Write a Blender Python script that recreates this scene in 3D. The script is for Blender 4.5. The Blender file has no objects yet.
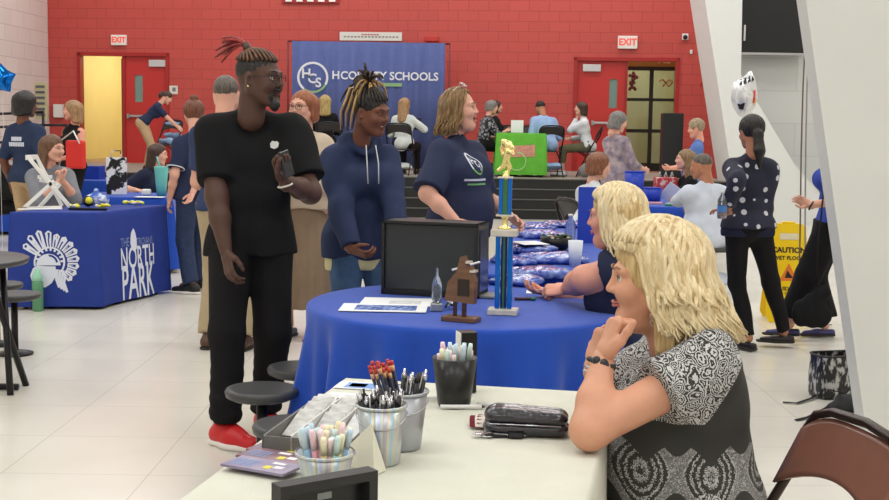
import bpy, bmesh, math, random
import numpy as np
from mathutils import Vector, Matrix
from mathutils.bvhtree import BVHTree
S = bpy.context.scene
COL = S.collection
PI = math.pi
rnd = random.Random(7)

# ---------------------------------------------------------------- camera
FPX, CH = 1200.0, 1.45
PITCH = math.atan(120/1200.0); ROLL = math.radians(0.9)
_F = Vector((0, math.cos(PITCH), -math.sin(PITCH)))
_U = Vector((0, math.sin(PITCH), math.cos(PITCH)))
_X = Vector((1, 0, 0))
CR = _X*math.cos(ROLL) + _U*math.sin(ROLL)
CU = _U*math.cos(ROLL) - _X*math.sin(ROLL)
CAM = Vector((0, 0, CH))
cd = bpy.data.cameras.new('camera'); cam = bpy.data.objects.new('camera', cd); COL.objects.link(cam)
cd.sensor_fit = 'HORIZONTAL'; cd.sensor_width = 36; cd.lens = 36*FPX/889.0
cd.clip_start = .05; cd.clip_end = 200
cam.matrix_world = Matrix(((CR.x, CU.x, -_F.x, 0), (CR.y, CU.y, -_F.y, 0), (CR.z, CU.z, -_F.z, CH), (0, 0, 0, 1)))
S.camera = cam
def ray(px, py):
    return (_F + CR*((px-444.5)/FPX) - CU*((py-250)/FPX))
def P(px, py, Y):            # point seen at a pixel, on the plane y = Y
    d = ray(px, py); return CAM + d*(Y/d.y)
def Hh(px, py, z):           # point seen at a pixel, at height z
    d = ray(px, py); return CAM + d*((z-CH)/d.z)
def sY(Y): return FPX/Y

# ---------------------------------------------------------------- materials
MATS = {}
def new_mat(name):
    m = bpy.data.materials.new(name); m.use_nodes = True
    nt = m.node_tree; b = nt.nodes.get('Principled BSDF')
    return m, nt, b
def lin(c):
    return tuple(((v/12.92) if v <= .04045 else ((v+.055)/1.055)**2.4) for v in c)
def rgb(r, g, b): return lin((r/255, g/255, b/255))
def mat(name, c, rough=.6, metal=0, var=.0, vscale=20, bump=0, bscale=60, spec=.5, emit=0, alpha=1, trans=0,
        stretch=(1, 1, 1), sss=0, coat=0, c2=None, attr=None, sheen=0, thresh=None, ior=1.45):
    if name in MATS: return MATS[name]
    m, nt, b = new_mat(name)
    L = nt.links.new
    b.inputs['Roughness'].default_value = rough; b.inputs['Metallic'].default_value = metal
    b.inputs['Specular IOR Level'].default_value = spec
    b.inputs['Transmission Weight'].default_value = trans; b.inputs['IOR'].default_value = ior
    b.inputs['Alpha'].default_value = alpha
    b.inputs['Coat Weight'].default_value = coat
    if sheen: b.inputs['Sheen Weight'].default_value = sheen
    if sss:
        b.inputs['Subsurface Weight'].default_value = sss
        b.inputs['Subsurface Radius'].default_value = (.012, .005, .003)
        b.inputs['Subsurface Scale'].default_value = 1.0
    if emit:
        b.inputs['Emission Color'].default_value = (*c, 1); b.inputs['Emission Strength'].default_value = emit
    tc = nt.nodes.new('ShaderNodeTexCoord'); mp = nt.nodes.new('ShaderNodeMapping')
    mp.inputs['Scale'].default_value = stretch
    L(tc.outputs['Object'], mp.inputs['Vector'])
    n = nt.nodes.new('ShaderNodeTexNoise'); n.inputs['Scale'].default_value = vscale; n.inputs['Detail'].default_value = 4
    L(mp.outputs[0], n.inputs['Vector'])
    r = nt.nodes.new('ShaderNodeValToRGB')
    ca = tuple(max(0, v*(1-var)) for v in c); cb = c2 if c2 else tuple(min(1, v*(1+var)) for v in c)
    if c2: ca = c
    r.color_ramp.elements[0].color = (*ca, 1); r.color_ramp.elements[1].color = (*cb, 1)
    lo, hi = thresh if thresh else (.3, .7)
    r.color_ramp.elements[0].position = lo; r.color_ramp.elements[1].position = hi
    L(n.outputs['Fac'], r.inputs['Fac'])
    src = r.outputs['Color']
    if attr:
        a = nt.nodes.new('ShaderNodeAttribute'); a.attribute_name = attr
        mx = nt.nodes.new('ShaderNodeMix'); mx.data_type = 'RGBA'; mx.blend_type = 'MULTIPLY'; mx.inputs[0].default_value = 1
        L(src, mx.inputs[6]); L(a.outputs['Color'], mx.inputs[7]); src = mx.outputs[2]
    L(src, b.inputs['Base Color'])
    if bump:
        n2 = nt.nodes.new('ShaderNodeTexNoise'); n2.inputs['Scale'].default_value = bscale; n2.inputs['Detail'].default_value = 3
        L(mp.outputs[0], n2.inputs['Vector'])
        bp = nt.nodes.new('ShaderNodeBump'); bp.inputs['Strength'].default_value = bump; bp.inputs['Distance'].default_value = .01
        L(n2.outputs['Fac'], bp.inputs['Height']); L(bp.outputs[0], b.inputs['Normal'])
    MATS[name] = m; return m
def cloth(name, r, g, b, var=.08, **k):
    k.setdefault('rough', .85); k.setdefault('spec', .25)
    return mat(name, rgb(r, g, b), var=var, vscale=9, bump=.25, bscale=250, **k)
def skin(name, r, g, b): return mat(name, rgb(r, g, b), rough=.5, var=.07, vscale=14, bump=.08, bscale=120, sss=.12, spec=.4)
def hairm(name, a, b, **k): return mat(name, rgb(*a), c2=rgb(*b), rough=.45, vscale=34, stretch=(2.2, 2.2, .35), bump=.6, bscale=70, spec=.5, **k)
def plastic(name, r, g, b, rough=.35, **k): return mat(name, rgb(r, g, b), rough=rough, **k)

# ---------------------------------------------------------------- objects
def tag(o, label=None, cat=None, group=None, kind=None):
    if label: o['label'] = label
    if cat: o['category'] = cat
    if group: o['group'] = group
    if kind: o['kind'] = kind
    return o
def empty(name, loc=(0, 0, 0), rz=0, label=None, cat=None, group=None):
    o = bpy.data.objects.new(name, None); COL.objects.link(o)
    o.location = loc; o.rotation_euler = (0, 0, rz); o.empty_display_size = .1
    return tag(o, label, cat, group)
def mesh_obj(name, me, m, parent=None, smooth=False):
    o = bpy.data.objects.new(name, me); COL.objects.link(o)
    for mm in (m if isinstance(m, (list, tuple)) else [m]): me.materials.append(mm)
    if parent is not None: o.parent = parent
    if smooth: me.polygons.foreach_set('use_smooth', [True]*len(me.polygons))
    return o
def np_mesh(name, V, Fq, mi=None):
    me = bpy.data.meshes.new(name)
    V = np.asarray(V, dtype=np.float32)
    if isinstance(Fq, np.ndarray) and Fq.ndim == 2:
        n = len(Fq); w = Fq.shape[1]
        me.vertices.add(len(V)); me.vertices.foreach_set('co', V.ravel())
        me.loops.add(n*w); me.loops.foreach_set('vertex_index', Fq.astype(np.int32).ravel())
        me.polygons.add(n); me.polygons.foreach_set('loop_start', np.arange(0, n*w, w, dtype=np.int32))
        me.polygons.foreach_set('loop_total', np.full(n, w, dtype=np.int32))
    else:
        me.from_pydata([tuple(v) for v in V], [], [tuple(int(i) for i in f) for f in Fq])
    if mi is not None: me.polygons.foreach_set('material_index', np.asarray(mi, dtype=np.int32))
    me.update(calc_edges=True); me.validate()
    return me
def copy_tree(o, parent=None):
    c = o.copy(); COL.objects.link(c)
    if parent is not None: c.parent = parent
    for ch in list(o.children): copy_tree(ch, c)
    return c

class MB:
    """collects plain shapes into one mesh"""
    def __init__(s): s.V = []; s.F = []; s.M = []; s.T = []; s.sm = []
    def add(s, vs, fs, mi=0, mtx=None, tint=1.0, smooth=False):
        b = len(s.V)
        for v in vs:
            v = Vector(v)
            s.V.append(tuple(mtx @ v) if mtx is not None else tuple(v)); s.T.append(tint)
        for f in fs:
            s.F.append([i+b for i in f]); s.M.append(mi); s.sm.append(smooth)
        return s
    def box(s, c, d, mi=0, mtx=None, rz=0, bev=0, tint=1.0):
        bm = bmesh.new(); bmesh.ops.create_cube(bm, size=1)
        for v in bm.verts: v.co = Vector((v.co.x*d[0], v.co.y*d[1], v.co.z*d[2]))
        if bev: bmesh.ops.bevel(bm, geom=list(bm.edges), offset=bev, segments=2, profile=.5, affect='EDGES')
        R = Matrix.Translation(Vector(c)) @ Matrix.Rotation(rz, 4, 'Z')
        M = mtx @ R if mtx is not None else R
        bm.verts.ensure_lookup_table()
        for i, v in enumerate(bm.verts): v.index = i
        s.add([v.co.copy() for v in bm.verts], [[v.index for v in f.verts] for f in bm.faces], mi, M, tint); bm.free(); return s
    def lathe(s, prof, c=(0, 0, 0), n=24, mi=0, mtx=None, tint=1.0, caps=True):
        vs = []; fs = []
        for (r, z) in prof:
            for k in range(n):
                a = 2*PI*k/n; vs.append((c[0]+r*math.cos(a), c[1]+r*math.sin(a), c[2]+z))
        m = len(prof)
        for i in range(m-1):
            for k in range(n):
                k2 = (k+1) % n; fs.append([i*n+k, i*n+k2, (i+1)*n+k2, (i+1)*n+k])
        if caps: fs.append(list(range(n))[::-1]); fs.append([(m-1)*n+k for k in range(n)])
        return s.add(vs, fs, mi, mtx, tint, smooth=True)
    def tube(s, pts, r, n=8, mi=0, mtx=None, tint=1.0, flat=1.0, flatdir=None, closed=False):
        pts = [Vector(p) for p in pts]
        rs = r if isinstance(r, (list, tuple)) else [r]*len(pts)
        vs = []; fs = []; prev = None
        for i, p in enumerate(pts):
            a = pts[i-1] if (i > 0 or closed) else p; b = pts[(i+1) % len(pts)] if (i < len(pts)-1 or closed) else p
            t = (b-a); t = t.normalized() if t.length > 1e-9 else Vector((0, 0, 1))
            if prev is None:
                u = t.cross(Vector((0, 0, 1)))
                if u.length < .05: u = t.cross(Vector((1, 0, 0)))
                if flatdir is not None: u = Vector(flatdir)
            else: u = prev
            u = (u - t*u.dot(t)).normalized(); prev = u
            w = t.cross(u)
            for k in range(n):
                an = 2*PI*k/n; vs.append(p+u*math.cos(an)*rs[i]+w*math.sin(an)*rs[i]*flat)
        m = len(pts)
        for i in range(m if closed else m-1):
            j = (i+1) % m
            for k in range(n):
                k2 = (k+1) % n; fs.append([i*n+k, i*n+k2, j*n+k2, j*n+k])
        if not closed: fs.append(list(range(n))[::-1]); fs.append([(m-1)*n+k for k in range(n)])
        return s.add(vs, fs, mi, mtx, tint, smooth=True)
    def prism(s, poly, z0, z1, mi=0, mtx=None, tint=1.0):   # polygon in xy, extruded in z
        n = len(poly); vs = [(x, y, z0) for x, y in poly]+[(x, y, z1) for x, y in poly]
        fs = [list(range(n))[::-1], [n+i for i in range(n)]]+[[i, (i+1) % n, n+(i+1) % n, n+i] for i in range(n)]
        return s.add(vs, fs, mi, mtx, tint)
    def sphere(s, c, r, mi=0, mtx=None, n=16, tint=1.0):
        r = r if isinstance(r, (list, tuple)) else (r, r, r)
        vs = []; fs = []; m = n//2
        for i in range(m+1):
            th = PI*i/m
            for k in range(n):
                a = 2*PI*k/n
                vs.append((c[0]+r[0]*math.sin(th)*math.cos(a), c[1]+r[1]*math.sin(th)*math.sin(a), c[2]+r[2]*math.cos(th)))
        for i in range(m):
            for k in range(n):
                k2 = (k+1) % n; fs.append([i*n+k, (i+1)*n+k, (i+1)*n+k2, i*n+k2])
        return s.add(vs, fs, mi, mtx, tint, smooth=True)
    def build(s, name, m, parent=None, loc=None, rz=None, smooth=None, tint=False):
        me = bpy.data.meshes.new(name); me.from_pydata(s.V, [], s.F)
        me.polygons.foreach_set('material_index', s.M)
        if tint:
            at = me.color_attributes.new('tint', 'FLOAT_COLOR', 'POINT')
            arr = np.ones((len(s.V), 4), np.float32)
            for i, t in enumerate(s.T): arr[i, :3] = t
            at.data.foreach_set('color', arr.ravel())
        me.update(); me.validate()
        if smooth is None and len(s.sm) == len(me.polygons): me.polygons.foreach_set('use_smooth', s.sm)
        o = mesh_obj(name, me, m, parent, bool(smooth))
        if loc is not None: o.location = loc
        if rz is not None: o.rotation_euler = (0, 0, rz)
        return o

def part(name, m, parent, fn, **k):
    b = MB(); fn(b); return b.build(name, m, parent, **k)
def text_mb(txt, size, mtx, depth=.002, mi=0, mb=None, bold=0, xs=1.0, align='CENTER', sub=0):
    cu = bpy.data.curves.new('lettering', 'FONT'); cu.body = txt; cu.size = size; cu.align_x = align; cu.align_y = 'CENTER'
    cu.extrude = depth/2; cu.offset = bold; cu.resolution_u = 3
    ob = bpy.data.objects.new('lettering', cu); COL.objects.link(ob)
    dg = bpy.context.evaluated_depsgraph_get(); me = bpy.data.meshes.new_from_object(ob.evaluated_get(dg))
    mb = mb or MB()
    mb.add([(v.co.x*xs, v.co.y, v.co.z) for v in me.vertices], [list(p.vertices) for p in me.polygons], mi, mtx)
    bpy.data.objects.remove(ob); bpy.data.curves.remove(cu); bpy.data.meshes.remove(me)
    return mb
def frame(o, x, y):      # 4x4 with given origin, x axis, y axis
    x = Vector(x).normalized(); y = Vector(y); y = (y-x*y.dot(x)).normalized(); z = x.cross(y); o = Vector(o)
    return Matrix(((x.x, y.x, z.x, o.x), (x.y, y.y, z.y, o.y), (x.z, y.z, z.z, o.z), (0, 0, 0, 1)))

# ---------------------------------------------------------------- signed-distance modelling
def V3(v): return np.array([v[0], v[1], v[2]], dtype=np.float32)
class SDF:
    def __init__(s): s.p = []
    def cap(s, a, b, ra, rb=None, k=.02, op='+', flat=None, cut=(0, 0), mark=0):
        s.p.append(('cap', V3(a), V3(b), ra, ra if rb is None else rb, k, op, (V3(Vector(flat[0]).normalized()), flat[1]) if flat else None, cut)); return s
    def ell(s, c, r, R=None, k=.02, op='+'):
        r = r if isinstance(r, (list, tuple)) else (r, r, r)
        s.p.append(('ell', V3(c), r, np.array(R, dtype=np.float32) if R is not None else np.eye(3, dtype=np.float32), k, op)); return s
    def half(s, pt, n, k=.0, rad=None):      # remove what lies on the side n points to
        s.p.append(('half', V3(pt), V3(Vector(n).normalized()), k, rad)); return s
    def mesh(s, res, noise=None):
        lo = np.full(3, 1e9); hi = np.full(3, -1e9)
        for q in s.p:
            if q[0] == 'cap' and q[6] == '+':
                R = max(q[3], q[4]); f = max(1, q[7][1]) if q[7] else 1
                lo = np.minimum(lo, np.minimum(q[1], q[2])-R*f); hi = np.maximum(hi, np.maximum(q[1], q[2])+R*f)
            elif q[0] == 'ell' and q[5] == '+':
                R = max(q[2]); lo = np.minimum(lo, q[1]-R); hi = np.maximum(hi, q[1]+R)
        lo -= res*3+.012; hi += res*3+.012
        n = np.ceil((hi-lo)/res).astype(int)+1
        ax = [(lo[i]+np.arange(n[i])*res).astype(np.float32) for i in range(3)]
        D = np.full(tuple(n), .2, dtype=np.float32)
        for q in s.p:
            kind = q[0]
            if kind == 'cap':
                _, a, b, ra, rb, k, op, fl, cut = q
                R = max(ra, rb)*(max(1, fl[1]) if fl else 1)+k+res*2+.02
                bl = np.minimum(a, b)-R; bh = np.maximum(a, b)+R
            elif kind == 'ell':
                _, c, r, Rm, k, op = q
                R = max(r)+k+res*2+.02; bl = c-R; bh = c+R
            else:
                _, pt, nn, k, rad = q; op = 'h'
                bl, bh = (pt-rad, pt+rad) if rad else (lo, hi)
            i0 = [int(np.clip(math.floor((bl[i]-lo[i])/res), 0, n[i])) for i in range(3)]
            i1 = [int(np.clip(math.ceil((bh[i]-lo[i])/res)+1, 0, n[i])) for i in range(3)]
            if any(i1[i] <= i0[i] for i in range(3)): continue
            sl = tuple(slice(i0[i], i1[i]) for i in range(3))
            X = ax[0][sl[0]][:, None, None]; Y = ax[1][sl[1]][None, :, None]; Z = ax[2][sl[2]][None, None, :]
            if kind == 'cap':
                ba = b-a; L2 = float(ba@ba)+1e-12
                x = X-a[0]; y = Y-a[1]; z = Z-a[2]
                t0 = (x*ba[0]+y*ba[1]+z*ba[2])/L2; t = np.clip(t0, 0, 1)
                x = x-t*ba[0]; y = y-t*ba[1]; z = z-t*ba[2]
                if fl:
                    nn, kf = fl; dn = (x*nn[0]+y*nn[1]+z*nn[2])*(1/kf-1)
                    x = x+dn*nn[0]; y = y+dn*nn[1]; z = z+dn*nn[2]
                    d = (np.sqrt(x*x+y*y+z*z)-(ra+(rb-ra)*t))*min(1, kf)
                else: d = np.sqrt(x*x+y*y+z*z)-(ra+(rb-ra)*t)
                L = math.sqrt(L2)
                if cut[0]: d = np.maximum(d, -t0*L)
                if cut[1]: d = np.maximum(d, (t0-1)*L)
            elif kind == 'ell':
                x = X-c[0]; y = Y-c[1]; z = Z-c[2]
                u = (x*Rm[0, 0]+y*Rm[1, 0]+z*Rm[2, 0])/r[0]; v = (x*Rm[0, 1]+y*Rm[1, 1]+z*Rm[2, 1])/r[1]; w = (x*Rm[0, 2]+y*Rm[1, 2]+z*Rm[2, 2])/r[2]
                l = np.sqrt(u*u+v*v+w*w); g = np.sqrt((u/r[0])**2+(v/r[1])**2+(w/r[2])**2)+1e-6
                d = l*(l-1)/g
                d = np.where(l < .3, -min(r)*.7, d)
            else:
                d = (X-pt[0])*nn[0]+(Y-pt[1])*nn[1]+(Z-pt[2])*nn[2]
            A = D[sl]
            if op == '+':
                if k > 0:
                    h = np.maximum(k-np.abs(A-d), 0)/k; D[sl] = np.minimum(A, d)-h*h*k*.25
                else: D[sl] = np.minimum(A, d)
            else:
                if op == '-': d = -d
                if k > 0:
                    h = np.maximum(k-np.abs(A-d), 0)/k; D[sl] = np.maximum(A, d)+h*h*k*.25
                else: D[sl] = np.maximum(A, d)
        if noise is not None:
            D = D+noise(ax[0][:, None, None], ax[1][None, :, None], ax[2][None, None, :]).astype(np.float32)
        return surface_nets(D, lo, res)
def surface_nets(D, lo, res):
    ins = D < 0
    n = D.shape
    c = np.zeros((n[0]-1, n[1]-1, n[2]-1), dtype=np.int8)
    for i in (0, 1):
        for j in (0, 1):
            for k in (0, 1): c += ins[i:n[0]-1+i, j:n[1]-1+j, k:n[2]-1+k]
    act = (c > 0) & (c < 8)
    I = np.argwhere(act); idx = np.full(act.shape, -1, dtype=np.int32); idx[act] = np.arange(len(I))
    acc = np.zeros((len(I), 3), np.float64); cnt = np.zeros(len(I))
    cor = [(i, j, k) for i in (0, 1) for j in (0, 1) for k in (0, 1)]
    for a in cor:
        for b in cor:
            if sum(b)-sum(a) == 1 and all(b[q] >= a[q] for q in range(3)):
                da = D[I[:, 0]+a[0], I[:, 1]+a[1], I[:, 2]+a[2]]; db = D[I[:, 0]+b[0], I[:, 1]+b[1], I[:, 2]+b[2]]
                m = (da < 0) != (db < 0)
                t = np.where(m, da/np.where(m, da-db, 1), 0)
                for q in range(3): acc[:, q] += np.where(m, a[q]+t*(b[q]-a[q]), 0)
                cnt += m
    Vv = lo+(I+acc/cnt[:, None])*res
    Fs = []
    for axis in range(3):
        o1, o2 = [(1, 2), (2, 0), (0, 1)][axis]
        A = ins; sl0 = [slice(None)]*3; sl1 = [slice(None)]*3
        sl0[axis] = slice(0, n[axis]-1); sl1[axis] = slice(1, n[axis])
        a = A[tuple(sl0)]; b = A[tuple(sl1)]
        E = np.argwhere(a != b)
        E = E[(E[:, o1] > 0) & (E[:, o2] > 0) & (E[:, o1] < n[o1]-1) & (E[:, o2] < n[o2]-1)]
        def g(d1, d2):
            q = E.copy(); q[:, o1] -= d1; q[:, o2] -= d2
            return idx[q[:, 0], q[:, 1], q[:, 2]]
        quad = np.stack([g(1, 1), g(0, 1), g(0, 0), g(1, 0)], axis=1)
        s = a[E[:, 0], E[:, 1], E[:, 2]]
        quad[~s] = quad[~s][:, ::-1]
        Fs.append(quad)
    return Vv, np.concatenate(Fs)
def join_np(parts):      # [(V, F(quads), mi)] -> V,F,M
    Vs = []; Fs = []; Ms = []; b = 0
    for V, Fq, mi in parts:
        Fq = np.asarray(Fq)
        if Fq.shape[1] == 3: Fq = np.concatenate([Fq, Fq[:, 2:3]], axis=1)
        Vs.append(V); Fs.append(Fq+b); Ms.append(np.full(len(Fq), mi) if np.isscalar(mi) else mi); b += len(V)
    return np.concatenate(Vs), np.concatenate(Fs), np.concatenate(Ms)
def wrinkle(amp, f=14, seed=0, vert=0.6):
    amp = amp*1.7; r = np.random.RandomState(seed); ph = r.rand(8)*6.28
    def fn(X, Y, Z):
        w = .25*np.sin(9*X+ph[0]+3*Z)+.25*np.sin(8*Y+ph[1])
        return amp*(np.sin(f*(X+.5*w)+f*vert*.5*Z+ph[2]+2*np.sin(5*Z+ph[3])+1.5*np.sin(6*Y+ph[6]))*.5+np.sin(f*1.4*(Z*vert+.4*w)+f*.7*Y+ph[4]+1.5*np.sin(7*X+ph[5]))*.5
                    + .35*np.sin(f*2.3*(Y+.3*w)-f*1.1*X+ph[7]))
    return fn
# ---------------------------------------------------------------- figures
def tubeq(pts, rs, n=6, flat=1.0):
    b = MB(); b.tube(pts, rs, n=n, flat=flat)
    return np.array(b.V), np.array([f for f in b.F if len(f) == 4])
def ballq(c, r, n=5):
    V = []; Fq = []
    for ax in range(3):
        for sg in (-1, 1):
            base = len(V)
            for i in range(n+1):
                for j in range(n+1):
                    p = [0, 0, 0]; p[ax] = sg; p[(ax+1) % 3] = math.tan((i/n-.5)*PI/2); p[(ax+2) % 3] = math.tan((j/n-.5)*PI/2)
                    l = math.sqrt(sum(q*q for q in p)); V.append([q/l for q in p])
            for i in range(n):
                for j in range(n):
                    a = base+i*(n+1)+j; f = [a, a+n+1, a+n+2, a+1]
                    Fq.append(f if sg > 0 else f[::-1])
    r = r if isinstance(r, (list, tuple)) else (r, r, r)
    return np.array(V)*np.array(r)+np.array(c), np.array(Fq)
def rot(yaw=0, pitch=0, roll=0):      # degrees; pitch + nods forward, yaw + turns left, roll + tips to the right
    return (Matrix.Rotation(math.radians(yaw), 3, 'Z') @ Matrix.Rotation(math.radians(-pitch), 3, 'X') @ Matrix.Rotation(math.radians(roll), 3, 'Y'))
_hands = {}
def hand_mesh(curl=25, thumb=.5, res=.003, spread=1.0):
    key = (round(curl), thumb, res, spread)
    if key in _hands: return _hands[key]
    s = SDF(); n = ((0, 1, 0), .5)
    s.cap((0, 0, -.02), (0, 0, .015), .026, .027, flat=((0, 1, 0), .75), k=.01)
    s.cap((.012, 0, .03), (.020, 0, .085), .024, .020, flat=n, k=.012)
    s.cap((-.012, 0, .03), (-.019, 0, .080), .024, .018, flat=n, k=.012)
    c = math.radians(curl)
    for (x, L, r, z) in ((.028, .068, .0088, .088), (.0095, .077, .009, .092), (-.009, .071, .0086, .089), (-.027, .056, .0078, .081)):
        p = Vector((x, 0, z)); a = c*.8; sp = x*2.4*spread
        for q, f in enumerate((.45, .31, .24)):
            d = Vector((sp*math.cos(a), math.sin(a), math.cos(a))).normalized(); e = p+d*L*f
            s.cap(p, e, r*(1-.1*q), r*(.9-.1*q), k=.004); p = e; a += c*1.05
    p = Vector((.022, .004, .022)); d = Vector((.75, .25+thumb*.5, .8)).normalized(); e = p+d*.036
    s.cap(p, e, .014, .0115, k=.012)
    d2 = Vector((.28-thumb*.5, .2+thumb*.6, .9)).normalized(); e2 = e+d2*.03; s.cap(e, e2, .0108, .0098, k=.003)
    d3 = Vector((.1-thumb*.6, .25+thumb*.5, .9)).normalized(); s.cap(e2, e2+d3*.024, .0098, .0080, k=.003)
    _hands[key] = s.mesh(res); return _hands[key]

def head_parts(res=.005, fem=False, mouth='closed', lip=1, wide=1.0, eye='open', age=0, beard=False):
    s = SDF()
    w = wide
    s.ell((0, -.014, .028), (.077*w, .097, .087), k=.02)
    s.ell((0, .026, -.03), (.060*w, .066, .078), k=.03)
    j = .052 if fem else .058
    for sx in (-1, 1):
        s.cap((sx*j*w, .0, -.045), (sx*.018, .066, -.092), .022, .018, k=.03)
        s.ell((sx*.036*w, .066, -.022), (.027, .026, .026), k=.025)
        s.cap((sx*.012, .083, .026), (sx*.045*w, .072, .028), .012, .010, k=.016)
        s.ell((sx*.077*w, -.006, -.006), (.011, .018, .031), R=np.array(rot(sx*-18, -12, 0)), k=.008)
    s.ell((0, .072, -.093), (.022, .018, .018), k=.018)
    if age: s.ell((0, .035, -.105), (.045*w, .045, .03), k=.03)
    for sx in (-1, 1):
        s.ell((sx*.031, .101, .008), (.019, .016, .0145), k=.014, op='-')
        s.ell((sx*.083*w, .004, -.004), (.006, .009, .016), k=.006, op='-')
    s.cap((0, .086, .018), (0, .105, -.018), .0075, .0105, k=.012)
    for sx in (-1, 1): s.ell((sx*.012, .096, -.022), (.008, .010, .0075), k=.007)
    if mouth == 'open':
        s.ell((0, .098, -.058), (.016, .022, .017), k=.008, op='-')
    elif mouth == 'smile':
        s.cap((-.02, .096, -.053), (.02, .096, -.053), .006, .006, k=.006, op='-')
    if fem: s.cap((0, -.03, -.02), (0, -.035, -.17), .05, .05, k=.03)
    else: s.cap((0, -.03, -.02), (0, -.035, -.17), .056, .060, k=.03)
    V, Fq = s.mesh(res)
    out = [(V, Fq, 0)]
    for sx in (-1, 1):
        ec = (sx*.031, .0760, .009)
        V, Fq = ballq(ec, .0125, 6); cen = V[Fq].mean(1)
        dd = cen-np.array(ec)
        if eye == 'open': mi = np.where(dd[:, 2] > .0052, 0, 2)
        elif eye == 'down': mi = np.where(dd[:, 2] > -.003, 0, 2)
        out.append((V, Fq, mi))
        if eye == 'open': V, Fq = ballq((ec[0]+sx*.0005, ec[1]+.0095, ec[2]-.0005), (.0056, .0038, .0056), 4); out.append((V, Fq, 3))
        u = [(sx*(.031+.0155*math.cos(a)), .0760+.0130-(.004*abs(math.cos(a))), ec[2]+(.0065 if eye == 'open' else -.004)*math.sin(a)) for a in np.linspace(.1, PI-.1, 7)]
        V, Fq = tubeq(u, [.0008, .0016, .002, .002, .002, .0016, .0008], 6); out.append((V, Fq, 3))
        br = [(sx*x, y, z) for x, y, z in ((.013, .0965, .032), (.025, .0955, .037), (.038, .089, .038), (.05, .076, .032))]
        V, Fq = tubeq(br, [.002, .003, .0026, .0008], 6); out.append((V, Fq, 4))
    mw = .025
    op = .013 if mouth == 'open' else (.006 if mouth == 'smile' else 0)
    up = []; lo = []
    for t in np.linspace(-1, 1, 9):
        cy = .0985-.018*t*t; sm = (.006*t*t if mouth == 'smile' else 0)
        up.append((mw*t, cy+.002, -.052+op*.6*(1-t*t)+sm)); lo.append((mw*.94*t, cy, -.0605-op*1.1*(1-t*t)+sm+.003*t*t))
    rr = [.0008, .0024, .0034, .0038, .0033, .0038, .0034, .0024, .0008]
    V, Fq = tubeq(up, rr, 6); out.append((V, Fq, 1))
    V, Fq = tubeq(lo, [r*1.25 for r in rr], 6); out.append((V, Fq, 1))
    if mouth != 'closed':
        V, Fq = ballq((0, .081 if mouth == 'smile' else .083, -.055), (.018, .012, .0045 if mouth == 'smile' else .016), 4); out.append((V, Fq, 5 if mouth == 'smile' else 3))
    if beard:
        b = SDF(); b.cap((-.03, .073, -.072), (-.012, .084, -.104), .012, .014, k=.014); b.cap((.03, .073, -.072), (.012, .084, -.104), .012, .014, k=.014)
        b.ell((0, .083, -.108), (.024, .018, .026), k=.012); b.cap((-.03, .078, -.072), (-.026, .088, -.045), .006, .005, k=.01); b.cap((.03, .078, -.072), (.026, .088, -.045), .006, .005, k=.01)
        b.cap((-.024, .098, -.041), (.024, .098, -.041), .0045, .0045, k=.01)
        V, Fq = b.mesh(min(res, .004), lambda X, Y, Z: .0012*np.sin(300*X)*np.sin(270*Z)*np.sin(240*Y)); out.append((V, Fq, 4))
    return out

def hair_sdf(style, L=.15, vol=.0, res=.006, groove=.0025, seed=1, part=0):
    s = SDF(); v = vol
    s.ell((0, -.019, .036), (.082+v, .102+v, .089+v), k=.02)
    if style in ('bob', 'long', 'back'):
        for sx in (-1, 1):
            s.cap((sx*.068, -.01, .03), (sx*(.080+v), -.015, -min(L, .20)), .028+v*.5, .022+v*.3, k=.04, flat=((1, 0, 0), .75))
            s.cap((sx*.05, -.07, .02), (sx*(.055+v), -.075, -L), .045+v, .03+v*.5, k=.05)
        s.cap((0, -.08, .02), (0, -.085, -L), .045+v, .04+v*.3, k=.05)
    if style == 'ponytail' or style == 'lowpony':
        z0 = .03 if style == 'ponytail' else -.03
        s.ell((0, -.125, z0), (.025, .03, .025), k=.02)
        s.cap((0, -.12, z0), (0, -.135, z0-L*.5), .036, .040, k=.03); s.cap((0, -.135, z0-L*.5), (0.005, -.12, z0-L), .040, .014, k=.02)
    if style == 'bun': s.ell((0, -.07, .135), (.04, .04, .032), k=.008)
    # clear the face
    fz = -.02
    s.ell((0, .118, fz), (.066, .064, .088), k=.025, op='-')
    if style == 'short': s.ell((0, .10, -.06), (.09, .09, .085), k=.01, op='-')
    if style in ('short', 'ponytail', 'bun', 'lowpony'):
        s.half((0, -.06, -.062), (0, .25, -1), k=.012, rad=.4) if style in ('short', 'bun') else None
        for sx in (-1, 1): s.ell((sx*.085, .0, -.03), (.03, .04, .05), k=.01, op='-')
        s.ell((0, .02, -.13), (.1, .075, .09), k=.01, op='-')
    r = np.random.RandomState(seed); ph = r.rand(4)*6
    def fn(X, Y, Z):
        a = np.arctan2(X, -Y-.02+0*X)
        return groove*(np.sin(26*a+ph[0]+12*Z*np.sin(3*a+ph[2]))*.6+np.sin(57*a+ph[1]+9*Z)*.4)*(1+0*Z)+.3*groove*np.sin(90*Z+5*a+ph[3])*(X*0+1)
    return s.mesh(res, fn)

def ik(a, t, l1, l2, pole):
    a = Vector(a); t = Vector(t); d = t-a; L = d.length; mx = (l1+l2)*.999
    if L > mx: d = d*(mx/L); t = a+d; L = mx
    L = max(L, abs(l1-l2)+.01)
    c = (l1*l1+L*L-l2*l2)/(2*l1*L); c = max(-1, min(1, c)); dn = d.normalized()
    p = Vector(pole); p = (p-dn*p.dot(dn)); p = p.normalized() if p.length > 1e-5 else Vector((0, 1, 0))
    return a+dn*(l1*c)+p*(l1*math.sqrt(1-c*c)), t

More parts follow.
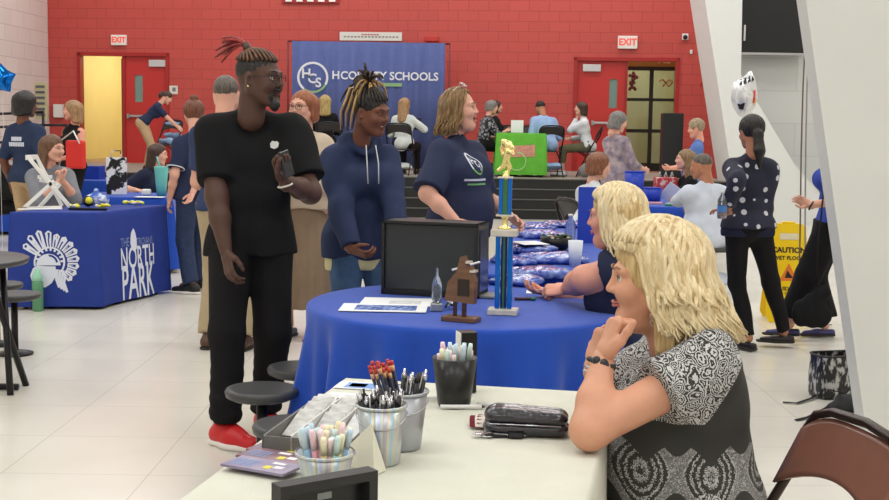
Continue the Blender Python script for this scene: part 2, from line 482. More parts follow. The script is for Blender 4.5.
def person(label, loc, rz, H=1.7, g=1.0, fem=False, pose=None, sk=None, eyes=None, top=None, bottom=None, hair=None, shoes=None,
           head=None, res=.013, hres=.006, handres=.004, group=None, extra=None, seed=None, legs=True, head_extra=None):
    seed = seed if seed is not None else rnd.randint(0, 9999)
    pose = dict(pose or {}); top = dict(top or {}); bottom = dict(bottom or {}); head = dict(head or {})
    root = empty('person', loc, rz, label, 'person', group)
    sc = H/1.75
    Minv = (Matrix.Translation(Vector(loc)) @ Matrix.Rotation(rz, 4, 'Z')).inverted()
    def T(v, default=None):
        if v is None: return Vector(default)
        if isinstance(v, tuple) and len(v) == 2 and v[0] == 'W': return (Minv @ Vector(v[1]))/sc
        return Vector(v)
    def Td(v, default=None):
        if v is None: return Vector(default)
        if isinstance(v, tuple) and len(v) == 2 and v[0] == 'W': return Minv.to_3x3() @ Vector(v[1])
        return Vector(v)
    pel = T(pose.get('pelvis'), (0, 0, .95)); lean = rot(pose.get('yaw', 0), pose.get('lean', 0), pose.get('side', 0))
    tw = lean @ rot(pose.get('twist', 0))
    fw = lean @ Vector((0, 1, 0)); fwc = tw @ Vector((0, 1, 0)); upv = lean @ Vector((0, 0, 1))
    def sp(x, y, z, m=None): return pel+(m or lean) @ Vector((x, y, z-.95))
    shw = (.150 if fem else .174)*(1+(g-1)*.45)
    neck = sp(0, -.012, 1.47, tw); shr = pose.get('shrug', 0)
    SH = {-1: sp(-shw, -.01, 1.365+shr, tw), 1: sp(shw, -.01, 1.365+shr, tw)}
    hy, hp, hr = pose.get('head', (0, 0, 0)); HR = rot(hy, hp, hr)
    hoff = Vector((0, .018+.05*math.sin(math.radians(pose.get('lean', 0))), .165))
    hc = neck + rot(pose.get('yaw', 0)+pose.get('twist', 0), pose.get('lean', 0)*.5+hp*.35, pose.get('side', 0)*.5+hr*.3) @ hoff
    if 'headpos' in pose: hc = T(pose['headpos'])
    # hands
    W = {}; E = {}
    for s_, k in ((-1, 'l'), (1, 'r')):
        tgt = T(pose.get(k+'h'), (s_*(shw+.07*g+.02), .04, .86))
        pole = Td(pose.get(k+'e'), (s_*.5, -1, -.1))
        E[s_], W[s_] = ik(SH[s_], tgt, .29, .255, pole)
        if k+'E' in pose: E[s_] = T(pose[k+'E']); W[s_] = tgt
    A = {}; K = {}; Hp = {}
    for s_, k in ((-1, 'l'), (1, 'r')):
        Hp[s_] = pel+rot(pose.get('yaw', 0)) @ Vector((s_*.09*g**.5, 0, -.03))
        tgt = T(pose.get(k+'a'), (s_*.11, 0, .085))
        K[s_], A[s_] = ik(Hp[s_], tgt, .44, .415, Td(pose.get(k+'k'), (s_*.1, 1, .2)))
    hipr = (.105 if fem else .1)*g
    F1 = (fw, .82); F2 = (fwc, .78)
    def torso(s, e=0, k=.05, armk=.03):
        hx = (.075 if fem else .06)*g
        s.cap(sp(-hx, 0, .95), sp(hx, 0, .95), hipr+e, k=k, flat=F1)
        wr = (.092 if fem else .103)*g
        s.cap(sp(-.045*g, .005, 1.09), sp(.045*g, .005, 1.09), wr+e, k=k, flat=F1)
        s.cap(sp(-.06*g, 0, 1.25, tw), sp(.06*g, 0, 1.25, tw), .103*(1+(g-1)*.7)+e, k=k, flat=F2)
        s.cap(sp(-shw*.62, -.008, 1.325, tw), sp(shw*.62, -.008, 1.325, tw), .072*(1+(g-1)*.5)+e, k=k, flat=F2)
        if g > 1.08: s.ell(sp(0, .045*g, 1.07), (.12*g+e, .095*g+e, .13*g), R=np.array(lean), k=.08)
        if fem:
            for sx in (-1, 1): s.ell(sp(sx*.07*g, .085*g**.5, 1.255, tw), ((.062)*g+e*.7, .06*g+e*.7, .065*g+e*.7), R=np.array(tw), k=.05)
        for sx in (-1, 1):
            s.cap(SH[sx], sp(sx*.04, -.015, 1.425, tw), .044+e*.8, .036+e*.7, k=k)
    ar = (.044 if fem else .05)*(1+(g-1)*.6)*pose.get('arm', 1)
    # body
    b = SDF(); torso(b, 0)
    b.cap(sp(0, -.02, 1.42, tw), hc+HR @ Vector((0, -.03, -.06)), .054 if not fem else .049, .052 if not fem else .046, k=.04)
    for sx in (-1, 1):
        b.cap(SH[sx], E[sx], ar*1.08, ar*.86, k=.04); b.cap(E[sx], E[sx]+(W[sx]-E[sx])*.4, ar*.86, ar*.84, k=.03); b.cap(E[sx]+(W[sx]-E[sx])*.4, W[sx], ar*.84, .0265, k=.02)
        b.cap(Hp[sx], K[sx], .082*g**.8, .053*g**.5, k=.05); b.cap(K[sx], K[sx]+(A[sx]-K[sx])*.4, .053*g**.5, .053*g**.4, k=.03)
        b.cap(K[sx]+(A[sx]-K[sx])*.4, A[sx], .053*g**.4, .036, k=.02)
    V, Fq = b.mesh(res)
    parts = [(V, Fq, 0)]
    hp_parts = head_parts(hres, fem, **head)
    HRn = np.array(HR)
    for V, Fq, mi in hp_parts: parts.append((V @ HRn.T+np.array(hc), Fq, mi))
    info = {}
    for sx, k in ((-1, 'l'), (1, 'r')):
        V, Fq = hand_mesh(pose.get(k+'curl', 28), pose.get(k+'thumb', .4), handres)
        z = Td(pose.get(k+'hd'), (W[sx]-E[sx])).normalized(); x = Td(pose.get(k+'th'), (sx*-.3, 1, 0.1)); x = (x-z*x.dot(z)).normalized()
        y = z.cross(x)*(1 if sx < 0 else -1)
        M = np.array([x, y, z]).T; hs = (.93 if fem else 1.03)*pose.get(k+'hs', 1)
        V2 = (V*hs) @ M.T + np.array(W[sx]); parts.append((V2, Fq if sx < 0 else Fq[:, ::-1], 0))
        info[k] = (W[sx]*sc, x, y, z)
    V, Fq, M_ = join_np(parts)
    ey = eyes or mat('eye_dark', rgb(50, 35, 28), rough=.2)
    lipm = head_extra.get('lips') if head_extra and 'lips' in head_extra else mat('lips_'+sk.name, tuple(c*f for c, f in zip(sk['base'], (.85, .55, .55))), rough=.4)
    browm = (head_extra or {}).get('brow') or (hair or {}).get('mat') or ey
    me = np_mesh('body', V*sc, Fq, M_)
    body = mesh_obj('body', me, [sk, lipm, mat('eye_white', rgb(225, 220, 212), rough=.25), ey, browm, mat('teeth', rgb(235, 230, 220), rough=.3)], root, True)
    def add(name, V, Fq, m, parent=None, mi=None):
        return mesh_obj(name, np_mesh(name, V*sc, Fq, mi), m, parent or root, True)
    # top
    if top:
        e = top.get('e', .016); s = SDF(); torso(s, e, k=.04)
        hem = top.get('hem', .93); s.cap(sp(-.07*g, .0, hem-.03), sp(.07*g, 0, hem-.03), hipr*1.0+e+.006+top.get('flare', 0), k=.08, flat=F1)
        s.cap(sp(0, -.02, 1.39, tw), sp(0, -.015, 1.435+top.get('collar', 0), tw), .056+e*.5, .055+e*.3, k=.03)
        if hem < 1.0 and (fem or g > 1): s.ell(pel-fw*.05-upv*.03, (.11*g+e, .085*g+e, .09*g+e), k=.05)
        if g > 1.05: s.ell(sp(0, .04*g, 1.02), (.13*g+e, .10*g+e, .15*g), R=np.array(lean), k=.1)
        if top.get('open'): pass
        s.half(sp(0, 0, hem), -upv, k=.004, rad=.5)
        sl = top.get('sleeve', .6); wd = top.get('sw', .018)
        for sx in (-1, 1):
            if sl <= 0: continue
            if sl <= 1: s.cap(SH[sx], SH[sx]+(E[sx]-SH[sx])*sl, ar*1.1+e+.002, ar+wd, k=.035, cut=(0, 1))
            else:
                s.cap(SH[sx], E[sx], ar*1.1+e+.002, ar*.92+wd, k=.035); we = E[sx]+(W[sx]-E[sx])*(sl-1)
                s.cap(E[sx], we, ar*.92+wd, .032+wd*.75, k=.02, cut=(0, 1))
        if top.get('neck'):     # neckline depth
            s.ell(sp(0, .03, 1.50, tw), (.075, .09, .02+top['neck']), R=np.array(tw), k=.01, op='-')
        if top.get('hood'):
            s.cap(sp(-.082, .0, 1.465, tw), sp(0, -.10, 1.46, tw), .036, .050, k=.025); s.cap(sp(.082, .0, 1.465, tw), sp(0, -.10, 1.46, tw), .036, .050, k=.025)
            s.cap(sp(-.082, .0, 1.465, tw), sp(-.018, .092, 1.40, tw), .036, .024, k=.02); s.cap(sp(.082, .0, 1.465, tw), sp(.018, .092, 1.40, tw), .036, .024, k=.02)
        V, Fq = s.mesh(top.get('res', res), wrinkle(top.get('wr', .0035), top.get('wf', 16), seed))
        o = add(top.get('name', 'shirt'), V, Fq, top['mat'])
        info['shirt'] = o
        if top.get('label'): o['label'] = top['label']
    if bottom.get('kind', 'trousers') in ('trousers', 'shorts') and bottom:
        e = bottom.get('e', .014); s = SDF(); hx = (.075 if fem else .06)*g
        s.cap(sp(-hx, 0, .95), sp(hx, 0, .95), hipr+e*.7, k=.05, flat=F1)
        s.cap(sp(-.05*g, 0, 1.03), sp(.05*g, 0, 1.03), .098*g+e*.6, k=.05, flat=F1)
        if fem or g > 1: s.ell(pel-fw*.05-upv*.03, (.11*g, .085*g, .09*g), k=.05)
        al = bottom.get('to', .97)
        for sx in (-1, 1):
            s.cap(Hp[sx], K[sx], .084*g**.8+e, .054*g**.5+e*1.1, k=.045)
            an = K[sx]+(A[sx]-K[sx])*al; aw = bottom.get('aw', .045)
            s.cap(K[sx], an, .054*g**.5+e*1.1, aw+e, k=.025, cut=(0, 1))
        s.half(sp(0, 0, bottom.get('waist', top['hem']+.055 if top.get('hem', 0) > .8 else 1.04)), upv, k=.004, rad=.5)
        nz = wrinkle(bottom.get('wr', .004), bottom.get('wf', 15), seed+3)
        if bottom.get('stack'):
            w0 = wrinkle(.003, 14, seed+3)
            def nz(X, Y, Z): return w0(X, Y, Z)+bottom['stack']*np.clip((.46-Z)/.36, 0, 1)*np.sin(Z*105+1.5*np.sin(18*X)+1.6*np.sin(16*Y))
        V, Fq = s.mesh(bottom.get('res', res), nz)
        o = add(bottom.get('name', 'trousers'), V, Fq, bottom['mat']); info['trousers'] = o
    if bottom.get('kind') == 'skirt':
        n = 96; rows = []; z1 = bottom.get('z', .35); hz = 1.05
        for i in range(15):
            t = i/14; z = hz+(z1-hz)*t; rr = .125*g+(bottom.get('r', .22)-.125*g)*min(1, t*1.5)**.7
            for q in range(n):
                a = 2*PI*q/n; pl = bottom.get('pleat', .01)*t*math.sin(a*bottom.get('np', 22)+.6*math.sin(3*a))
                rows.append(((rr+pl)*math.cos(a)*1.08, (rr+pl)*math.sin(a)*.85+.01, z))
        Fq = np.array([[i*n+q, i*n+(q+1) % n, (i+1)*n+(q+1) % n, (i+1)*n+q] for i in range(14) for q in range(n)])[:, ::-1]
        o = add('skirt', np.array(rows), Fq, bottom['mat']); info['skirt'] = o
    # shoes
    if shoes is not False:
        shoes = shoes or {}
        for sx, k in ((-1, 'l'), (1, 'r')):
            fy = math.radians(pose.get(k+'f', sx*-8)+pose.get('yaw', 0)); tip = pose.get(k+'tip', 0)
            hd = Vector((-math.sin(fy), math.cos(fy), 0)); s = SDF()
            a = A[sx].copy(); z0 = a.z-.085
            def q(f, z, x=0): return a+hd*f+Vector((0, 0, z-.085))+Vector((math.cos(fy), math.sin(fy), 0))*x
            if shoes.get('kind') == 'flat':
                s.cap(q(-.05, .03), q(.05, .026), .034, .036, k=.02); s.cap(q(.05, .026), q(.15, .022), .040, .028, k=.03, flat=((0, 0, 1), .7))
                s.half(q(0, .055), (0, 0, 1), k=.004, rad=.3); s.ell(q(.0, .07), (.03, .03, .03), k=.01, op='-')
            else:
                s.cap(q(-.045, .045), q(.05, .045), .040, .042, k=.03); s.cap(q(.05, .040), q(.165, .034), .046, .036, k=.04, flat=((0, 0, 1), .85))
                s.cap(q(-.02, .06), q(-.01, .10), .04, .042, k=.03, cut=(0, 1)); s.cap(q(.02, .085), q(.09, .055), .03, .025, k=.03)
                s.ell(q(-.01, .12), (.03, .032, .03), k=.006, op='-')
            s.half(q(0, .012), (0, 0, -1), k=.003, rad=.35)
            V, Fq = s.mesh(shoes.get('res', .008)); so = add('shoe', V, Fq, shoes.get('mat') or mat('shoe_black', rgb(30, 28, 28), rough=.5))
            s = SDF(); s.cap(q(-.045, .012), q(.05, .012), .043, .044, k=.02, flat=((0, 0, 1), .5)); s.cap(q(.05, .012), q(.165, .012), .047, .039, k=.03, flat=((0, 0, 1), .5))
            s.half(q(0, .0), (0, 0, -1), k=0, rad=.35); s.half(q(0, shoes.get('solez', .018)), (0, 0, 1), k=0, rad=.35)
            V, Fq = s.mesh(shoes.get('res', .008)*.7); add('sole', V, Fq, shoes.get('sole') or mat('sole_dark', rgb(45, 40, 38), rough=.7), so)
            if shoes.get('laces'):
                bb = MB(); sd = Vector((math.cos(fy), math.sin(fy), 0))
                for i in range(5):
                    f = .03+i*.018; zz = .088-.0075*i*1.0
                    bb.tube([q(f-.004, zz-.008)-sd*.026, q(f, zz+.012-.002*i), q(f+.004, zz-.008)+sd*.026], .003, n=5)
                lo = bb.build('laces', shoes['laces'], so); lo.data.transform(Matrix.Scale(sc, 4))
    # hair
    def head_add(name, V, Fq, m, parent=None): return add(name, np.asarray(V) @ HRn.T+np.array(hc), Fq, m, parent)
    if hair and hair.get('style'):
        V, Fq = hair_sdf(hair['style'], hair.get('L', .15), hair.get('vol', 0), hair.get('res', min(hres*1.3, .009)), hair.get('groove', .0025), seed)
        ho = head_add('hair', V, Fq, hair['mat']); info['hair'] = ho
    info.update(root=root, body=body, sc=sc, hc=hc, HR=HR, SH=SH, E=E, W=W, add=add, head_add=head_add, A=A, K=K, tw=tw, lean=lean, sp=sp, T=T)
    return info
def skin_mat(name, r, g, b):
    m = skin(name, r, g, b); m['base'] = rgb(r, g, b); return m
def head_mtx(i):      # head frame -> local coordinates of the person (already scaled)
    return Matrix.Translation(i['hc']*i['sc']) @ i['HR'].to_4x4() @ Matrix.Scale(i['sc'], 4)
def glasses(i, m, up=0, sun=False):
    b = MB()
    M = head_mtx(i)
    if up: M = M @ Matrix.Translation((0, -.038, .068)) @ Matrix.Rotation(math.radians(48), 4, 'X')
    for sx in (-1, 1):
        c = (sx*.032, .104, .006)
        b.tube([(c[0]+.0235*math.cos(a), c[1]-.010*abs(math.cos(a))*(1 if sx*math.cos(a) > 0 else 0), c[2]+.019*math.sin(a)) for a in np.linspace(0, 2*PI, 17)[:-1]], .0019, n=6, mtx=M, closed=True)
        b.tube([(sx*.055, .096, .012), (sx*.078, .05, .012), (sx*.082, .0, .008)], .0018, n=6, mtx=M)
        if sun: b.sphere(c, (.022, .003, .018), mtx=M, n=12)
    b.tube([(-.010, .105, .010), (0, .108, .013), (.010, .105, .010)], .0018, n=6, mtx=M)
    return b.build('glasses', m, i['root'])
def lock_mesh(name, paths, m, i, local=True, n=6, flat=1.0, extra_col=None):
    """paths: [(points in head frame, radii, tint)]"""
    M = head_mtx(i); b = MB()
    sc = 1
    for pts, rs, t in paths: b.tube([M @ Vector(p) for p in pts], [r*i['sc'] for r in rs], n=n, flat=flat, tint=t)
    return b.build(name, m, i['root'], tint=True)
def project(parts_mb, obj, direction, mats, name, parent, off=.0015, depth=.0):
    """lays a flat pattern (verts in obj space) onto obj's surface along direction"""
    me = obj.data
    bvh = BVHTree.FromPolygons([v.co for v in me.vertices], [list(p.vertices) for p in me.polygons])
    d = Vector(direction).normalized(); vs = []
    for v in parts_mb.V:
        v = Vector(v); h = bvh.ray_cast(v-d*.6, d)
        if h[0] is None:
            h = bvh.find_nearest(v)
        vs.append(h[0]-d*off)
    b = MB(); b.V = [tuple(v) for v in vs]; b.F = parts_mb.F; b.M = parts_mb.M; b.T = [1]*len(vs); b.sm = parts_mb.sm
    o = b.build(name, mats, parent)
    if depth:
        md = o.modifiers.new('s', 'SOLIDIFY'); md.thickness = depth
    return o
def flat_text(txt, size, mtx, bold=0, cuts=.02, mi=0, mb=None, xs=1.0, align='CENTER'):
    """triangulated flat lettering, cut fine enough to follow a surface"""
    t = text_mb(txt, size, Matrix.Identity(4), depth=0, bold=bold, xs=xs, align=align)
    bm = bmesh.new(); vv = [bm.verts.new(v) for v in t.V]
    for f in t.F:
        try: bm.faces.new([vv[i] for i in f])
        except ValueError: pass
    bmesh.ops.remove_doubles(bm, verts=bm.verts, dist=1e-5)
    for _ in range(3):
        es = [e for e in bm.edges if e.calc_length() > cuts]
        if not es: break
        bmesh.ops.subdivide_edges(bm, edges=es, cuts=1); bmesh.ops.triangulate(bm, faces=bm.faces)
    bm.verts.ensure_lookup_table()
    for i, v in enumerate(bm.verts): v.index = i
    mb = mb or MB(); mb.add([v.co.copy() for v in bm.verts], [[v.index for v in f.verts] for f in bm.faces], mi, mtx); bm.free(); return mb
def ring_flat(mb, c, r0, r1, mtx, mi=0, n=48, a0=0, a1=2*PI, sx=1.0):
    vs = []; 
    for k in range(n+1):
        a = a0+(a1-a0)*k/n; vs += [(c[0]+r0*math.cos(a)*sx, c[1]+r0*math.sin(a), 0), (c[0]+r1*math.cos(a)*sx, c[1]+r1*math.sin(a), 0)]
    mb.add(vs, [[2*k, 2*k+1, 2*k+3, 2*k+2] for k in range(n)], mi, mtx); return mb

def strip(mb, x0, x1, y0, y1, mi=0, n=8):
    for k in range(n):
        a = x0+(x1-x0)*k/n; b_ = x0+(x1-x0)*(k+1)/n; mb.add([(a, y0, 0), (b_, y0, 0), (b_, y1, 0), (a, y1, 0)], [[0, 1, 2, 3]], mi)
# ---------------------------------------------------------------- the hall
STG = .68                     # platform height
YS = 19.8                     # platform front
WA = -math.radians(5.5)       # back wall angle
WC = Vector((0, 24.1, 0)); WD = Vector((math.cos(WA), math.sin(WA), 0)); WN = Vector((-WD.y, WD.x, 0))
def Wp(px, py, off=0):        # point on the back wall under a pixel -> (u along wall, z)
    d = ray(px, py); t = (WC+WN*off-CAM).dot(WN)/d.dot(WN); q = CAM+d*t
    return (q-WC).dot(WD), q.z
def Wm(u, z, off=0): return WC+WD*u+WN*off+Vector((0, 0, z))
def wallbox(mb, u0, u1, z0, z1, o0, o1, mi=0, bev=0):     # box in wall coordinates
    M = Matrix.Translation(WC) @ Matrix.Rotation(WA, 4, 'Z')
    mb.box(((u0+u1)/2, (o0+o1)/2, (z0+z1)/2), (abs(u1-u0), abs(o1-o0), abs(z1-z0)), mi, M, bev=bev)
WMX = Matrix.Translation(WC) @ Matrix.Rotation(WA, 4, 'Z')
def blocks(name, c, mort, w=.4, h=.2, rough=.45, plane='XZ', bump=.3, ms=.006):
    m, nt, b = new_mat(name); L = nt.links.new
    tc = nt.nodes.new('ShaderNodeTexCoord'); sx = nt.nodes.new('ShaderNodeSeparateXYZ'); cx = nt.nodes.new('ShaderNodeCombineXYZ')
    L(tc.outputs['Object'], sx.inputs[0]); L(sx.outputs['X' if plane == 'XZ' else 'Y'], cx.inputs[0]); L(sx.outputs['Z'], cx.inputs[1])
    t = nt.nodes.new('ShaderNodeTexBrick'); L(cx.outputs[0], t.inputs['Vector'])
    t.inputs['Scale'].default_value = 1; t.inputs['Brick Width'].default_value = w; t.inputs['Row Height'].default_value = h
    t.inputs['Mortar Size'].default_value = ms; t.inputs['Mortar Smooth'].default_value = .3; t.inputs['Bias'].default_value = -.3
    t.inputs['Color1'].default_value = (*c, 1); t.inputs['Color2'].default_value = (*[v*.93 for v in c], 1); t.inputs['Mortar'].default_value = (*mort, 1)
    L(t.outputs['Color'], b.inputs['Base Color']); b.inputs['Roughness'].default_value = rough
    bp = nt.nodes.new('ShaderNodeBump'); bp.invert = True; bp.inputs['Strength'].default_value = bump; bp.inputs['Distance'].default_value = .01
    L(t.outputs['Fac'], bp.inputs['Height']); L(bp.outputs[0], b.inputs['Normal'])
    return m
RED = rgb(194, 76, 68)
m_redwall = blocks('red_painted_block', RED, rgb(164, 56, 52))
m_whitewall = blocks('white_painted_block', rgb(225, 222, 216), rgb(188, 184, 178))
m_whitewall_y = blocks('white_painted_block_side', rgb(228, 224, 220), rgb(190, 186, 180), plane='YZ', w=.6, h=.3)
m_reddoor = mat('red_door_paint', rgb(196, 52, 48), rough=.35)
m_redframe = mat('red_frame_paint', rgb(168, 40, 38), rough=.4)
m_white = mat('white_paint', rgb(228, 228, 224), rough=.5, var=.03, vscale=3)
m_cream = mat('cream_hall_paint', rgb(226, 208, 138), rough=.6, var=.03, vscale=2)
m_black = plastic('black_plastic', 24, 25, 26)
m_blackmetal = plastic('black_metal', 30, 30, 32, rough=.4, metal=.3)
m_steel = mat('brushed_steel', rgb(185, 185, 188), rough=.3, metal=1)
m_glass = mat('clear_glass', rgb(225, 235, 230), rough=.03, trans=1)
m_panel = mat('white_column_panel', rgb(214, 215, 211), rough=.55, var=.035, vscale=1.6)

# floor: pale polished tiles
m_floor, nt, b = new_mat('polished_floor'); L = nt.links.new
tc = nt.nodes.new('ShaderNodeTexCoord'); t = nt.nodes.new('ShaderNodeTexBrick'); L(tc.outputs['Object'], t.inputs['Vector'])
t.offset = 0; t.inputs['Scale'].default_value = 1; t.inputs['Brick Width'].default_value = .61; t.inputs['Row Height'].default_value = .61
t.inputs['Mortar Size'].default_value = .003; t.inputs['Mortar Smooth'].default_value = .5
n = nt.nodes.new('ShaderNodeTexNoise'); n.inputs['Scale'].default_value = 1.3; n.inputs['Detail'].default_value = 6; L(tc.outputs['Object'], n.inputs['Vector'])
r = nt.nodes.new('ShaderNodeValToRGB'); r.color_ramp.elements[0].color = (*rgb(218, 214, 202), 1); r.color_ramp.elements[1].color = (*rgb(226, 222, 211), 1)
r.color_ramp.elements[0].position = .35; r.color_ramp.elements[1].position = .65
L(n.outputs['Fac'], r.inputs[0]); L(r.outputs[0], t.inputs['Color1']); L(r.outputs[0], t.inputs['Color2']); t.inputs['Mortar'].default_value = (*rgb(190, 186, 176), 1)
L(t.outputs['Color'], b.inputs['Base Color']); b.inputs['Roughness'].default_value = .22; b.inputs['Specular IOR Level'].default_value = .55
def struct(name, mb, m, **k):
    o = mb.build(name, m, **k); o['kind'] = 'structure'; return o
struct('floor', MB().box((0, 12, -.05), (24, 36, .1)), m_floor)
m_ceil = mat('ceiling_white', rgb(215, 215, 210), rough=.8)
struct('ceiling', MB().box((0, 12, 6.85), (24, 36, .1)), m_ceil)

# back wall with two door openings
L0, _ = Wp(78, 100); L1, Lz = Wp(169, 53.5); R0, _ = Wp(573, 100); R1, Rz = Wp(680, 57.5)
DZ = (Lz+Rz)/2
wl, _ = Wp(49, 100); wr = 6.5
mb = MB()
T = .25
wallbox(mb, wl-.0, L0, 0, 6.8, 0, T); wallbox(mb, L0, L1, DZ, 6.8, 0, T); wallbox(mb, L1, R0, 0, 6.8, 0, T); wallbox(mb, R0, R1, DZ, 6.8, 0, T); wallbox(mb, R1, wr, 0, 6.8, 0, T)
wallbox(mb, L0, L1, 0, STG, 0, T); wallbox(mb, R0, R1, 0, STG, 0, T)
bw = MB(); Minv = WMX.inverted(); bw.V = [tuple(Minv @ Vector(v)) for v in mb.V]; bw.F = mb.F; bw.M = mb.M; bw.T = mb.T; bw.sm = mb.sm
o = struct('wall_back', bw, m_redwall); o.matrix_world = WMX
# left wall, meeting the back wall's left end
cl = Wm(wl, 0)
mb = MB().box((-.1, -14, 3.4), (.2, 28, 6.8)); o = struct('wall_left', mb, m_whitewall_y); o.location = (cl.x, cl.y, 0); o.rotation_euler = (0, 0, WA*.6)
struct('wall_right', MB().box((9.1, 10, 3.4), (.2, 30, 6.8)), m_whitewall_y)
struct('wall_front', MB().box((0, -5.1, 3.4), (24, .2, 6.8)), m_whitewall)
# pale wall beside the platform, far right
o = struct('wall_alcove', MB().box((2.3, .1, 3.4), (4.6, .2, 6.8)), blocks('pale_alcove_panels', rgb(212, 213, 211), rgb(196, 197, 195), w=2.4, h=.55, ms=.008)); o.location = (4.75, 20.6, 0)
# halls behind the doors
def hall(name, u0, u1, d, m, floor_m, lamp):
    mb = MB()
    wallbox(mb, u0-.6, u1+.6, STG, 3.6, d, d+.1, 0)
    wallbox(mb, u0-.7, u0-.6, STG, 3.6, T, d+.1, 0); wallbox(mb, u1+.6, u1+.7, STG, 3.6, T, d+.1, 0)
    wallbox(mb, u0-.7, u1+.7, 3.6, 3.7, T, d+.1, 0); wallbox(mb, u0-.7, u1+.7, STG-.06, STG, T-.02, d+.1, 1)
    struct(name, mb, [m, floor_m])
    ld = bpy.data.lights.new('hall_lamp', 'AREA'); ld.shape = 'RECTANGLE'; ld.size = u1-u0; ld.size_y = d*.6; ld.energy = lamp; ld.color = (1, .96, .86)
    lo = bpy.data.objects.new('hall_lamp', ld); COL.objects.link(lo); q = Wm((u0+u1)/2, 3.5, d*.5+.1); lo.location = q
m_hallfloor = mat('hall_floor', rgb(150, 125, 100), rough=.4)
hall('wall_hallway', L0, L1, 5.4, m_cream, m_hallfloor, 125)
m_vest = mat('vestibule_wall', rgb(205, 200, 165), rough=.6, var=.06, vscale=2)
hall('wall_vestibule', R0, R1, 3.2, m_vest, m_hallfloor, 80)

def door_unit(name, u0, u1, leaf_left, other):
    r = empty(name, (0, 0, 0)); r.matrix_world = WMX; r['kind'] = 'structure'
    def W(b, *a, **k): b.box(((a[0]+a[1])/2, (a[4]+a[5])/2, (a[2]+a[3])/2), (abs(a[1]-a[0]), abs(a[5]-a[4]), abs(a[3]-a[2])), **k)
    f = MB(); W(f, u0, u0+.07, STG, DZ, -.03, .15); W(f, u1-.07, u1, STG, DZ, -.03, .15); W(f, u0, u1, DZ-.07, DZ, -.03, .15)
    mid = (u0+u1)/2; W(f, mid-.03, mid+.03, STG, DZ, .02, .12)
    f.build('door_frame', m_redframe, r)
    a, bb = (u0+.07, mid-.03) if leaf_left else (mid+.03, u1-.07)
    wx0, wx1 = other['win']
    lf = MB(); z0, z1 = other['winz']
    W(lf, a, wx0, STG, DZ-.07, .05, .10); W(lf, wx1, bb, STG, DZ-.07, .05, .10); W(lf, wx0, wx1, STG, z0, .05, .10); W(lf, wx0, wx1, z1, DZ-.07, .05, .10)
    lfo = lf.build('door_leaf', m_reddoor, r)
    g = MB(); W(g, wx0, wx1, z0, z1, .07, .08); g.build('window_pane', mat('door_glass', rgb(120, 150, 140), rough=.1), lfo)
    g = MB(); c0, c1 = other['closer']; W(g, c0, c1, DZ-.28, DZ-.14, -.01, .05, bev=.01); g.build('door_closer', mat('pale_metal', rgb(205, 205, 205), rough=.35, metal=.3), lfo)
    g = MB(); hb, he = other['bar']; W(g, hb, he, STG+.93, STG+.98, -.02, .02, bev=.01); W(g, hb, hb+.05, STG+.91, STG+1.0, -.02, .05); W(g, he-.05, he, STG+.91, STG+1.0, -.02, .05)
    g.build('push_bar', m_steel, lfo)
    return r, mid
ux = lambda px, py=100: Wp(px, py)[0]
zy = lambda px, py: Wp(px, py)[1]
d1, mid1 = door_unit('door_1', L0, L1, False, dict(win=(ux(134), ux(142)), winz=(zy(138, 102), zy(138, 75)), closer=(ux(149), ux(167)), bar=(ux(127), ux(150))))
d2, mid2 = door_unit('door_2', R0, R1, True, dict(win=(ux(609), ux(617)), winz=(zy(612, 108), zy(612, 79)), closer=(ux(582), ux(600)), bar=(ux(592), ux(624))))
# open leaf of the left door, swung into the hall
lf = MB(); lf.box((0, .45, (STG+DZ)/2-.05), (.05, .9, DZ-STG-.12)); ol = lf.build('open_leaf', mat('dark_green_leaf', rgb(70, 80, 62), rough=.5), d1); ol.location = (mid1-.09, .2, 0)
# glazed inner door behind the right opening
b = MB(); gy = 1.0; a, c = mid2+.0, R1+.1; z0, z1 = STG, 2.75; m_ = (a+c)/2
for (x0, x1, y0, y1) in ((a-.4, c+.2, 2.72, 2.80), (a-.4, c+.2, STG, STG+.16), (a-.4, c+.2, 2.1, 2.16), (a-.4, c+.2, 1.46, 1.53), (m_-.04, m_+.04, STG, 2.8), (c-.1, c-.02, STG, 2.8), (a-.2, a-.12, STG, 2.8)):
    b.box(((x0+x1)/2, gy, (y0+y1)/2), (x1-x0, .06, y1-y0))
dd = empty('door_3', (0, 0, 0)); dd.matrix_world = WMX; dd['kind'] = 'structure'
b.build('door_frame', mat('bronze_frame', rgb(38, 36, 30), rough=.4), dd)
part('window_pane', mat('vestibule_glass', rgb(190, 200, 180), rough=.05, trans=.9, spec=.5), dd, lambda b: b.box(((a+c)/2, gy, (z0+z1)/2), (c-a, .01, z1-z0)))
part('transom_panel', mat('gold_panel', rgb(165, 130, 62), rough=.4), dd, lambda b: b.box(((a+c)/2, gy, 2.93), (c-a+.6, .05, .26)))
tm = text_mb('N2', .2, Matrix.Translation((ux(663)+.08, gy-.03, 2.93)) @ Matrix.Rotation(PI/2, 4, 'X'), bold=.004, mb=MB())
tm.build('lettering', mat('pale_gold', rgb(225, 205, 150), rough=.5), dd)

# platform with dark boarded front
pm = MB(); pm.box((-2.55, (YS+25.6)/2, STG/2), (15.1, 25.6-YS, STG-.001))
m_carpet = mat('platform_floor', rgb(150, 142, 130), rough=.7, var=.06)
def plat(mb, x0, x1):
    pass
bm_ = MB(); 
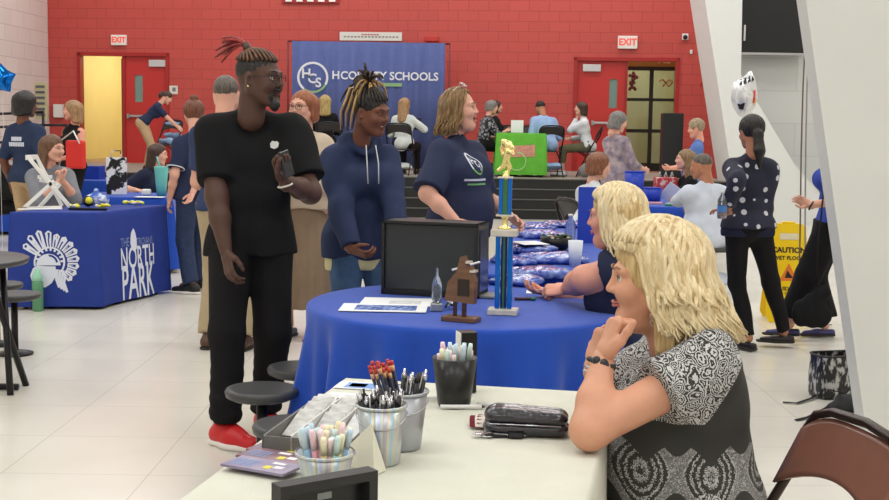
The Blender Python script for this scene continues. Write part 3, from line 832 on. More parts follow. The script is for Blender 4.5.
# platform footprint follows the back wall so that it never passes through it
x0, x1 = cl.x+.02, 4.72
bm_.prism([(x0, YS+.06), (x1, YS+.06), (x1, WC.y-.01+math.tan(WA)*x1), (x0, WC.y-.01+math.tan(WA)*x0)], 0, STG-.002)
struct('floor_platform', bm_, m_carpet)
sk_ = MB()
for i in range(4):
    z0 = i*.17; sk_.box(((x0+x1)/2, YS+.03, z0+.075), (x1-x0, .05, .148))
o = struct('trim_1', sk_, mat('black_riser', rgb(26, 27, 27), rough=.5))
sk_ = MB()
for i in range(4): sk_.box(((x0+x1)/2, YS+.02, (i+1)*.17-.011), (x1-x0, .10, .019), bev=.003)
struct('trim_2', sk_, mat('grey_nosing', rgb(92, 92, 88), rough=.4))

# tapered white columns on the right
def tapered(name, Y, dY, pts, m):
    b = MB(); n = len(pts); vs = [(x, Y, z) for x, z in pts]+[(x, Y+dY, z) for x, z in pts]
    b.add(vs, [list(range(n)), [n+i for i in range(n)][::-1]]+[[i, n+i, n+(i+1) % n, (i+1) % n] for i in range(n)])
    return struct(name, b, m)
p0 = P(705, 0, 19.4); p1 = P(731, 170, 19.4); sl = (p1.x-p0.x)/(p1.z-p0.z)
ex = lambda z: p0.x+sl*(z-p0.z)
q2 = P(741, 75, 19.4); q3 = P(795, 165, 19.4)
tapered('wall_column', 19.4, 1.1, [(ex(0), 0), (q3.x+.9, 0), (q3.x, q3.z), (q2.x, q2.z), (q2.x-.1, 6.8), (ex(6.8), 6.8)], mat('white_column_paint', rgb(222, 224, 222), rough=.5))
p0 = P(806, 0, 5.0); p1 = P(866, 430, 5.0); sl2 = (p1.x-p0.x)/(p1.z-p0.z)
ex2 = lambda z: p0.x+sl2*(z-p0.z)
tapered('wall_pier', 5.0, .13, [(ex2(0), 0), (3.4, 0), (3.4, 6.8), (ex2(6.8), 6.8)], m_panel)

# railing at the far left of the platform
def rail_pt(px, py): return P(px, py, YS+.15)
rg = empty('guard_rail', (rail_pt(43, 150).x, YS+.15, STG), 0, 'black metal guard rail on the platform in front of the white side wall', 'railing')
o3 = Vector(rg.location)
bb = MB()
for y0 in (112, 125, 140):
    bb.tube([rail_pt(43, y0)-o3, rail_pt(43, y0)-o3+Vector((-1.5, -1.2, -.12))], .022)
bb.tube([rail_pt(43, 125)-o3, rail_pt(66, 125)-o3], .02)
bb.build('rail', m_blackmetal, rg)
for px in (43, 66): part('post', m_blackmetal, rg, lambda b: b.tube([(rail_pt(px, 111 if px == 43 else 124).x-o3.x, 0, 0), (rail_pt(px, 111).x-o3.x, 0, (rail_pt(px, 111 if px == 43 else 124).z-STG))], .024))

# ---------------------------------------------------------------- lighting
m_lamp = mat('lamp_diffuser', (1, 1, 1), emit=2.5)
k = 0
for ix, x in enumerate((-6, -2, 2, 6)):
    for iy, y in enumerate((-2.5, 2.5, 7.5, 12.5, 17.5, 22)):
        r = empty('ceiling_light', (x, y, 6.68), 0, 'white rectangular high bay light hanging under the ceiling', 'ceiling light', 'ceiling lights over the hall')
        part('housing', m_white, r, lambda b: b.box((0, 0, .06), (1.3, .7, .08), bev=.01)); part('diffuser', m_lamp, r, lambda b: b.box((0, 0, 0), (1.2, .6, .03)))
        ld = bpy.data.lights.new('high_bay_lamp', 'AREA'); ld.shape = 'RECTANGLE'; ld.size = 2.2; ld.size_y = 1.6; ld.energy = 95; ld.color = (1, .99, .97)
        lo = bpy.data.objects.new('high_bay_lamp', ld); COL.objects.link(lo); lo.location = (x, y, 6.6)
w = bpy.data.worlds.new('world'); S.world = w; w.use_nodes = True
w.node_tree.nodes['Background'].inputs[0].default_value = (.9, .95, 1, 1); w.node_tree.nodes['Background'].inputs[1].default_value = .6
S.view_settings.view_transform = 'Standard'; S.view_settings.look = 'None'; S.view_settings.gamma = 1; S.view_settings.use_curve_mapping = False
S.view_settings.exposure = -0.33
S.cycles.use_denoising = True
try: S.cycles.denoiser = 'OPENIMAGEDENOISE'
except Exception: pass
S.cycles.max_bounces = 6; S.cycles.diffuse_bounces = 4; S.cycles.transmission_bounces = 6; S.cycles.caustics_reflective = False; S.cycles.caustics_refractive = False
# ---------------------------------------------------------------- tables
def table_cloth(name, poly, z, drop, m, label, group=None, cat='tablecloth', amp=.018, nf=5.0, flare=.03, seed=0, r=.02, round_corner=.02):
    """poly: footprint corners (counter-clockwise); cloth lies on top and hangs with soft folds"""
    rr = random.Random(seed); c = sum((Vector((p[0], p[1])) for p in poly), Vector((0, 0)))/len(poly)
    pts = []; n = len(poly)
    for i in range(n):
        a = Vector(poly[i][:2]); b = Vector(poly[(i+1) % n][:2]); L = (b-a).length; k = max(6, int(L/.025))
        nrm = Vector(((b-a).y, -(b-a).x)).normalized()
        if (a-c).dot(nrm) < 0: nrm = -nrm
        for j in range(k):
            t = j/k; p = a.lerp(b, t); dist = min(t, 1-t)*L
            pr = a if t < .5 else b
            w = max(0, 1-dist/.10); nn = (nrm*(1-w*.5)+(pr-c).normalized()*w*.6).normalized()
            pts.append((p, nn, dist))
    N = len(pts); s = 0; ss = []
    for i in range(N): ss.append(s); s += (pts[(i+1) % N][0]-pts[i][0]).length
    rings = [(-.006, z), (0.0, z-.003), (.006, z-.012)]
    K = max(6, int(drop/.05))
    V = [(c.x, c.y, z)]; 
    for sc in (.5, .9):
        for p, nn, d in pts: q = c+(p-c)*sc; V.append((q.x, q.y, z))
    def ring(off, zz, t):
        for i, (p, nn, d) in enumerate(pts):
            u = ss[i]; w = amp*t*(math.sin(u*2*PI*nf+1.3*math.sin(u*5+seed))+.5*math.sin(u*2*PI*nf*1.9+seed)) + flare*t*(1 + 1.2*max(0, 1-d/.08))
            q = p+nn*(off+w+amp*t*.6); V.append((q.x, q.y, zz))
    for o_, zz in rings: ring(o_, zz, 0)
    for i in range(1, K+1):
        t = i/K; ring(.008, z-.012-(drop-.012)*t, t**.8)
    R = 2+len(rings)+K; F = []
    for i in range(N): F.append([0, 1+i, 1+(i+1) % N])
    for q in range(R-1):
        for i in range(N): a = 1+q*N; F.append([a+i, a+N+i, a+N+(i+1) % N, a+(i+1) % N])
    b = MB(); b.V = [(x-c.x, y-c.y, zz-z) for x, y, zz in V]; b.F = F; b.M = [0]*len(F); b.T = [1]*len(V); b.sm = [True]*len(F)
    o = b.build(name, m, loc=(c.x, c.y, z+.004)); 
    bm = bmesh.new(); bm.from_mesh(o.data); bmesh.ops.recalc_face_normals(bm, faces=bm.faces); bm.to_mesh(o.data); bm.free()
    return tag(o, label, cat, group)
def table_under(name, poly, z, label, group=None, rnd_=None):
    c = sum((Vector((p[0], p[1])) for p in poly), Vector((0, 0)))/len(poly)
    r = empty(name, (c.x, c.y, 0), 0, label, 'table', group)
    pl = [((p[0]-c.x)*.985, (p[1]-c.y)*.985) for p in poly]
    part('tabletop', mat('table_laminate', rgb(120, 118, 112), rough=.5), r, lambda b: b.prism(pl, z-.035, z-.002))
    for p in (pl if len(pl) <= 6 else pl[::len(pl)//4][:4]):
        part('leg', m_blackmetal, r, lambda b: b.tube([(p[0]*.85, p[1]*.85, 0), (p[0]*.85, p[1]*.85, z-.035)], .016))
    return r
BLUE = (24, 62, 168)
m_bluecloth = cloth('royal_blue_cloth', 26, 72, 176, var=.05, sheen=.2, rough=.7)
m_bluecloth2 = cloth('printed_blue_cloth', 40, 60, 140, var=.05, rough=.7)
m_creamcloth = cloth('cream_cloth', 214, 214, 200, var=.03, rough=.75)
TZ = .74
# white table in front
c0 = Hh(345, 379, TZ); c1 = Hh(180, 500, TZ); dl = (c1-c0).normalized(); dw = Vector((-dl.y, dl.x, 0))
if dw.x < 0: dw = -dw
WL = 1.75; Ww = .76
wt = [c0, c0+dl*WL, c0+dl*WL+dw*Ww, c0+dw*Ww]
table_under('folding_table', wt, TZ, 'rectangular folding table under the cream cloth in the foreground')
table_cloth('tablecloth', wt, TZ, .60, m_creamcloth, 'cream white cloth draped over the table in the foreground', amp=.008, nf=3, flare=.012, seed=2)
WANG = math.atan2(dl.y, dl.x)-(-PI/2)       # turn of that table
# round table
fr = Hh(474, 331.5, TZ); RC = Vector((P(470, 300, fr.y+.68).x, fr.y+.68, 0)); RR = .665
ring_ = [(RC.x+RR*math.cos(a), RC.y+RR*math.sin(a)) for a in np.linspace(0, 2*PI, 73)[:-1]]
table_under('round_table', ring_, TZ, 'round table under the long royal blue cloth')
b = MB(); N = 240; V = [(0, 0, 0)]; prof = [(.5, 0), (.93, 0), (.985, -.001), (1.0, -.006), (1.008, -.02)]
rows = [[(RR*f*math.cos(a), RR*f*math.sin(a), z) for a in np.linspace(0, 2*PI, N+1)[:-1]] for f, z in prof]
for i in range(1, 16):
    t = i/15; row = []
    for a in np.linspace(0, 2*PI, N+1)[:-1]:
        w = .055*(math.sin(15*a+1.1*math.sin(3*a)+.6)+.45*math.sin(31*a+2*math.sin(2*a)))*min(1, t*1.6)
        row.append(((RR*1.008+.028*t+w)*math.cos(a), (RR*1.008+.028*t+w)*math.sin(a), -.02-.70*t))
    rows.append(row)
for rw in rows: V += rw
F = [[0, 1+i, 1+(i+1) % N] for i in range(N)]+[[1+q*N+i, 1+(q+1)*N+i, 1+(q+1)*N+(i+1) % N, 1+q*N+(i+1) % N] for q in range(len(rows)-1) for i in range(N)]
b.add(V, F, smooth=True); tag(b.build('tablecloth', m_bluecloth, loc=(RC.x, RC.y, TZ+.004)), 'long royal blue cloth draped in folds over the round table', 'tablecloth')
# long merchandise table behind it
a0 = Hh(527, 222, TZ); a1 = Hh(487, 263, TZ); dm = (a1-a0).normalized(); dn = Vector((-dm.y, dm.x, 0)); dn = dn if dn.x > 0 else -dn
mt = [a0, a0+dm*3.55, a0+dm*3.55+dn*.76, a0+dn*.76]
table_under('folding_table', mt, TZ, 'long table with blue merchandise behind the round table')
table_cloth('tablecloth', mt, TZ, .70, m_bluecloth, 'bright blue cloth over the long merchandise table', amp=.012, nf=3, seed=5)
# table on the right in the middle distance
rt = [(1.45, 11.7), (2.42, 11.55), (2.7, 13.5), (1.75, 13.65)]
table_under('folding_table', rt, TZ, 'table in front of the man in the white shirt')
table_cloth('tablecloth', rt, TZ, .35, m_bluecloth, 'blue cloth over the table by the man in the white shirt', amp=.01, nf=3, seed=6)
# school table on the left
nA = Hh(97, 213, .76); nB = Hh(166, 205.5, .76); nD = Hh(10, 212.5, .76); nB.y = max(nB.y, nA.y+.9)
nt_ = [nA, nB, nB+nD-nA, nD]
table_under('folding_table', nt_, .76, 'table under the printed school cloth on the left')
school_cloth = table_cloth('tablecloth', nt_, .76, .74, m_bluecloth2, 'blue tablecloth printed NORTH PARK with a plumed helmet head', amp=.007, nf=2.2, flare=.02, seed=1)
t6 = [(-3.45, 12.35), (-2.75, 12.3), (-2.62, 13.0), (-3.3, 13.05)]
t6 = [P(92, 200, 11.8), P(172, 200, 11.8), P(174, 200, 12.65), P(98, 200, 12.65)]
table_under('folding_table', t6, TZ, 'table between the two seated women on the left')
table_cloth('tablecloth', t6, TZ, .70, m_bluecloth, 'blue cloth on the table that holds the teal tumbler', amp=.01, nf=3, seed=8)
t7 = [P(72, 180, 15.2), P(122, 180, 15.2), P(124, 180, 16.3), P(74, 180, 16.3)]
table_under('folding_table', t7, TZ, 'table near the far left doorway')
table_cloth('tablecloth', t7, TZ, .70, m_bluecloth, 'blue cloth on the table nearest the left doorway', amp=.01, nf=3, seed=9)
t8 = [P(-70, 180, 15.6), P(16, 180, 15.6), P(15, 180, 16.6), P(-70, 180, 16.6)]
table_under('folding_table', t8, TZ, 'table cut off by the left edge of the picture')
table_cloth('tablecloth', t8, TZ, .70, m_bluecloth, 'blue cloth on the table cut off at the left edge', amp=.01, nf=3, seed=10)

# ---- printing on the school cloth
m_print = mat('white_print', rgb(214, 218, 232), rough=.7)
m_print2 = mat('pale_blue_print', rgb(120, 135, 190), rough=.7)
def cloth_print(mb, o, direction, name, mats): return project(mb, o, direction, mats, name, o, off=.004)
def loc_to(o, v): return Vector(v)-Vector(o.location)
fA = loc_to(school_cloth, nA); fB = loc_to(school_cloth, nB); fD = loc_to(school_cloth, nD)
# right face: words
ex_ = (fB-fA); ex_.z = 0; Lr = ex_.length; ex_.normalize(); nr_ = Vector((ex_.y, -ex_.x, 0))
def onface(o, x_, u, z): return frame(o+x_*u+Vector((0, 0, z)), x_, Vector((0, 0, 1)))
def face_uv(o, x_, px, py, sch):      # where a pixel hits the face plane
    ow = o+Vector(school_cloth.location); nn = Vector((x_.y, -x_.x, 0)); d = ray(px, py); t = (ow-CAM).dot(nn)/d.dot(nn); q = CAM+d*t-ow
    return q.dot(x_), q.z
def at_face(o, x_, px, py): u, z = face_uv(o, x_, px, py, None); return onface(o, x_, u, z)
def txt_on(word, pxl, pxr, pyt, pyb, bold=.004):
    ul, zt = face_uv(fA, ex_, pxl, pyt, 0); ur, zb = face_uv(fA, ex_, pxr, pyb, 0); cu, cz = (ul+ur)/2, (zt+zb)/2
    mb = flat_text(word, 1, Matrix.Identity(4), bold=bold, cuts=.08)
    xs = [v[0] for v in mb.V]; ys = [v[1] for v in mb.V]; w = max(xs)-min(xs); h = max(ys)-min(ys); mx = (max(xs)+min(xs))/2; my = (max(ys)+min(ys))/2
    M = onface(fA, ex_, cu, cz); k1 = (ur-ul)/w; k2 = (zt-zb)/h
    mb.V = [tuple(M @ Vector(((v[0]-mx)*k1, (v[1]-my)*k2, 0))) for v in mb.V]; return mb
mb = txt_on('NORTH', 118.5, 151.5, 248, 264, bold=.012); b2 = txt_on('PARK', 119.5, 151, 266, 293, bold=.014); mb.add(b2.V, b2.F)
b2 = txt_on('THE', 118.5, 127, 238.5, 246); mb.add(b2.V, b2.F, 1); b2 = txt_on('TROJANS', 134, 150, 238, 245); mb.add(b2.V, b2.F, 1)
# small helmet head over the O
M = at_face(fA, ex_, 131, 243)
def blob(mb, pts, M, mi=0):
    n = len(pts); c = (sum(p[0] for p in pts)/n, sum(p[1] for p in pts)/n)
    mb.add([(c[0], c[1], 0)]+[(x, y, 0) for x, y in pts], [[0, 1+i, 1+(i+1) % n] for i in range(n)], mi, M)
def sub_blob(mb, pts, M, mi=0):
    out = []
    for i in range(len(pts)):
        a = pts[i]; c = pts[(i+1) % len(pts)]; k = max(1, int(math.hypot(a[0]-c[0], a[1]-c[1])/.03))
        out += [(a[0]+(c[0]-a[0])*j/k, a[1]+(c[1]-a[1])*j/k) for j in range(k)]
    blob(mb, out, M, mi)
k = .052
sub_blob(mb, [(-.6*k, 1.7*k), (.1*k, 2.4*k), (.6*k, 1.6*k), (.9*k, .6*k), (.9*k, -.8*k), (.3*k, -1.5*k), (-.5*k, -1.0*k), (-.9*k, 0), (-.8*k, .8*k)], M)
cloth_print(mb, school_cloth, -nr_, 'printed_words', [m_print, m_print2])
# left face: plumed helmet head in outline
ex_l = (fA-fD); ex_l.z = 0; ex_l.normalize(); nl_ = Vector((ex_l.y, -ex_l.x, 0))
fo = fD; 
def L2(px, py): u, z = face_uv(fo, ex_l, px, py, 0); return (u, z)
FM = onface(fo, ex_l, 0, 0); mb = MB()
def Lp(pts, mi=0): blob(mb, [L2(*p) for p in pts], FM, mi)
def stroke(pts, w, mi=0):
    q = [Vector(L2(*p)) for p in pts]; vs = []
    for i in range(len(q)):
        a = q[max(0, i-1)]; c = q[min(len(q)-1, i+1)]; d = (c-a).normalized(); nn = Vector((-d.y, d.x))*w/2; vs += [(*(q[i]+nn), 0), (*(q[i]-nn), 0)]
    mb.add(vs, [[2*i, 2*i+1, 2*i+3, 2*i+2] for i in range(len(q)-1)], mi, FM)
def arc(cx, cy, r, a0, a1, n=12, ry=None): return [(cx+r*math.cos(math.radians(a0+(a1-a0)*i/n)), cy-(ry or r)*math.sin(math.radians(a0+(a1-a0)*i/n))) for i in range(n+1)]
# plume feathers: rounded loops fanning from the crest
for i in range(12):
    a = 146-i*17.2; ca, sa = math.cos(math.radians(a)), -math.sin(math.radians(a))
    r0, r1 = 15.5, 27+(5 if i in (1, 2) else 2.5 if i < 4 else 0)-(.6*(i-6) if i > 6 else 0); cx, cy = 50+.3*i, 262-.0*i
    p = (cx+ca*r0, cy+sa*r0); q = (cx+ca*r1, cy+sa*r1); w = 3.3; nx, ny = -sa*w, ca*w
    loop = [(p[0]+nx*.6, p[1]+ny*.6), (q[0]+nx, q[1]+ny), (q[0]+ca*2.4, q[1]+sa*2.4), (q[0]-nx, q[1]-ny), (p[0]-nx*.6, p[1]-ny*.6)]
    Lp(loop, 0); Lp([(p[0]+nx*.15, p[1]+ny*.15), (q[0]+nx*.45, q[1]+ny*.45), (q[0]-nx*.45, q[1]-ny*.45), (p[0]-nx*.15, p[1]-ny*.15)], 1)
# swept front of the plume

# helmet bands
Lp(arc(49, 265, 12.2, 180, 0, 16, 11.5), 0); stroke(arc(49.5, 263.5, 8.2, 170, 10, 14), .016, 1); stroke(arc(50, 262, 14.8, 195, -50, 20), .014)
for i in range(9):
    a = 165-i*20; stroke([(50+11.0*math.cos(math.radians(a)), 262-11.5*math.sin(math.radians(a))), (50+14.5*math.cos(math.radians(a)), 262-14.5*math.sin(math.radians(a)))], .016)
# face, cheek guard
Lp([(33.5, 268), (38, 265), (47, 266), (56, 266), (57, 275), (52, 283), (46, 287), (38, 286), (33, 281), (31, 275)], 0)
stroke([(37, 270), (41, 269), (45, 271)], .016, 1); stroke([(34, 277), (39, 279), (44, 279)], .016, 1); stroke([(36, 272), (34.5, 275.5)], .012, 1); stroke([(50, 270), (48, 277), (51, 283)], .016, 1)
for k in range(4): stroke([(58+k*3, 269+k*.5), (57+k*2.5, 279+k*1), (60+k*2.6, 287+k*1.6)], .020)
cloth_print(mb, school_cloth, -nl_, 'printed_emblem', [m_print, m_bluecloth2])

# ---------------------------------------------------------------- stools
m_stool = plastic('dark_grey_stool', 62, 63, 64, rough=.45)
def stool(px, py, z, label, group=None, r=.145, tilt=0):
    q = Hh(px, py, z); s = empty('stool', (q.x, q.y, 0), 0, label, 'stool', group)
    part('seat', m_stool, s, lambda b: b.lathe([(.03, z-.045), (r*.8, z-.042), (r*.97, z-.03), (r, z-.012), (r*.96, z-.001), (r*.8, z), (.01, z)], n=40))
    part('pole', m_blackmetal, s, lambda b: b.tube([(0, 0, .03), (0, 0, z-.04)], .022))
    part('foot', m_blackmetal, s, lambda b: b.lathe([(.11, 0), (.11, .012), (.03, .03)], n=24))
    return s
stool(262, 388, .43, 'round dark grey stool in front of the man with red shoes')
stool(301, 366, .43, 'round dark grey stool half hidden by the blue round cloth')
stool(294, 423, .43, 'round dark grey stool nearest the cream table, in front of the red shoe')
stool(14, 293, .39, 'round dark stool nearest the left edge of the picture', r=.165)
stool(-4, 283, .41, 'round dark stool just behind the nearest one at the left edge', r=.17)
q = Hh(-62, 258, .72); r = empty('cafeteria_table', (q.x, q.y, 0), 0, 'dark framed cafeteria table cut off by the left edge', 'table')
part('tabletop', m_stool, r, lambda b: b.lathe([(.46, -.03+.72), (.47, .715), (.46, .72)], n=40))
for a in (-1, 1): part('leg', m_blackmetal, r, lambda b: b.tube([(.42, a*.12, .0), (.30, -a*.12, .70)], .018))
part('crossbar', m_blackmetal, r, lambda b: b.tube([(-.2, 0, .02), (.42, 0, .02)], .018))

# green bottle on the floor
q = Hh(38, 311, 0); r = empty('water_bottle', q, 0, 'translucent green water bottle standing on the floor by the printed cloth', 'bottle')
part('bottle_body', mat('green_bottle', rgb(120, 190, 140), rough=.15, trans=.5), r, lambda b: b.lathe([(.038, 0), (.043, .01), (.043, .22), (.036, .235)], n=24))
part('lid', plastic('pale_green_lid', 150, 205, 175), r, lambda b: b.lathe([(.038, .236), (.040, .27), (.024, .30), (.018, .325), (.008, .33)], n=20))

# ---------------------------------------------------------------- wall and platform objects
def exit_sign(px0, px1, py0, py1, label):
    u0, z1 = Wp(px0, py0); u1, z0 = Wp(px1, py1)
    r = empty('exit_sign', Wm((u0+u1)/2, (z0+z1)/2, -.04), WA, label, 'exit sign')
    part('housing', mat('sign_white', rgb(240, 236, 228), rough=.5), r, lambda b: b.box((0, 0, 0), (u1-u0, .06, z1-z0), bev=.008))
    tm = text_mb('EXIT', (z1-z0)*.72, Matrix.Translation((0, -.034, 0)) @ Matrix.Rotation(PI/2, 4, 'X'), bold=.006, xs=.95)
    tm.build('lettering', mat('exit_red', rgb(236, 96, 84), rough=.5, emit=.4), r)
exit_sign(112, 127.5, 35, 45.5, 'EXIT sign on the red wall above the left doors')
exit_sign(618, 637, 36, 49, 'EXIT sign on the red wall above the right doors')
def wbox(name, px, py, w, h, d, m, label, cat):
    u, z = Wp(px, py); o = part(name, m, None, lambda b: b.box((0, 0, 0), (w, d, h), bev=.01)); o.location = Wm(u, z, -d/2-.002); o.rotation_euler = (0, 0, WA); return tag(o, label, cat)
m_sign = mat('off_white_sign', rgb(226, 224, 216), rough=.6)
r = empty('wall_sign', Wm(Wp(174, 90)[0], Wp(174, 90)[1], -.02), WA, 'small square white sign on the red wall right of the left doors', 'sign')
part('board', m_sign, r, lambda b: b.box((0, 0, 0), (.17, .02, .17))); part('pictogram', mat('sign_grey', rgb(120, 120, 120)), r, lambda b: b.box((.01, -.011, .01), (.07, .004, .08)))
wbox('towel_dispenser', 60, 111, .19, .27, .12, m_white, 'white wall dispenser on the red wall left of the left doors', 'dispenser')
r = empty('security_camera', Wm(Wp(685, 37)[0], Wp(685, 37)[1], 0), WA, 'small white dome camera high on the red wall', 'security camera')
part('mount', m_white, r, lambda b: b.box((0, -.03, 0), (.12, .06, .12), bev=.01)); part('dome', m_black, r, lambda b: b.sphere((0, -.07, -.01), .045))
wbox('wall_sensor', 691, 52, .05, .08, .04, m_sign, 'tiny pale sensor on the red wall beneath the dome camera', 'sensor')
wbox('alarm_plate', 432, 39, .28, .1, .05, m_reddoor, 'red plate on the red wall above the right end of the banner', 'alarm')
wbox('wall_switch', 702, 84, .06, .08, .02, m_redframe, 'dull red plate on the red wall near the white column', 'switch')
u, z = Wp(311, 1); r = empty('wall_vent', Wm(u, z+.12, -.03), WA, 'white slotted vent at the top of the red wall', 'vent')
part('frame', m_redframe, r, lambda b: b.box((0, .0, 0), (1.15, .04, .34)))
for k in range(5): part('slot', mat('vent_white', rgb(246, 244, 240), rough=.4), r, lambda b: b.box((-.44+k*.22, -.03, -.01), (.13, .03, .26)))
# grey chart with slots on the white side wall
q0 = P(41, 101, 22.9); r = empty('wall_rack', q0, -.1, 'tall pale rack with dark slots on the white wall left of the red wall', 'rack')
part('board', mat('rack_board', rgb(196, 190, 150), rough=.6), r, lambda b: b.box((0, 0, 0), (.25, .04, .70)))
for k in range(6): part('slot', mat('rack_dark', rgb(92, 92, 100), rough=.5), r, lambda b: b.box((.0, -.03, .27-k*.105), (.17, .02, .045)))

# HCS banner in its pole frame
yb = 22.8
def Bp(px, py): return P(px, py, yb)
bl = Bp(292, 41); br_ = Bp(445.5, 42); bb_ = 1.0
r = empty('backdrop_banner', (Bp(368, 100).x, yb, STG), 0, 'large blue cloth backdrop lettered HCS and COUNTY SCHOOLS on a pole frame', 'banner')
ro = Vector(r.location); n = 90; V = []; F = []
for i in range(n+1):
    t = i/n; x = bl.x+(br_.x-bl.x)*t-ro.x; yy = .018*math.sin(t*75)+.012*math.sin(t*31+1); V += [(x, yy, bl.z-ro.z), (x, yy*1.6, .03)]
F = [[2*i+1, 2*i+3, 2*i+2, 2*i] for i in range(n)]
b = MB(); b.add(V, F, smooth=True); ban = b.build('banner_cloth', cloth('banner_blue', 84, 96, 146, var=.05), r)
md = ban.modifiers.new('thick', 'SOLIDIFY'); md.thickness = .004
pl_, pr_ = Bp(287.5, 41), Bp(450, 42)
pf = mat('banner_pole', rgb(118, 40, 42), rough=.4)
for x in (pl_.x, pr_.x):
    part('pole', pf, r, lambda b: b.tube([(x-ro.x, .06, 0), (x-ro.x, .06, pl_.z-ro.z)], .018)); part('base', pf, r, lambda b: b.box((x-ro.x, .06, .006), (.3, .5, .012)))
part('top_bar', pf, r, lambda b: b.tube([(pl_.x-ro.x, .06, pl_.z-ro.z), (pr_.x-ro.x, .06, pl_.z-ro.z)], .018))
def BM(px, py): q = Bp(px, py)-ro; return Matrix.Translation((q.x, -.04, q.z)) @ Matrix.Rotation(PI/2, 4, 'X')
m_let = mat('banner_white', rgb(228, 230, 238), rough=.7); m_grn = mat('banner_green', rgb(140, 178, 130), rough=.7)
s = sY(yb); mb = MB(); ring_flat(mb, (0, 0), 13.2/s, 15.4/s, BM(313, 77.5), n=60, a0=-.5, a1=PI+.9); ring_flat(mb, (0, 0), 13.2/s, 15.4/s, BM(313, 77.5), mi=1, n=30, a0=PI+.9, a1=2*PI-.5)
for ch, x, y in (('H', 306.5, 74), ('C', 312.5, 79), ('S', 318.5, 83)): text_mb(ch, 13/s, BM(x, y), 0, mb=mb, bold=.006)
text_mb('COUNTY SCHOOLS', 11/s, BM(389.5, 76.5), 0, mb=mb, bold=.005, xs=.98); text_mb('H', 11/s, BM(336, 75.5), 0, mb=mb, bold=.005)
text_mb('HARRIS', 11/s, BM(350, 76), 0, mb=MB()) if False else None
text_mb('EDUCATION', 5.2/s, BM(391, 85), 0, mi=1, mb=mb, bold=.003, xs=1.0) if False else mb.box((0, 0, 0), (21/s, 3.4/s, .001), 1, BM(391.5, 84.8))
mb.build('lettering', [m_let, m_grn], r)
# white sign above the banner
u0, z1 = Wp(340, 32); u1, z0 = Wp(402, 41); r = empty('wall_banner_sign', Wm((u0+u1)/2, (z0+z1)/2, -.02), WA, 'long white paper sign on the red wall above the blue banner', 'sign')
part('board', m_sign, r, lambda b: b.box((0, 0, 0), (u1-u0, .02, z1-z0)))
mb = MB(); 
for k in range(16): mb.box((-.52+k*.07, -.011, -.01+.0*k), (.05, .002, .030), 0); 
for k in range(6): mb.box((-.16+k*.06, -.0115, .035), (.05, .002, .028), 1)
mb.build('small_print', [mat('print_grey', rgb(150, 145, 140)), mat('print_red', rgb(190, 120, 112))], r)

# big black loudspeaker in front of the right doors
q = P(672, 172, 21.0); r = empty('loudspeaker', (q.x, 21.0, STG), 0, 'tall black loudspeaker cabinet standing before the glass door', 'loudspeaker')
hh = P(672, 113, 21.0).z-STG
part('cabinet', plastic('speaker_black', 38, 40, 40, rough=.6), r, lambda b: b.box((0, .15, hh/2), (20/sY(21), .3, hh), bev=.015)); part('grille', mat('speaker_grille', rgb(46, 48, 48), rough=.9, bump=.5, bscale=200), r, lambda b: b.box((0, -.004, hh/2), (18/sY(21), .01, hh*.94)))
# wreath and ribbon beyond the right doorway
def wref(px, py, off): u, z = Wp(px, py, off); return Wm(u, z, off)
o = MB(); 
for k in range(26): a = rnd.random()*6.28; rr = rnd.random(); o.sphere((.09*rr*math.cos(a), rnd.uniform(-.03, .03), .22*rr*math.sin(a)-.02), .035, n=8)
o = o.build('garland', mat('dark_red_garland', rgb(95, 22, 24), rough=.6, var=.3)); o.location = wref(633, 79, -.06); tag(o, 'dark red garland bunch on the frame of the right doorway', 'garland')
o = MB().tube([(-.14, 0, .03), (-.07, -.01, .07), (0, 0, .0), (.07, -.01, .07), (.14, 0, .02), (.06, 0, -.07), (0, 0, -.0), (-.06, 0, -.07)], .028, flat=.5).build('ribbon', mat('ribbon_red', rgb(180, 36, 36), rough=.4)); o.location = wref(666, 83, .93); tag(o, 'red ribbon bow hung inside the glazed door', 'ribbon')
o = part('orange_notice', mat('orange_paper', rgb(236, 140, 90)), None, lambda b: b.box((0, 0, 0), (.16, .01, .36))); o.location = wref(102, 83, 5.395); o.rotation_euler[2] = WA; tag(o, 'orange paper notice on the cream hallway wall', 'notice')
o = part('hallway_picture', mat('hall_frame', rgb(140, 118, 70), rough=.6), None, lambda b: b.box((0, 0, 0), (.14, .02, .8))); o.location = wref(109, 104, 5.36); o.rotation_euler[2] = WA; tag(o, 'narrow brown panel on the cream hallway wall', 'panel')

# black scoreboard on the alcove wall
qa = P(741, 52, 20.2); qb = P(812, -60, 20.2); r = empty('scoreboard', ((qa.x+qb.x)/2, 20.35, (qa.z+qb.z)/2), 0, 'big black scoreboard high on the pale wall at the right', 'scoreboard')
part('cabinet', plastic('scoreboard_black', 30, 31, 31, rough=.6), r, lambda b: b.box((0, 0, 0), (qb.x-qa.x, .2, qb.z-qa.z), bev=.01)); part('bottom_rail', m_steel, r, lambda b: b.box((0, 0, -(qb.z-qa.z)/2-.02), (qb.x-qa.x, .22, .04)))
part('nameplate', m_sign, r, lambda b: b.box((-(qb.x-qa.x)/2+.06, -.105, -(qb.z-qa.z)/2+.32), (.03, .004, .26)))

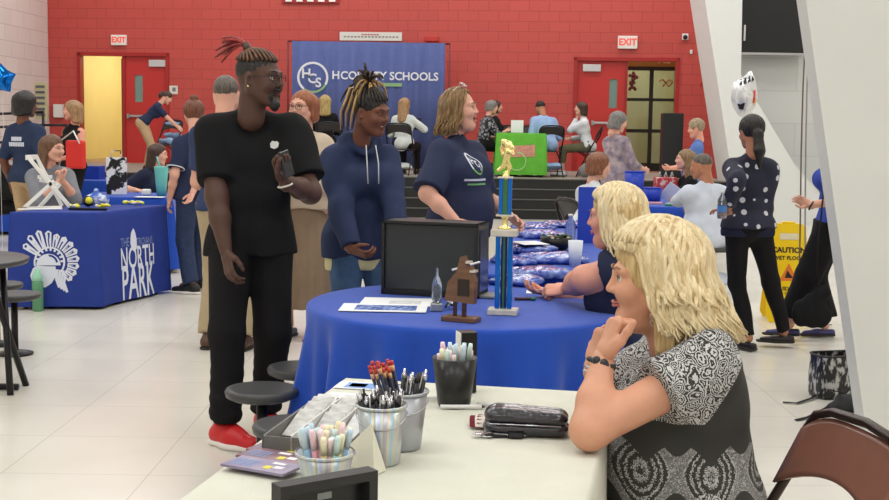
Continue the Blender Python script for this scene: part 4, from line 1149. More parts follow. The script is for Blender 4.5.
# balloons
def foil(b, outline, th, mi=0, n=9):
    """pillow from an outline in xz"""
    N = len(outline); cx = sum(p[0] for p in outline)/N; cz = sum(p[1] for p in outline)/N; V = []; F = []
    for sgn in (-1, 1):
        base = len(V)
        for i in range(n+1):
            t = i/n
            for p in outline: V.append((cx+(p[0]-cx)*t, sgn*th*(1-t**2.2)**.6*(1+.12*math.sin(14*math.atan2(p[1]-cz, p[0]-cx))*t), cz+(p[1]-cz)*t))
        for i in range(n):
            for k in range(N):
                f = [base+i*N+k, base+i*N+(k+1) % N, base+(i+1)*N+(k+1) % N, base+(i+1)*N+k]; F.append(f if sgn > 0 else f[::-1])
    b.add(V, F, mi, smooth=True)
q = P(1, 79, 13.0); r = empty('star_balloon', q, 0, 'shiny blue star foil balloon at the left edge of the picture', 'balloon')
st = []
for k in range(10): a = PI/2+k*PI/5; rr = .17 if k % 2 == 0 else .12; st += [(rr*math.cos(a), rr*math.sin(a))]
st2 = []
for k in range(10):
    a_, b_ = st[k], st[(k+1) % 10]; st2 += [(a_[0]+(b_[0]-a_[0])*t, a_[1]+(b_[1]-a_[1])*t) for t in (0, .33, .66)]
part('foil', mat('blue_foil', rgb(20, 110, 200), rough=.15, metal=.85), r, lambda b: foil(b, st2, .09))
part('string', m_white, r, lambda b: b.tube([(0, 0, -.12), (.02, 0, -.5), (-.03, .01, -.9), (-.02, 0, .03-q.z)], .0025, n=4))
q = P(745, 95, 9.6); s = sY(9.6); r = empty('helmet_balloon', q, 0, 'silver foil balloon printed with a white helmet above the ponytail', 'balloon')
ol = [(-13.5, 2), (-12, 12), (-7, 15), (-3, 17), (2, 22), (5, 24), (9, 17), (12, 6), (13, -3), (9, -14), (4, -19), (-1, -23), (-6, -20), (-11, -13), (-13.5, -5)]
ol = [(x/s, z/s) for x, z in ol]
part('foil', mat('silver_foil', rgb(222, 223, 226), rough=.3, metal=.6), r, lambda b: foil(b, ol, .085))
fo_ = r.children[0]; mb = MB(); PMX = Matrix.Rotation(PI/2, 4, 'X')
def pb(pts, mi): sub_blob(mb, [(x/s, z/s) for x, z in pts], PMX, mi)
pb([(-10, 4), (-6, 8), (2, 7), (6, 0), (5, -10), (0, -14), (-7, -13), (-11, -4)], 0); pb([(-9, -9), (-2, -8), (-3, -15), (-7, -14)], 1)
for k in range(4): pb([(-8+k*4, 9+k*1.2), (-5+k*4, 10+k*1.6), (-4+k*3.5, 16+k*1.5), (-6.5+k*3.5, 15+k*1.2)], 1)
pb([(6, 4), (8.5, 5), (8, -8), (6, -8)], 2); pb([(9, 0), (11, 0), (9, -10), (7.5, -11)], 3)
mb.V = [(v[0], v[1]-.3, v[2]) for v in mb.V]
project(mb, fo_, (0, 1, 0), [mat('helmet_white', rgb(240, 240, 236), rough=.3), mat('helmet_black', rgb(28, 28, 28), rough=.4), mat('helmet_red', rgb(220, 70, 50)), mat('helmet_orange', rgb(240, 190, 110))], 'helmet_print', fo_, off=.004)
part('string', m_white, r, lambda b: b.tube([(0, 0, -.18), (.03, .05, -.5), (.03, .1, -.9), (.04, .1, .03-q.z)], .0025, n=4))

for bb_r in [o_ for o_ in bpy.data.objects if o_.name in ('star_balloon', 'helmet_balloon')]: part('weight', mat('silver_foil', (1, 1, 1)), bb_r, lambda b: b.lathe([(.04, 0), (.045, .03), (.02, .05)], c=(-.02 if 'star' in bb_r.name else .04, 0 if 'star' in bb_r.name else .1, -bb_r.location.z), n=16))
# wet floor sign
q = Hh(783, 291, 0); q = P(783, 291, 9.4); s = sY(9.4); r = empty('caution_sign', (q.x+.02, 9.4, 0), -.1, 'yellow folding CAUTION wet floor sign beside the ponytail woman', 'sign')
m_yel = plastic('sign_yellow', 245, 205, 20, rough=.4); zt = P(783, 222, 9.4).z
def aboard(b, sgn):
    w0, w1, w = .13, .17, .17; d = .16
    pts = [(-w1, .05), (-w1*.86, .0), (w1*.86, 0), (w1, .05), (w0, zt-.03), (w0-.03, zt), (-w0+.03, zt), (-w0, zt-.03)]
    M = Matrix.Translation((0, sgn*.16, 0)) @ Matrix.Rotation(sgn*math.atan2(.14, zt), 4, 'X') @ Matrix.Rotation(PI/2, 4, 'X'); b.prism(pts, -.008, .008, mtx=M); return M
part('panel', m_yel, r, lambda b: aboard(b, 1)); part('panel', m_yel, r, lambda b: aboard(b, -1))
M0 = Matrix.Translation((0, -.16, 0)) @ Matrix.Rotation(-math.atan2(.14, zt), 4, 'X') @ Matrix.Rotation(PI/2, 4, 'X') @ Matrix.Translation((0, 0, .010))
mb = MB(); text_mb('CAUTION', .058, M0 @ Matrix.Translation((0, zt*.73, 0)), .001, mb=mb, bold=.002); text_mb('WET FLOOR', .042, M0 @ Matrix.Translation((0, zt*.65, 0)), .001, mb=mb, bold=.001)
text_mb('CUIDADO', .042, M0 @ Matrix.Translation((0, zt*.34, 0)), .001, mb=mb, bold=.001); text_mb('PISO MOJADO', .034, M0 @ Matrix.Translation((0, zt*.29, 0)), .001, mb=mb)
tri_ = MB(); sub_blob(tri_, [(-.07, .42*zt), (.0, .60*zt), (.07, .42*zt)], M0); tri_.build('warning_triangle', mat('sign_orange', rgb(225, 120, 40)), r); tri_ = MB().box((0, zt*.87, 0), (.14, .05, .001), 0, M0); tri_.build('handle_gap', mat('handle_gap', rgb(225, 215, 180)), r)
sub_blob(mb, [(-.03, .45*zt), (-.01, .53*zt), (.01, .49*zt), (.035, .45*zt)], M0 @ Matrix.Translation((0, 0, .001)), 0)
mb.build('lettering', [mat('sign_black', rgb(35, 32, 20)), mat('sign_orange', rgb(225, 120, 40)), mat('handle_gap', rgb(225, 215, 180))], r)
part('handle', m_yel, r, lambda b: b.box((0, 0, zt-.01), (.10, .05, .03), bev=.006))

# cords beside the pier
for k, (x0, x1) in enumerate(((803, 800), (807, 805))):
    p_ = P(x0, 88, 8.95+.1*k); q_ = P(x1, 240, 8.95+.1*k); top = p_+Vector((0, 0, 1.5))
    o = MB().tube([top, p_, p_.lerp(q_, .4)+Vector((-.004, 0, 0)), q_, Vector((q_.x+.02+.03*k, 8.97+.1*k, .02)), Vector((q_.x+.25, 9.0+.1*k, .012))], .006, n=6).build('cord', [mat('brown_cord', rgb(110, 96, 88)), mat('grey_cord', rgb(150, 148, 144))][k])
    tag(o, ['black cord hanging beside the white pier', 'grey cord hanging closest to the white pier'][k], 'cord')
# silver black bag with straps on the floor
q = Hh(838, 400, 0); r = empty('tote_bag', (q.x+.03, q.y+.1, 0), .25, 'black and silver patterned bag on the floor by the white pier', 'bag')
m_foilbag = mat('silver_black_print', rgb(40, 40, 42), c2=rgb(190, 190, 188), rough=.3, vscale=38, thresh=(.5, .6), stretch=(1, 1, .5), metal=.2)
hb = .24
def bagfn(b):
    V = []; F = []; n = 40
    for i, (f, z) in enumerate(((.96, 0), (1, .02), (1.03, hb*.5), (1, hb-.01), (.97, hb))):
        for k in range(n):
            a = 2*PI*k/n; cx = abs(math.cos(a))**.35*math.copysign(1, math.cos(a)); sy_ = abs(math.sin(a))**.35*math.copysign(1, math.sin(a))
            V.append((.15*f*cx, .085*f*sy_*(1+.06*math.sin(5*a+i)), z))
    for i in range(4):
        for k in range(n): F.append([i*n+k, i*n+(k+1) % n, (i+1)*n+(k+1) % n, (i+1)*n+k])
    F.append(list(range(n))[::-1]); b.add(V, F, smooth=True)
part('bag_body', m_foilbag, r, bagfn); part('trim', m_black, r, lambda b: b.tube([(.15*abs(math.cos(a))**.35*math.copysign(1, math.cos(a)), .085*abs(math.sin(a))**.35*math.copysign(1, math.sin(a)), hb) for a in np.linspace(0, 2*PI, 41)[:-1]], .006, closed=True))
bo = Vector(r.location); Rz_ = Matrix.Rotation(-.25, 3, 'Z')
def bl_(px, py, z=0): return Rz_ @ (Hh(px, py, z)-bo)
m_strap = cloth('strap_black', 38, 38, 38)
part('strap', m_strap, r, lambda b: b.tube([bl_(783, 402, .006), bl_(797, 403, .008), bl_(812, 398, .012), bl_(824, 388, .03), bl_(840, 392, .12)+Vector((0, -.02, 0))], .011, flat=.25, flatdir=(0, 1, 0)))
part('strap', m_strap, r, lambda b: b.tube([bl_(796, 420, .006), bl_(808, 417, .010), bl_(826, 408, .02), bl_(840, 398, .05), bl_(850, 385, .11)+Vector((0, -.02, 0))], .012, flat=.25, flatdir=(0, 1, 0)))
q = Hh(843, 412, 0); r = empty('handbag', (q.x+.03, q.y, 0), .3, 'slumped dark grey bag lying in front of the patterned bag', 'bag')
s_ = SDF(); s_.cap((-.07, 0, .035), (.09, 0, .045), .045, .05, k=.03, flat=((0, 0, 1), .8)); s_.ell((0, .01, .06), (.07, .05, .035)); s_.half((0, 0, .001), (0, 0, -1))
V, F = s_.mesh(.007, wrinkle(.004, 40, 4)); mesh_obj('bag_body', np_mesh('bag', V, F), cloth('charcoal_bag', 58, 58, 60), r, True)

# ---------------------------------------------------------------- folding chairs
m_brown = mat('brown_metal_seat', rgb(132, 88, 74), rough=.32, var=.06, coat=.3); m_brownfr = mat('brown_chair_frame', rgb(52, 38, 34), rough=.3, metal=.3)
m_dkchair = mat('dark_chair_seat', rgb(40, 36, 38), rough=.5)
def folding_chair(loc, rz, label, seat_m, frame_m, group=None, z0=0):
    """front of the seat looks along +y"""
    r = empty('folding_chair', loc, rz, label, 'chair', group); w = .22
    # back posts run from floor in front to the top of the back
    fr_ = []
    for sx in (-1, 1): fr_.append([(sx*w, .20, 0), (sx*w, .0, .43), (sx*w, -.155, .70), (sx*w*.98, -.185, .80)])
    arch = [(-w*.98, -.185, .80), (-w*.86, -.196, .845), (-w*.6, -.205, .865), (0, -.215, .872), (w*.6, -.205, .865), (w*.86, -.196, .845), (w*.98, -.185, .80)]
    part('back_frame', frame_m, r, lambda b: b.tube(fr_[0][:-1]+arch+fr_[1][::-1][1:], .0125, n=8))
    for sx in (-1, 1): part('rear_leg', frame_m, r, lambda b: b.tube([(sx*w*.9, -.24, 0), (sx*w*.9, -.08, .25), (sx*w*.9, .17, .43)], .011))
    part('crossbar', frame_m, r, lambda b: b.tube([(-w, .15, .12), (w, .15, .12)], .008)); part('crossbar', frame_m, r, lambda b: b.tube([(-w*.9, -.2, .10), (w*.9, -.2, .10)], .008))
    def seat(b):
        V = []; F = []; n = 12; m = 10
        for j in range(m+1):
            for i in range(n+1):
                u = i/n*2-1; v = j/m; ww = .205*(1-.10*(1-v)); V.append((u*ww, -.17+.39*v, .445-.012*(1-u*u)*math.sin(PI*v)-(0.018 if j == m else 0)))
        F = [[j*(n+1)+i, j*(n+1)+i+1, (j+1)*(n+1)+i+1, (j+1)*(n+1)+i] for j in range(m) for i in range(n)]; b.add(V, F, smooth=True)
    o = part('seat', seat_m, r, seat); md = o.modifiers.new('t', 'SOLIDIFY'); md.thickness = .012
    def back(b):
        V = []; n = 16; m = 10
        for j in range(m+1):
            for i in range(n+1):
                u = i/n*2-1; v = j/m; zlo = .665+.06*(1-abs(u)**2.2); zhi = .853-.05*abs(u)**5
                z = zlo+(zhi-zlo)*v; t = (z-.43)/.44; yy = -.0-.215*min(1, t)-.018*(1-u*u)-.0; V.append((u*(w-.006), yy+.01, z))
        F = [[j*(n+1)+i, j*(n+1)+i+1, (j+1)*(n+1)+i+1, (j+1)*(n+1)+i] for j in range(m) for i in range(n)]; b.add(V, F, smooth=True)
    o = part('backrest', seat_m, r, back); md = o.modifiers.new('t', 'SOLIDIFY'); md.thickness = .008; md.offset = 0
    return r
# ---------------------------------------------------------------- things on the round table
def rtp(px, py): return Hh(px, py, TZ+.004)
Z1 = TZ+.005
def onT(name, px, py, label, cat, rz=0, group=None, z=Z1): q = Hh(px, py, z); return empty(name, (q.x, q.y, z), rz, label, cat, group)
# black display box
ql = rtp(379, 297); qr = rtp(479, 301); yv = 5.05
A_ = P(378, 297, yv); B_ = P(479, 297, yv); sM = sY(yv)
r = empty('display_screen', ((A_.x+B_.x)/2, yv, Z1), -.3, 'large black framed screen standing on the blue round table', 'screen')
wS = B_.x-A_.x; hS = P(430, 222, yv).z-Z1; dS = .17
m_scr = mat('dull_screen', rgb(42, 47, 49), rough=.25)
def box_shell(b):
    b.box((0, dS/2, .012), (wS, dS, .024)); b.box((0, dS/2, hS-.006), (wS, dS, .012)); b.box((-wS/2+.006, dS/2, hS/2), (.012, dS, hS)); b.box((wS/2-.006, dS/2, hS/2), (.012, dS, hS)); b.box((0, dS-.01, hS/2), (wS, .02, hS))
part('casing', m_black, r, box_shell); part('screen_panel', m_scr, r, lambda b: b.box((0, .02, hS/2+.004), (wS-.024, .012, hS-.04)))
part('side_panel', mat('glossy_side', rgb(90, 95, 120), rough=.12, metal=.5), r, lambda b: b.box((wS/2+.002, dS*.5, hS/2), (.004, dS*.72, hS*.82)))
part('foot', mat('grey_foot', rgb(120, 122, 124), rough=.4), r, lambda b: b.box((wS/2+.03, .10, .006), (.07, .13, .012), bev=.004))
def sheet(name, px, py, w, h, rz, label, c=None, group=None, z=Z1, mats=None, cat='paper', pic=None):
    q = Hh(px, py, z); r = empty(name, (q.x, q.y, z), rz, label, cat, group)
    part('page', mats or mat('white_paper', rgb(236, 238, 240), rough=.7), r, lambda b: b.box((0, 0, .001), (w, h, .002)))
    if pic: 
        for k, (x0, y0, x1, y1, mm) in enumerate(pic): part('printed_area', mm, r, lambda b: b.box(((x0+x1)/2*w, (y0+y1)/2*h, .0022), (abs(x1-x0)*w, abs(y1-y0)*h, .0006)))
    return r
m_pblue = mat('print_navy', rgb(50, 78, 150), c2=rgb(150, 170, 215), vscale=40, rough=.6, thresh=(.45, .6)); m_pgrey = mat('print_soft_grey', rgb(190, 192, 196), c2=rgb(225, 226, 228), vscale=80, rough=.6)
sheet('flyer', 397, 302, .29, .22, -.05, 'white flyer with grey print lying right under the screen', pic=[(-.1, -.3, .35, .1, m_pgrey)])
sheet('flyer', 384, 308, .34, .20, -.03, 'white flyer with a navy picture on the front of the round table', z=Z1+.003, pic=[(-.33, -.35, .38, .3, m_pblue)])
# crystal award
r = onT('crystal_award', 436.5, 311, 'small clear crystal award on a metal base beside the wooden plaque', 'award')
part('base', mat('pewter', rgb(170, 172, 170), rough=.3, metal=.7), r, lambda b: b.box((0, 0, .016), (.048, .04, .032), bev=.004))
m_cry = mat('crystal', rgb(200, 210, 215), rough=.05, trans=.85)
part('crystal', m_cry, r, lambda b: b.lathe([(.014, .033), (.020, .05), (.021, .10), (.015, .125), (.006, .14), (.005, .165), (.001, .172)], n=8))
# wooden plaque award
r = onT('wooden_award', 461, 321, 'brown wooden house shaped plaque standing on a wooden base', 'award', rz=-.42)
m_wood = mat('walnut', rgb(96, 66, 48), c2=rgb(128, 92, 68), rough=.35, vscale=8, stretch=(1, 1, 8)); m_woodd = mat('walnut_dark', rgb(66, 42, 32), rough=.4)
part('base', m_wood, r, lambda b: b.box((0, 0, .009), (.135, .07, .018), bev=.003))
part('post', m_woodd, r, lambda b: b.box((.012, 0, .045), (.014, .014, .056))); part('post', m_woodd, r, lambda b: b.box((-.025, 0, .045), (.012, .012, .056)))
pk = [(-.062, .075), (.055, .068), (.058, .15), (.04, .21), (.028, .205), (.012, .245), (-.002, .24), (-.015, .185), (-.05, .145)]
part('plaque', m_wood, r, lambda b: b.prism(pk, -.016, .016, mtx=Matrix.Rotation(PI/2, 4, 'X')))
part('name_plate', mat('plate_dark', rgb(40, 28, 24), rough=.3), r, lambda b: b.box((.014, -.0175, .128), (.045, .003, .062)))
part('edge_strip', mat('silver_edge', rgb(215, 205, 195), rough=.3, metal=.4), r, lambda b: b.box((.050, -.004, .19), (.02, .034, .008)).box((.03, -.004, .222), (.016, .034, .008)))
# pen leaning behind, cable and tags
q = P(480, 262, 4.75); q2 = P(452, 270, 4.72); o = MB().tube([q2-q2, q-q2], .0045).build('white_pen', plastic('pen_white', 235, 235, 235), loc=q2); tag(o, 'white pen held at the top of the wooden plaque', 'pen')
r = onT('ribbon_bow', 452, 309, 'blue and silver ribbon scraps behind the wooden award', 'ribbon')
mb = MB(); rr = random.Random(3)
for k in range(9):
    a = rr.random()*6.28; L = rr.uniform(.02, .045); mb.tube([(0, 0, .012), (L*.6*math.cos(a), L*.6*math.sin(a), .03), (L*math.cos(a), L*math.sin(a), .008)], .006, mi=k % 3, flat=.2, n=6)
mb.build('loops', [mat('foil_blue', rgb(50, 90, 190), rough=.25, metal=.4), mat('foil_silver', rgb(200, 205, 215), rough=.2, metal=.6), mat('foil_black', rgb(30, 30, 40))], r)
# marker
r = onT('marker', 524, 300.5, 'dark marker with a green cap lying right of the trophy', 'marker', rz=.05)
part('barrel', plastic('marker_dark', 70, 40, 50), r, lambda b: b.tube([(-.04, 0, .007), (.03, 0, .007)], .0065)); part('cap', plastic('marker_cap', 30, 110, 90), r, lambda b: b.tube([(.028, 0, .007), (.048, 0, .007)], .0075))
sheet('paper_sheet', 556, 292.5, .26, .12, -.1, 'blank white sheet under the hand of the seated woman in navy')
# tall trophy
q = Hh(503, 314, Z1); yT = q.y; s = sY(yT); r = empty('trophy', (q.x, q.y, Z1), -.15, 'tall blue column trophy with gold figure on the round table', 'trophy')
m_marble = mat('white_marble', rgb(222, 220, 208), c2=rgb(195, 190, 178), rough=.25, vscale=18); m_gold = mat('bright_gold', rgb(240, 222, 150), rough=.22, metal=.9)
m_tb = mat('trophy_blue', rgb(20, 110, 205), rough=.15, metal=.55); m_tg = mat('trophy_green_gold', rgb(70, 120, 80), rough=.2, metal=.6)
zz = lambda py: P(503, py, yT).z-Z1
part('base', m_marble, r, lambda b: b.box((0, 0, .011), (.115, .085, .022), bev=.003))
m_tdark = mat('trophy_dark_blue', rgb(10, 50, 110), rough=.2, metal=.5)
for sx in (-1, 1): part('lower_column', m_tb, r, lambda b: b.box((sx*.024, .0, (.022+zz(236))/2), (.018, .028, zz(236)-.022), bev=.003))
part('centre_strip', m_tdark, r, lambda b: b.box((0, .004, (.022+zz(236))/2), (.024, .018, zz(236)-.022)))
part('gold_line', m_tg, r, lambda b: b.box((0, -.006, (.022+zz(236))/2), (.007, .004, zz(236)-.022)))
part('middle_deck', m_marble, r, lambda b: b.box((0, 0, (zz(236)+zz(229))/2), (.102, .07, zz(229)-zz(236)), bev=.003))
z1 = zz(229); z2 = zz(216)
part('gold_riser', m_gold, r, lambda b: b.lathe([(.028, z1), (.024, z1+.008), (.008, z1+.016), (.012, z1+.026), (.006, z1+.034), (.014, z2-.008), (.022, z2)], n=16))
part('upper_deck', m_marble, r, lambda b: b.box((0, 0, z2+.003), (.066, .05, .006)))
z3 = zz(178)
for sx in (-1, 1): part('upper_column', m_tb, r, lambda b: b.box((sx*.017, 0, (z2+z3)/2+.003), (.015, .024, z3-z2-.006), bev=.003))
part('upper_strip', m_tg, r, lambda b: b.box((0, 0, (z2+z3)/2+.003), (.018, .018, z3-z2-.006)))
part('top_deck', m_marble, r, lambda b: b.box((0, 0, z3+.003), (.056, .044, .006)))
# gold running figure holding a ball
zt = zz(140); h = zt-z3-.006; s_ = SDF(); B0 = z3+.006
_cap = s_.cap
def _thin(a, b_, ra, rb=None, **k): return _cap(a, b_, ra*.72, (rb or ra)*.72, **k)
s_.cap = _thin
def fp(x, y, z): return (x*h, y*h, B0+z*h)
s_.cap(fp(0, 0, 0), fp(0, 0, .07), .022, .016, k=.004); s_.cap(fp(.02, 0, .07), fp(.10, .02, .25), .010, .012, k=.004); s_.cap(fp(.10, .02, .25), fp(.0, 0, .45), .013, .015, k=.004)
s_.cap(fp(-.22, 0, .16), fp(-.08, 0, .27), .009, .011, k=.004); s_.cap(fp(-.08, 0, .27), fp(0, 0, .45), .013, .015, k=.004)
s_.cap(fp(0, 0, .45), fp(.04, 0, .68), .017, .023, k=.006); s_.cap(fp(.04, -.08, .70), fp(.04, .08, .70), .013, .013, k=.005); s_.ell(fp(.07, 0, .84), (.017, .016, .019), k=.003)
s_.cap(fp(.04, -.09, .70), fp(.2, -.09, .62), .009, .009, k=.004); s_.cap(fp(.2, -.09, .62), fp(.16, -.06, .76), .008, .008, k=.004); s_.ell(fp(.15, -.05, .80), (.013, .009, .010), k=.002)
s_.cap(fp(.04, .09, .70), fp(-.12, .09, .60), .009, .008, k=.004); s_.cap(fp(-.12, .09, .6), fp(-.16, .08, .76), .008, .007, k=.004); s_.cap(fp(-.16, .08, .76), fp(-.1, .06, .93), .006, .006, k=.003); s_.ell(fp(-.08, .05, .97), (.009, .009, .008))
V, F = s_.mesh(.0026); mesh_obj('figure', np_mesh('figure', V, F), m_gold, r, True)

# ---------------------------------------------------------------- merchandise on the long table
Z2 = TZ+.005
m_bag = mat('blue_poly_bag', rgb(38, 66, 160), c2=rgb(130, 155, 215), rough=.2, vscale=16, bump=.6, bscale=22, thresh=(.45, .72), coat=.5)  # lighter patches paint in highlights on the plastic as well as print
m_bag2 = mat('blue_poly_dark', rgb(22, 44, 128), c2=rgb(70, 100, 190), rough=.2, vscale=12, bump=.6, bscale=18, thresh=(.4, .7), coat=.5)  # paler blotches here too: painted highlights and print
def softpack(px, py, w, d, h, rz, label, m, group, seed):
    q = Hh(px, py, Z2); s_ = SDF()
    R_ = min(w, d)/2; s_.cap((-w/2+R_, 0, h*.4), (w/2-R_, 0, h*.45), R_, k=.03, flat=((0, 0, 1), h/R_*.6)); s_.cap((-w/2+.03, -d/2+.02, h*.3), (w/2-.03, -d/2+.02, h*.3), h*.32, k=.03); s_.cap((-w/2+.03, d/2-.02, h*.3), (w/2-.03, d/2-.02, h*.3), h*.32, k=.03); s_.cap((-w*.2, -d*.3, h*.5), (w*.25, d*.2, h*.6), h*.3, k=.03)
    s_.half((0, 0, .002), (0, 0, -1))
    V, F = s_.mesh(.008, wrinkle(.0022, 60, seed)); o = mesh_obj('folded_shirt_pack', np_mesh('pack', V, F), m, None, True); o.location = (q.x, q.y, Z2-.001); o.rotation_euler = (0, 0, rz)
    return tag(o, label, 'shirt pack', group)
GP = 'blue shirts in clear bags on the long table'
for i, (px, py, w, d, h, rz, m) in enumerate(((538, 276, .30, .24, .045, .3, m_bag), (516, 284, .24, .2, .04, -.4, m_bag2), (553, 262, .36, .26, .05, .1, m_bag), (528, 252, .32, .3, .05, -.2, m_bag2), (512, 264, .2, .22, .035, .5, m_bag),
                                              (540, 237, .34, .34, .045, .2, m_bag), (566, 226.5, .36, .32, .04, 0, m_bag2), (533, 230, .3, .3, .04, .1, m_bag2))):
    softpack(px, py, w, d, h, rz, ['blue shirt pack nearest the writing hand', 'blue shirt pack right beside the trophy', 'blue shirt pack in front of the black bowl', 'dark blue shirt pack left of the black bowl', 'narrow blue shirt pack between trophy and bowl',
              'blue shirt pack behind the white leaflet', 'blue shirt pack at the far right end of the long table', 'blue shirt pack at the far left end of the long table'][i], m, GP, i)
sheet('leaflet', 530, 243, .16, .22, .3, 'white leaflet lying among the blue shirt packs', z=Z2+.056)
q = Hh(556, 248, Z2+.01); r = empty('candy_bowl', (q.x, q.y, Z2), 0, 'black bowl filled with wrapped sweets on the long table', 'bowl')
part('bowl', m_black, r, lambda b: b.lathe([(.055, 0), (.085, .02), (.098, .075), (.094, .075), (.08, .03), (.02, .022)], n=30))
mb = MB(); rr = random.Random(5)
for k in range(46):
    a = rr.random()*6.28; d = .078*math.sqrt(rr.random()); mb.sphere((d*math.cos(a), d*math.sin(a), .068+rr.uniform(0, .022)), (.012, .008, .008), mi=k % 4, n=8)
sw = mb.build('sweets', [mat('sweet_silver', rgb(190, 185, 170), rough=.3, metal=.4), mat('sweet_green', rgb(70, 100, 60)), mat('sweet_brown', rgb(110, 80, 50)), mat('sweet_dark', rgb(40, 40, 36))], r); sw['kind'] = 'stuff'
q = Hh(575, 266, Z2); r = empty('paper_cup', (q.x, q.y, Z2), 0, 'white and blue cup beside the seated woman in navy', 'cup')
part('cup_wall', mat('cup_white', rgb(225, 230, 238), rough=.5), r, lambda b: b.lathe([(.030, 0), (.040, .135), (.037, .135), (.028, .01)], n=24)); part('blue_band', mat('cup_blue', rgb(110, 140, 195), rough=.5), r, lambda b: b.lathe([(.0325, .035), (.0358, .08)], n=24, caps=False))
q = Hh(570, 244, Z2); r = empty('plastic_bottle', (q.x, q.y, Z2), 0, 'clear plastic bottle standing behind the white and blue cup', 'bottle')
part('bottle_body', mat('clear_plastic', rgb(215, 225, 235), rough=.08, trans=.9), r, lambda b: b.lathe([(.03, 0), (.033, .01), (.033, .13), (.014, .165), (.014, .175)], n=20)); part('cap', plastic('cap_white', 230, 230, 230), r, lambda b: b.lathe([(.015, .175), (.015, .19)], n=16))
q = Hh(590, 243, Z2); ya = q.y; pa = P(577, 240, ya); pz = P(590, 187, ya).z; r = empty('display_board', (pa.x+.13, ya, Z2), .1, 'upright royal blue board between the table and the woman in the white sweater', 'board')
m_board = plastic('board_blue', 34, 70, 190, rough=.45)
part('panel', m_board, r, lambda b: b.box((0, 0, (pz-Z2)/2), (.26, .012, pz-Z2))); part('panel', m_board, r, lambda b: b.box((.11, .1, (pz-Z2)/2), (.012, .2, pz-Z2)))

# things on the right-hand table
Z3 = TZ+.005
def pail(px, py, label, h=.24, r0=.1): 
    q = Hh(px, py, Z3); r = empty('blue_pail', (q.x, q.y, Z3), 0, label, 'bucket')
    part('pail_wall', plastic('pail_blue', 28, 62, 178), r, lambda b: b.lathe([(r0*.8, 0), (r0, h), (r0*.96, h), (r0*.76, .01)], n=24)); part('rim', plastic('pail_blue', 28, 62, 178), r, lambda b: b.lathe([(r0, h-.012), (r0*1.05, h-.008), (r0*1.05, h), (r0, h)], n=24))
pail(634, 199, 'blue pail at the left end of the right-hand table', .30, .11); pail(652, 203, 'lower blue pail nearer the white card', .16, .10)
q = Hh(665, 197, Z3); r = empty('soda_pack', (q.x, q.y, Z3), .1, 'red pack of bottles beside the blue pails', 'box')
part('carton', mat('red_carton', rgb(190, 52, 52), c2=rgb(225, 190, 190), rough=.4, vscale=12, thresh=(.5, .6)), r, lambda b: b.box((0, 0, .11), (.24, .16, .22), bev=.01))
for k in range(3): part('bottle_neck', m_cry, r, lambda b: b.lathe([(.03, .22), (.012, .26), (.012, .285)], c=(-.07+k*.07, 0, 0), n=12))
q = Hh(673, 206, Z3); r = empty('green_packet', (q.x, q.y, Z3), 0, 'small green packet at the front of the right-hand table', 'packet'); part('packet', mat('packet_green', rgb(60, 150, 100), rough=.4), r, lambda b: b.box((0, 0, .012), (.16, .07, .024), bev=.006)); part('flap', mat('packet_white', rgb(220, 220, 215)), r, lambda b: b.box((-.05, 0, .026), (.04, .06, .004)))
q = Hh(655, 204, Z3); tag(part('pink_cards', mat('pink_card', rgb(215, 160, 170)), None, lambda b: b.box((0, 0, .01), (.14, .1, .02), bev=.003), loc=(q.x, q.y, Z3)), 'pile of pink cards on the right-hand table', 'cards')

# ---------------------------------------------------------------- left tables
ZN = .766
def onN(px, py): return Hh(px, py, ZN)
# white folding frame standing on the printed cloth
q0 = onN(26, 208); r = empty('easel', (q0.x, q0.y, ZN), 0, 'white folding wooden easel frame standing on the school table', 'easel'); yF = q0.y; o_ = Vector(r.location)
def fq(px, py, dy=0): v = P(px, py, yF+dy)-o_; return v
m_ww = mat('white_wood', rgb(232, 230, 224), rough=.5)
def bar(name, a, b_, w=.03, t=.014):
    def fn(mb):
        a_, c_ = Vector(a), Vector(b_); d = c_-a_; M = Matrix.Translation((a_+c_)/2) @ frame((0, 0, 0), d, (0, 0, 1) if abs(d.normalized().z) < .95 else (1, 0, 0)); mb.box((0, 0, 0), (d.length, w, t), 0, M, bev=.002)
    part(name, m_ww, r, fn)
bar('rail', fq(28, 157), fq(70, 207)); bar('rail', fq(36, 156, .16), fq(62, 206, .2)); bar('leg', fq(54, 181), fq(24, 208)); bar('leg', fq(60, 184, .16), fq(37, 210, .02)); bar('crossbar', fq(26, 157.5), fq(37, 157, .16), .04)
bar('crossbar', fq(40, 180), fq(57, 184, .16)); bar('crossbar', fq(38, 177), fq(52, 177, .1)); bar('rest', fq(24, 208), fq(62, 207), .02)
sheet('paper_sheet', 40, 209.0, .34, .10, .4, 'white papers under the folding easel frame', z=ZN)
m_yelf = mat('lemon_yellow', rgb(228, 222, 60), rough=.6); m_wht2 = mat('tissue_white', rgb(235, 236, 228), rough=.7)
for i, (px, py) in enumerate(((76, 208.5), (103, 208), (128, 204.5), (137, 205))):
    q = onN(px, py); mb = MB(); rr = random.Random(i)
    for k in range(14): a = rr.random()*6.28; d = rr.random()*.055; mb.sphere((d*math.cos(a), d*.5*math.sin(a), .014+.014*rr.random()), (.018, .014, .012), mi=k % 3 % 2, n=8)
    o = mb.build('candy_pile', [m_yelf, m_wht2], loc=(q.x, q.y, ZN)); tag(o, ['yellow and white favours nearest the easel frame', 'yellow and white favours above the table corner', 'yellow and white favours over the word NORTH', 'yellow and white favours at the right end of the school table'][i], 'favours', 'yellow favours along the school table')
mb = MB()
mb.box((0, 0, .008), (.30, .05, .016), bev=.005); q = onN(88, 210); o = mb.build('dark_strip', cloth('black_cloth', 28, 30, 34), loc=(q.x, q.y, ZN)); tag(o, 'black cloth strip along the front of the school table', 'cloth')
q = onN(86, 207); r = empty('bee_toy', (q.x, q.y+.06, ZN), 0, 'small yellow and black round toy on the school table', 'toy')
